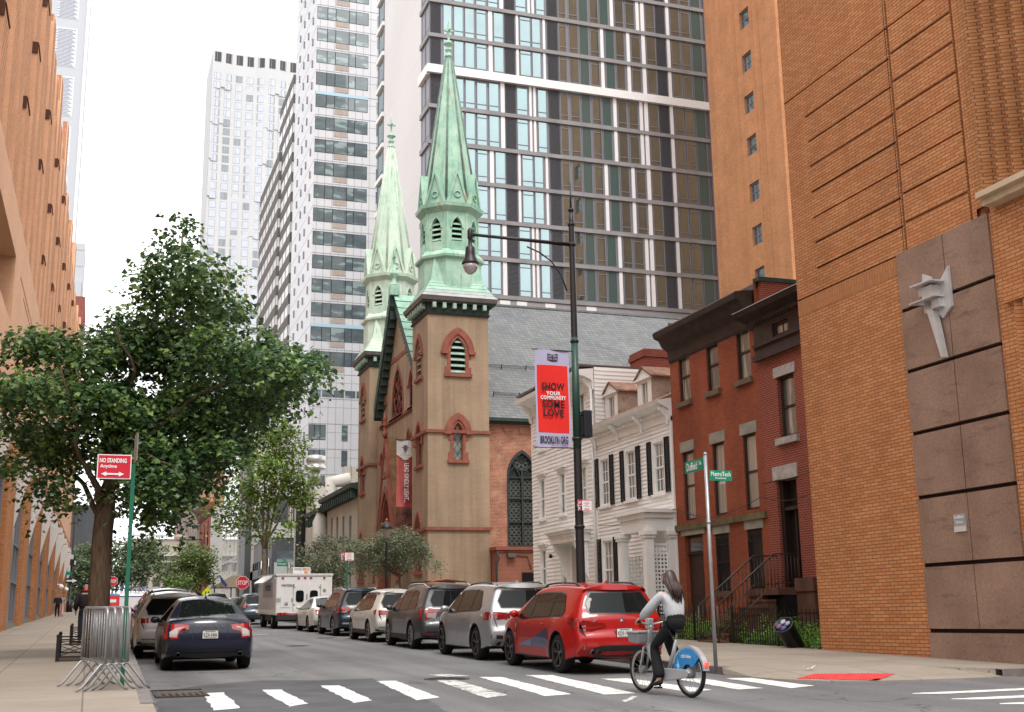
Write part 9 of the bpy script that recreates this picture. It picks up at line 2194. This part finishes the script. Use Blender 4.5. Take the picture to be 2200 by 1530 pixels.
def person(root, P, top, bot, hairm, hair, flare=.0, sleeve=.05, tr=.15, shoes=m_shoe, fwd=(0, 1, 0)):
 P = {k: Vector(v) for k, v in P.items()}; J = {}; E_ = []
 J['pelvis'] = (P['pelvis'], (.10, .08)); J['waist'] = (P['pelvis'].lerp(P['chest'], .45), (.12, .09)); J['chest'] = (P['chest'], (.15, .10)); J['neck'] = (P['neck'], .05)
 hd = P['head']; f = Vector(fwd); J['jaw'] = (hd - Vector((0, 0, .055)) + f * .02, (.058, .07)); J['skull'] = (hd + Vector((0, 0, .035)), (.075, .088)); J['crown'] = (hd + Vector((0, 0, .085)), (.05, .06))
 J['nose'] = (hd + f * .095 - Vector((0, 0, .02)), .012); E_ += [['pelvis', 'waist', 'chest', 'neck', 'jaw', 'skull', 'crown'], ['jaw', 'nose']]
 for s_ in (-1, 1):
  S_ = 'lr'[s_ > 0]
  for k, r in (('shoulder', .055), ('elbow', .042), ('wrist', .027)): J[k + str(s_)] = (P[S_ + k], r)
  J['hip' + str(s_)] = (P[S_ + 'hip'], .055); J['knee' + str(s_)] = (P[S_ + 'knee'], .055); J['ankle' + str(s_)] = (P[S_ + 'ankle'], .036); J['toe' + str(s_)] = (P[S_ + 'toe'], (.035, .025))
  E_ += [['chest', 'shoulder%d' % s_, 'elbow%d' % s_, 'wrist%d' % s_], ['pelvis', 'hip%d' % s_, 'knee%d' % s_, 'ankle%d' % s_, 'toe%d' % s_]]
  w = P[S_ + 'wrist']; hand(J, E_, s_, w, w - P[S_ + 'elbow'], (0, 0, -1) if P[S_ + 'wrist'].z > 1 else (-s_, 0, 0), .7 if P[S_ + 'wrist'].z > 1 else .3)
 skin('body', J, E_, m_skin, root)
 T = {'pelvis': (P['pelvis'] + Vector((0, .015, -.0)), (tr + .02, tr * .98)), 'waist': (P['pelvis'].lerp(P['chest'], .5), (tr + .03, tr * .95)), 'chest': (P['chest'], (tr + .02, tr * .86)), 'neckb': (P['chest'].lerp(P['neck'], .70), (.105, .09))}; TE = [['pelvis', 'waist', 'chest', 'neckb']]
 for s_ in (-1, 1):
  S_ = 'lr'[s_ > 0]; w = P[S_ + 'wrist'].lerp(P[S_ + 'elbow'], .06); T['s%d' % s_] = (P[S_ + 'shoulder'], .08); T['e%d' % s_] = (P[S_ + 'elbow'], sleeve + .03); T['m%d' % s_] = (w.lerp(P[S_ + 'elbow'], .3), sleeve + .018); T['w%d' % s_] = (w, .038); TE.append(['chest', 's%d' % s_, 'e%d' % s_, 'm%d' % s_, 'w%d' % s_])
 t = skin('top', T, TE, top, root)
 B = {'pelvis': (P['pelvis'] - Vector((0, 0, .03)), (.12, .12))}; BE = []; XB = MB(); XB.ball(P['pelvis'] + Vector((0, .02, 0)), .145, 16, 0, (1.1, .9, 1.0)); XB.ball(P['pelvis'].lerp(P['chest'], .2), .15, 14, 0, (1, .8, .7))
 for s_ in (-1, 1):
  S_ = 'lr'[s_ > 0]; k, a = P[S_ + 'knee'], P[S_ + 'ankle']; B['h%d' % s_] = (P[S_ + 'hip'].lerp(k, .2), .10); B['k%d' % s_] = (k, .072); B['c%d' % s_] = (k.lerp(a, .5), .066 + flare * .5); B['a%d' % s_] = (a, .058 + flare); BE.append(['pelvis', 'h%d' % s_, 'k%d' % s_, 'c%d' % s_, 'a%d' % s_])
 skin('trousers', B, BE, bot, root, extra=XB)
 for S_ in 'lr':
  a, t_ = P[S_ + 'ankle'], P[S_ + 'toe']; d = (t_ - a); d.z *= .4; h = a - d * .35 - Vector((0, 0, .05)); skin('shoe', {'pelvis': (h, (.042, .04)), 'm': (h.lerp(t_, .6), (.045, .036)), 't': (t_ + d * .2, (.04, .026))}, [['pelvis', 'm', 't']], shoes, root)
 for s_ in (-1, 1):
  e = hd + f * .078 + f.cross(Vector((0, 0, 1))) * .03 * s_ + Vector((0, 0, .018)); mb = MB(); mb.ball(e, .013, 8); mb.build('eye', m_shoe, root, local=True)
  e = hd + f.cross(Vector((0, 0, 1))) * .076 * s_; mb = MB(); mb.ball(e, .03, 8, 0, (.4, .7, 1)); mb.build('ear', m_skin, root, local=True)
 mb = MB(); mb.ball(hd + f * .086 - Vector((0, 0, .062)), .02, 8, 0, (1, .5, .4)); mb.build('mouth', M('lips', (.35, .12, .1), .5) if 'lips' not in bpy.data.materials else bpy.data.materials['lips'], root, local=True)
 if hair:
  XB = None
  if 'e' in hair:
   XB = MB(); rn = random.Random(4)
   for i in range(26):
    an = R(200 + 140 * i / 25) + rn.uniform(-.1, .1); h0 = hd + Vector((.085 * math.cos(an), .085 * math.sin(an), .05)); e = rn.uniform(.26, .42); w_ = rn.uniform(-.03, .05)
    XB.tube([h0, hd + Vector((.115 * math.cos(an) + .01, .115 * math.sin(an) - .02, -.06)), hd + Vector((.12 * math.cos(an) + w_ * .6 + .02, .10 * math.sin(an) - .12, -.18)), hd + Vector((.10 * math.cos(an) + w_ + .03, .07 * math.sin(an) - .17, -e))], [.02, .022, .018, .004], 5)
  skin('hair', {k: (hd + Vector(v), r) for k, (v, r) in hair.items()}, [list(hair)], hairm, root, root=list(hair)[0], extra=XB)
 return t
bA, bB = PG(1491, 1500), PG(1378, 1487); md = (bA + bB) / 2; yaw = math.atan2(-(bB.x - bA.x), bB.y - bA.y)
bk = empty('share_bicycle', (md.x, md.y, gz(md.y)), 'silver share bicycle with a blue rear wheel cover and front basket, crossing the street', 'bicycle', rot=(math.atan(SL), 0, yaw))
m_bk = M('bike_silver', (.40, .41, .42), .35, metal=.35); m_bkd = M('bike_grey', (.18, .19, .20), .45); WR = .345; yr, yf = -.60, .60
for yc in (yr, yf):
 mb = MB(); mb.lathe([(WR - .05, -.022), (WR - .012, -.026), (WR, 0), (WR - .012, .026), (WR - .05, .022), (WR - .05, -.022)], (0, yc, WR), 36, 0, 'x'); wl = mb.build('wheel', m_tyre, bk, local=True)
 mb = MB(); mb.lathe([(WR - .075, -.014), (WR - .05, -.016), (WR - .048, .016), (WR - .075, .014), (WR - .075, -.014)], (0, yc, WR), 36, 0, 'x'); mb.build('rim', m_bk, wl, local=True)
 mb = MB()
 for k in range(18): an = 2 * PI * k / 18; s_ = .03 * (-1) ** k; mb.tube([(s_, yc + .03 * math.cos(an + .6), WR + .03 * math.sin(an + .6)), (0, yc + (WR - .07) * math.cos(an), WR + (WR - .07) * math.sin(an))], .0028, 3)
 mb.build('spokes', m_galv, wl, local=True)
 mb = MB(); hr = .075 if yc < 0 else .06; mb.lathe([(.02, -.06), (hr, -.045), (hr, .045), (.02, .06)], (0, yc, WR), 14, 0, 'x'); mb.build('hub', m_bkd, wl, local=True)
hd_ = Vector((0, .40, .92))
mb = MB(); mb.tube([(0, .44, .70), (0, .36, .60), (0, .12, .36), (0, -.02, .29)], [.045, .06, .065, .05], 10); mb.tube([(0, .46, .66), (0, .40, .90), (0, .37, 1.02)], [.04, .042, .03], 8); mb.tube([(0, -.04, .30), (0, -.20, .62), (0, -.27, .82)], [.035, .032, .022], 8)
mb.build('frame', m_bk, bk, local=True)
mb = MB()
for s_ in (-1, 1): mb.tube([(0, .47, .74), (s_ * .055, .49, .68), (s_ * .06, .60, .35)], [.02, .022, .014], 6)
mb.build('fork', m_bk, bk, local=True)
mb = MB(); mb.tube([(0, -.27, .80), (0, -.29, .93)], .014, 6); mb.build('seat_post', m_galv, bk, local=True)
skin('saddle', {'pelvis': (Vector((0, -.38, .95)), (.085, .03)), 'm': (Vector((0, -.28, .95)), (.06, .025)), 'f': (Vector((0, -.15, .94)), (.022, .018))}, [['pelvis', 'm', 'f']], m_shoe, bk)
mb = MB(); mb.tube([(-.30, .28, 1.07), (-.2, .34, 1.06), (-.05, .38, 1.03), (.05, .38, 1.03), (.2, .34, 1.06), (.30, .28, 1.07)], .014, 8); hb = mb.build('handlebar', m_bk, bk, local=True)
mb = MB(); [mb.tube([(s_ * .31, .26, 1.07), (s_ * .21, .335, 1.06)], .02, 8) for s_ in (-1, 1)]; build_each(mb, 'grip', m_shoe, hb, local=True)
mb = MB(); mb.box(-.05, .05, .35, .45, .96, 1.12); bevel(mb.build('display_unit', m_bk, bk, local=True), .015)
mb = MB(); mb.prism([(.42, .74), (.70, .76), (.74, .90), (.42, .90)], 'x', -.20, .20); bevel(mb.build('basket', m_bkd, bk, local=True), .02); mb = MB(); mb.box(-.215, .215, .41, .755, .90, .925); bevel(mb.build('basket_rim', m_bk, bk, local=True), .01)
def arcpoly(r0, r1, a0, a1, n=14): return [(yr + r1 * math.cos(R(a0 + (a1 - a0) * k / n)), WR + r1 * math.sin(R(a0 + (a1 - a0) * k / n))) for k in range(n + 1)] + [(yr + r0 * math.cos(R(a1 - (a1 - a0) * k / n)), WR + r0 * math.sin(R(a1 - (a1 - a0) * k / n))) for k in range(n + 1)]
mb = MB(); mb.prism(arcpoly(.36, .395, 20, 172), 'x', -.045, .045); mb.build('mudguard', m_bk, bk, local=True)
m_cb = M('cover_blue', (.01, .20, .48), .35, coat=.6, var=.25, vs=2.5)
for s_ in (-1, 1):
 mb = MB(); mb.prism(arcpoly(.13, .36, 12, 140), 'x', s_ * .040, s_ * .047); cv = mb.build('wheel_cover', m_cb, bk, local=True)
 Mx = frameM((s_ * .049, yr + .03, WR + .245), (0, -1 if s_ < 0 else 1, 0), (0, 0, 1), (s_, 0, 0)); text('citi bike', m_swh, cv, Mx, width=.24, height=.055, bold=.02)
 mb = MB(); mb.add([(s_ * .0485, yr + a, WR + b) for a, b in ((.24, .20), (.19, .08), (.22, .09), (.20, .0), (.28, .12), (.245, .115))], [list(range(6))]); mb.build('bolt_mark', M('mark_light_blue', (.3, .6, .8), .5) if s_ < 0 else bpy.data.materials['mark_light_blue'], cv, local=True)
mb = MB(); mb.prism([(-.16, .22), (.08, .20), (.10, .36), (-.10, .40), (-.60, .40), (-.66, .36), (-.60, .28)], 'x', -.075, -.045); mb.prism([(-.10, .22), (.08, .22), (.08, .36), (-.10, .38)], 'x', -.044, .06); bevel(mb.build('chain_case', m_bk, bk, local=True), .012)
mb = MB(); mb.bar((-.085, 0, .29), (-.10, .03, .13), .025); mb.box(-.18, -.09, -.02, .08, .10, .125); mb.bar((.085, 0, .29), (.10, -.03, .45), .025); mb.box(.09, .18, -.08, .02, .45, .475); build_each(mb, 'pedal', m_shoe, bk, local=True)
mb = MB(); mb.box(-.03, .03, yr - .41, yr - .385, WR + .12, WR + .17); mb.build('rear_lamp', M('rear_lamp_lit', (.6, .02, .02), .3, emit=(1, .05, .03), es=2), bk, local=True)
rd = empty('person', (md.x, md.y, gz(md.y)), 'long haired cyclist in a light grey hoodie and black flared trousers riding the share bicycle', 'person', rot=(math.atan(SL), 0, yaw))
J_ = dict(pelvis=(0, -.30, 1.07), chest=(0, -.19, 1.43), neck=(0, -.16, 1.61), head=(-.01, -.12, 1.74), lshoulder=(-.18, -.17, 1.48), lelbow=(-.28, .02, 1.24), lwrist=(-.28, .22, 1.13), rshoulder=(.18, -.17, 1.48), relbow=(.28, .02, 1.24), rwrist=(.28, .24, 1.13),
   lhip=(-.09, -.26, 1.02), lknee=(-.13, .12, .70), lankle=(-.13, -.02, .24), ltoe=(-.14, .11, .155), rhip=(.09, -.26, 1.02), rknee=(.13, .17, .88), rankle=(.13, -.08, .56), rtoe=(.14, .05, .50))
person(rd, J_, m_hood, m_pant, m_hair, {'a': ((-.0, .01, .075), (.095, .105)), 'b': ((.01, -.045, .01), (.115, .10)), 'c': ((.02, -.13, -.13), (.105, .06)), 'd': ((.03, -.18, -.26), (.08, .04)), 'e': ((.04, -.19, -.34), (.03, .015))}, flare=.045, sleeve=.055, tr=.165, fwd=(-.45, .89, 0))
skin('hood', {'a': (Vector((-.11, -.18, 1.55)), .045), 'b': (Vector((0, -.26, 1.52)), .05), 'c': (Vector((.11, -.18, 1.55)), .045)}, [['a', 'b', 'c']], m_hood, rd, root='b')
def stand(px, py, lab, top, bot, hairm, hair, yawd, H=1.72, coat=.15, xo=0, step=.12, skirt=0, y_=None):
 q = PSd(px, py); q.x += xo; q.z = gz(q.y) + .13; k = H / 1.75
 r = empty('person', q, lab, 'person', rot=(0, 0, R(yawd))); r.scale = (k, k, k); s_ = step
 person(r, dict(pelvis=(0, 0, .95), chest=(0, .01, 1.32), neck=(0, .01, 1.50), head=(0, .03, 1.63), lshoulder=(-.19, 0, 1.42), lelbow=(-.25, -.04, 1.15), lwrist=(-.24, .08, .92), rshoulder=(.19, 0, 1.42), relbow=(.25, .02, 1.15), rwrist=(.22, .14, .98), lhip=(-.09, 0, .9), lknee=(-.10, s_ * .6, .5), lankle=(-.10, s_, .09), ltoe=(-.10, s_ + .13, .04), rhip=(.09, 0, .9), rknee=(.10, -s_ * .1, .5), rankle=(.10, -s_, .09), rtoe=(.10, -s_ + .13, .04)), top, bot, hairm, hair, flare=skirt, tr=coat, sleeve=.05)
 return r
sh = {'a': ((0, .0, .07), (.09, .095)), 'b': ((0, -.04, .02), (.09, .07)), 'c': ((0, -.05, -.06), (.06, .04))}
m_coat = M('black_coat', (.02, .018, .018), .9)
r = stand(178, 1383, 'person in a black coat, dark beanie and red scarf standing by the tree guards', m_coat, M('dark_jeans', (.03, .035, .05), .9), M('dark_beanie', (.03, .02, .02), .9), {'a': ((0, 0, .12), (.07, .07)), 'b': ((0, -.01, .06), (.095, .10))}, 8, 1.85, .19, step=.05)
mb = MB(); mb.lathe([(.07, -.03), (.10, -.02), (.10, .03), (.075, .045)], (0, .01, 1.50), 12); mb.build('scarf', M('red_scarf', (.35, .02, .03), .9), r, local=True)
stand(131, 1325, 'woman in a grey cardigan and wide pink trousers walking beside the left building', M('grey_cardigan', (.30, .27, .26), .9), M('pink_trousers', (.60, .33, .30), .9), m_hair, {**sh, 'd': ((0, -.03, -.16), (.07, .04))}, 176, 1.7, .15, skirt=.05, step=.2)
stand(122, 1327, 'dark clothed walker half hidden beside the woman in pink trousers', m_coat, m_pant, m_hair, sh, 178, 1.72, .16, step=.18)
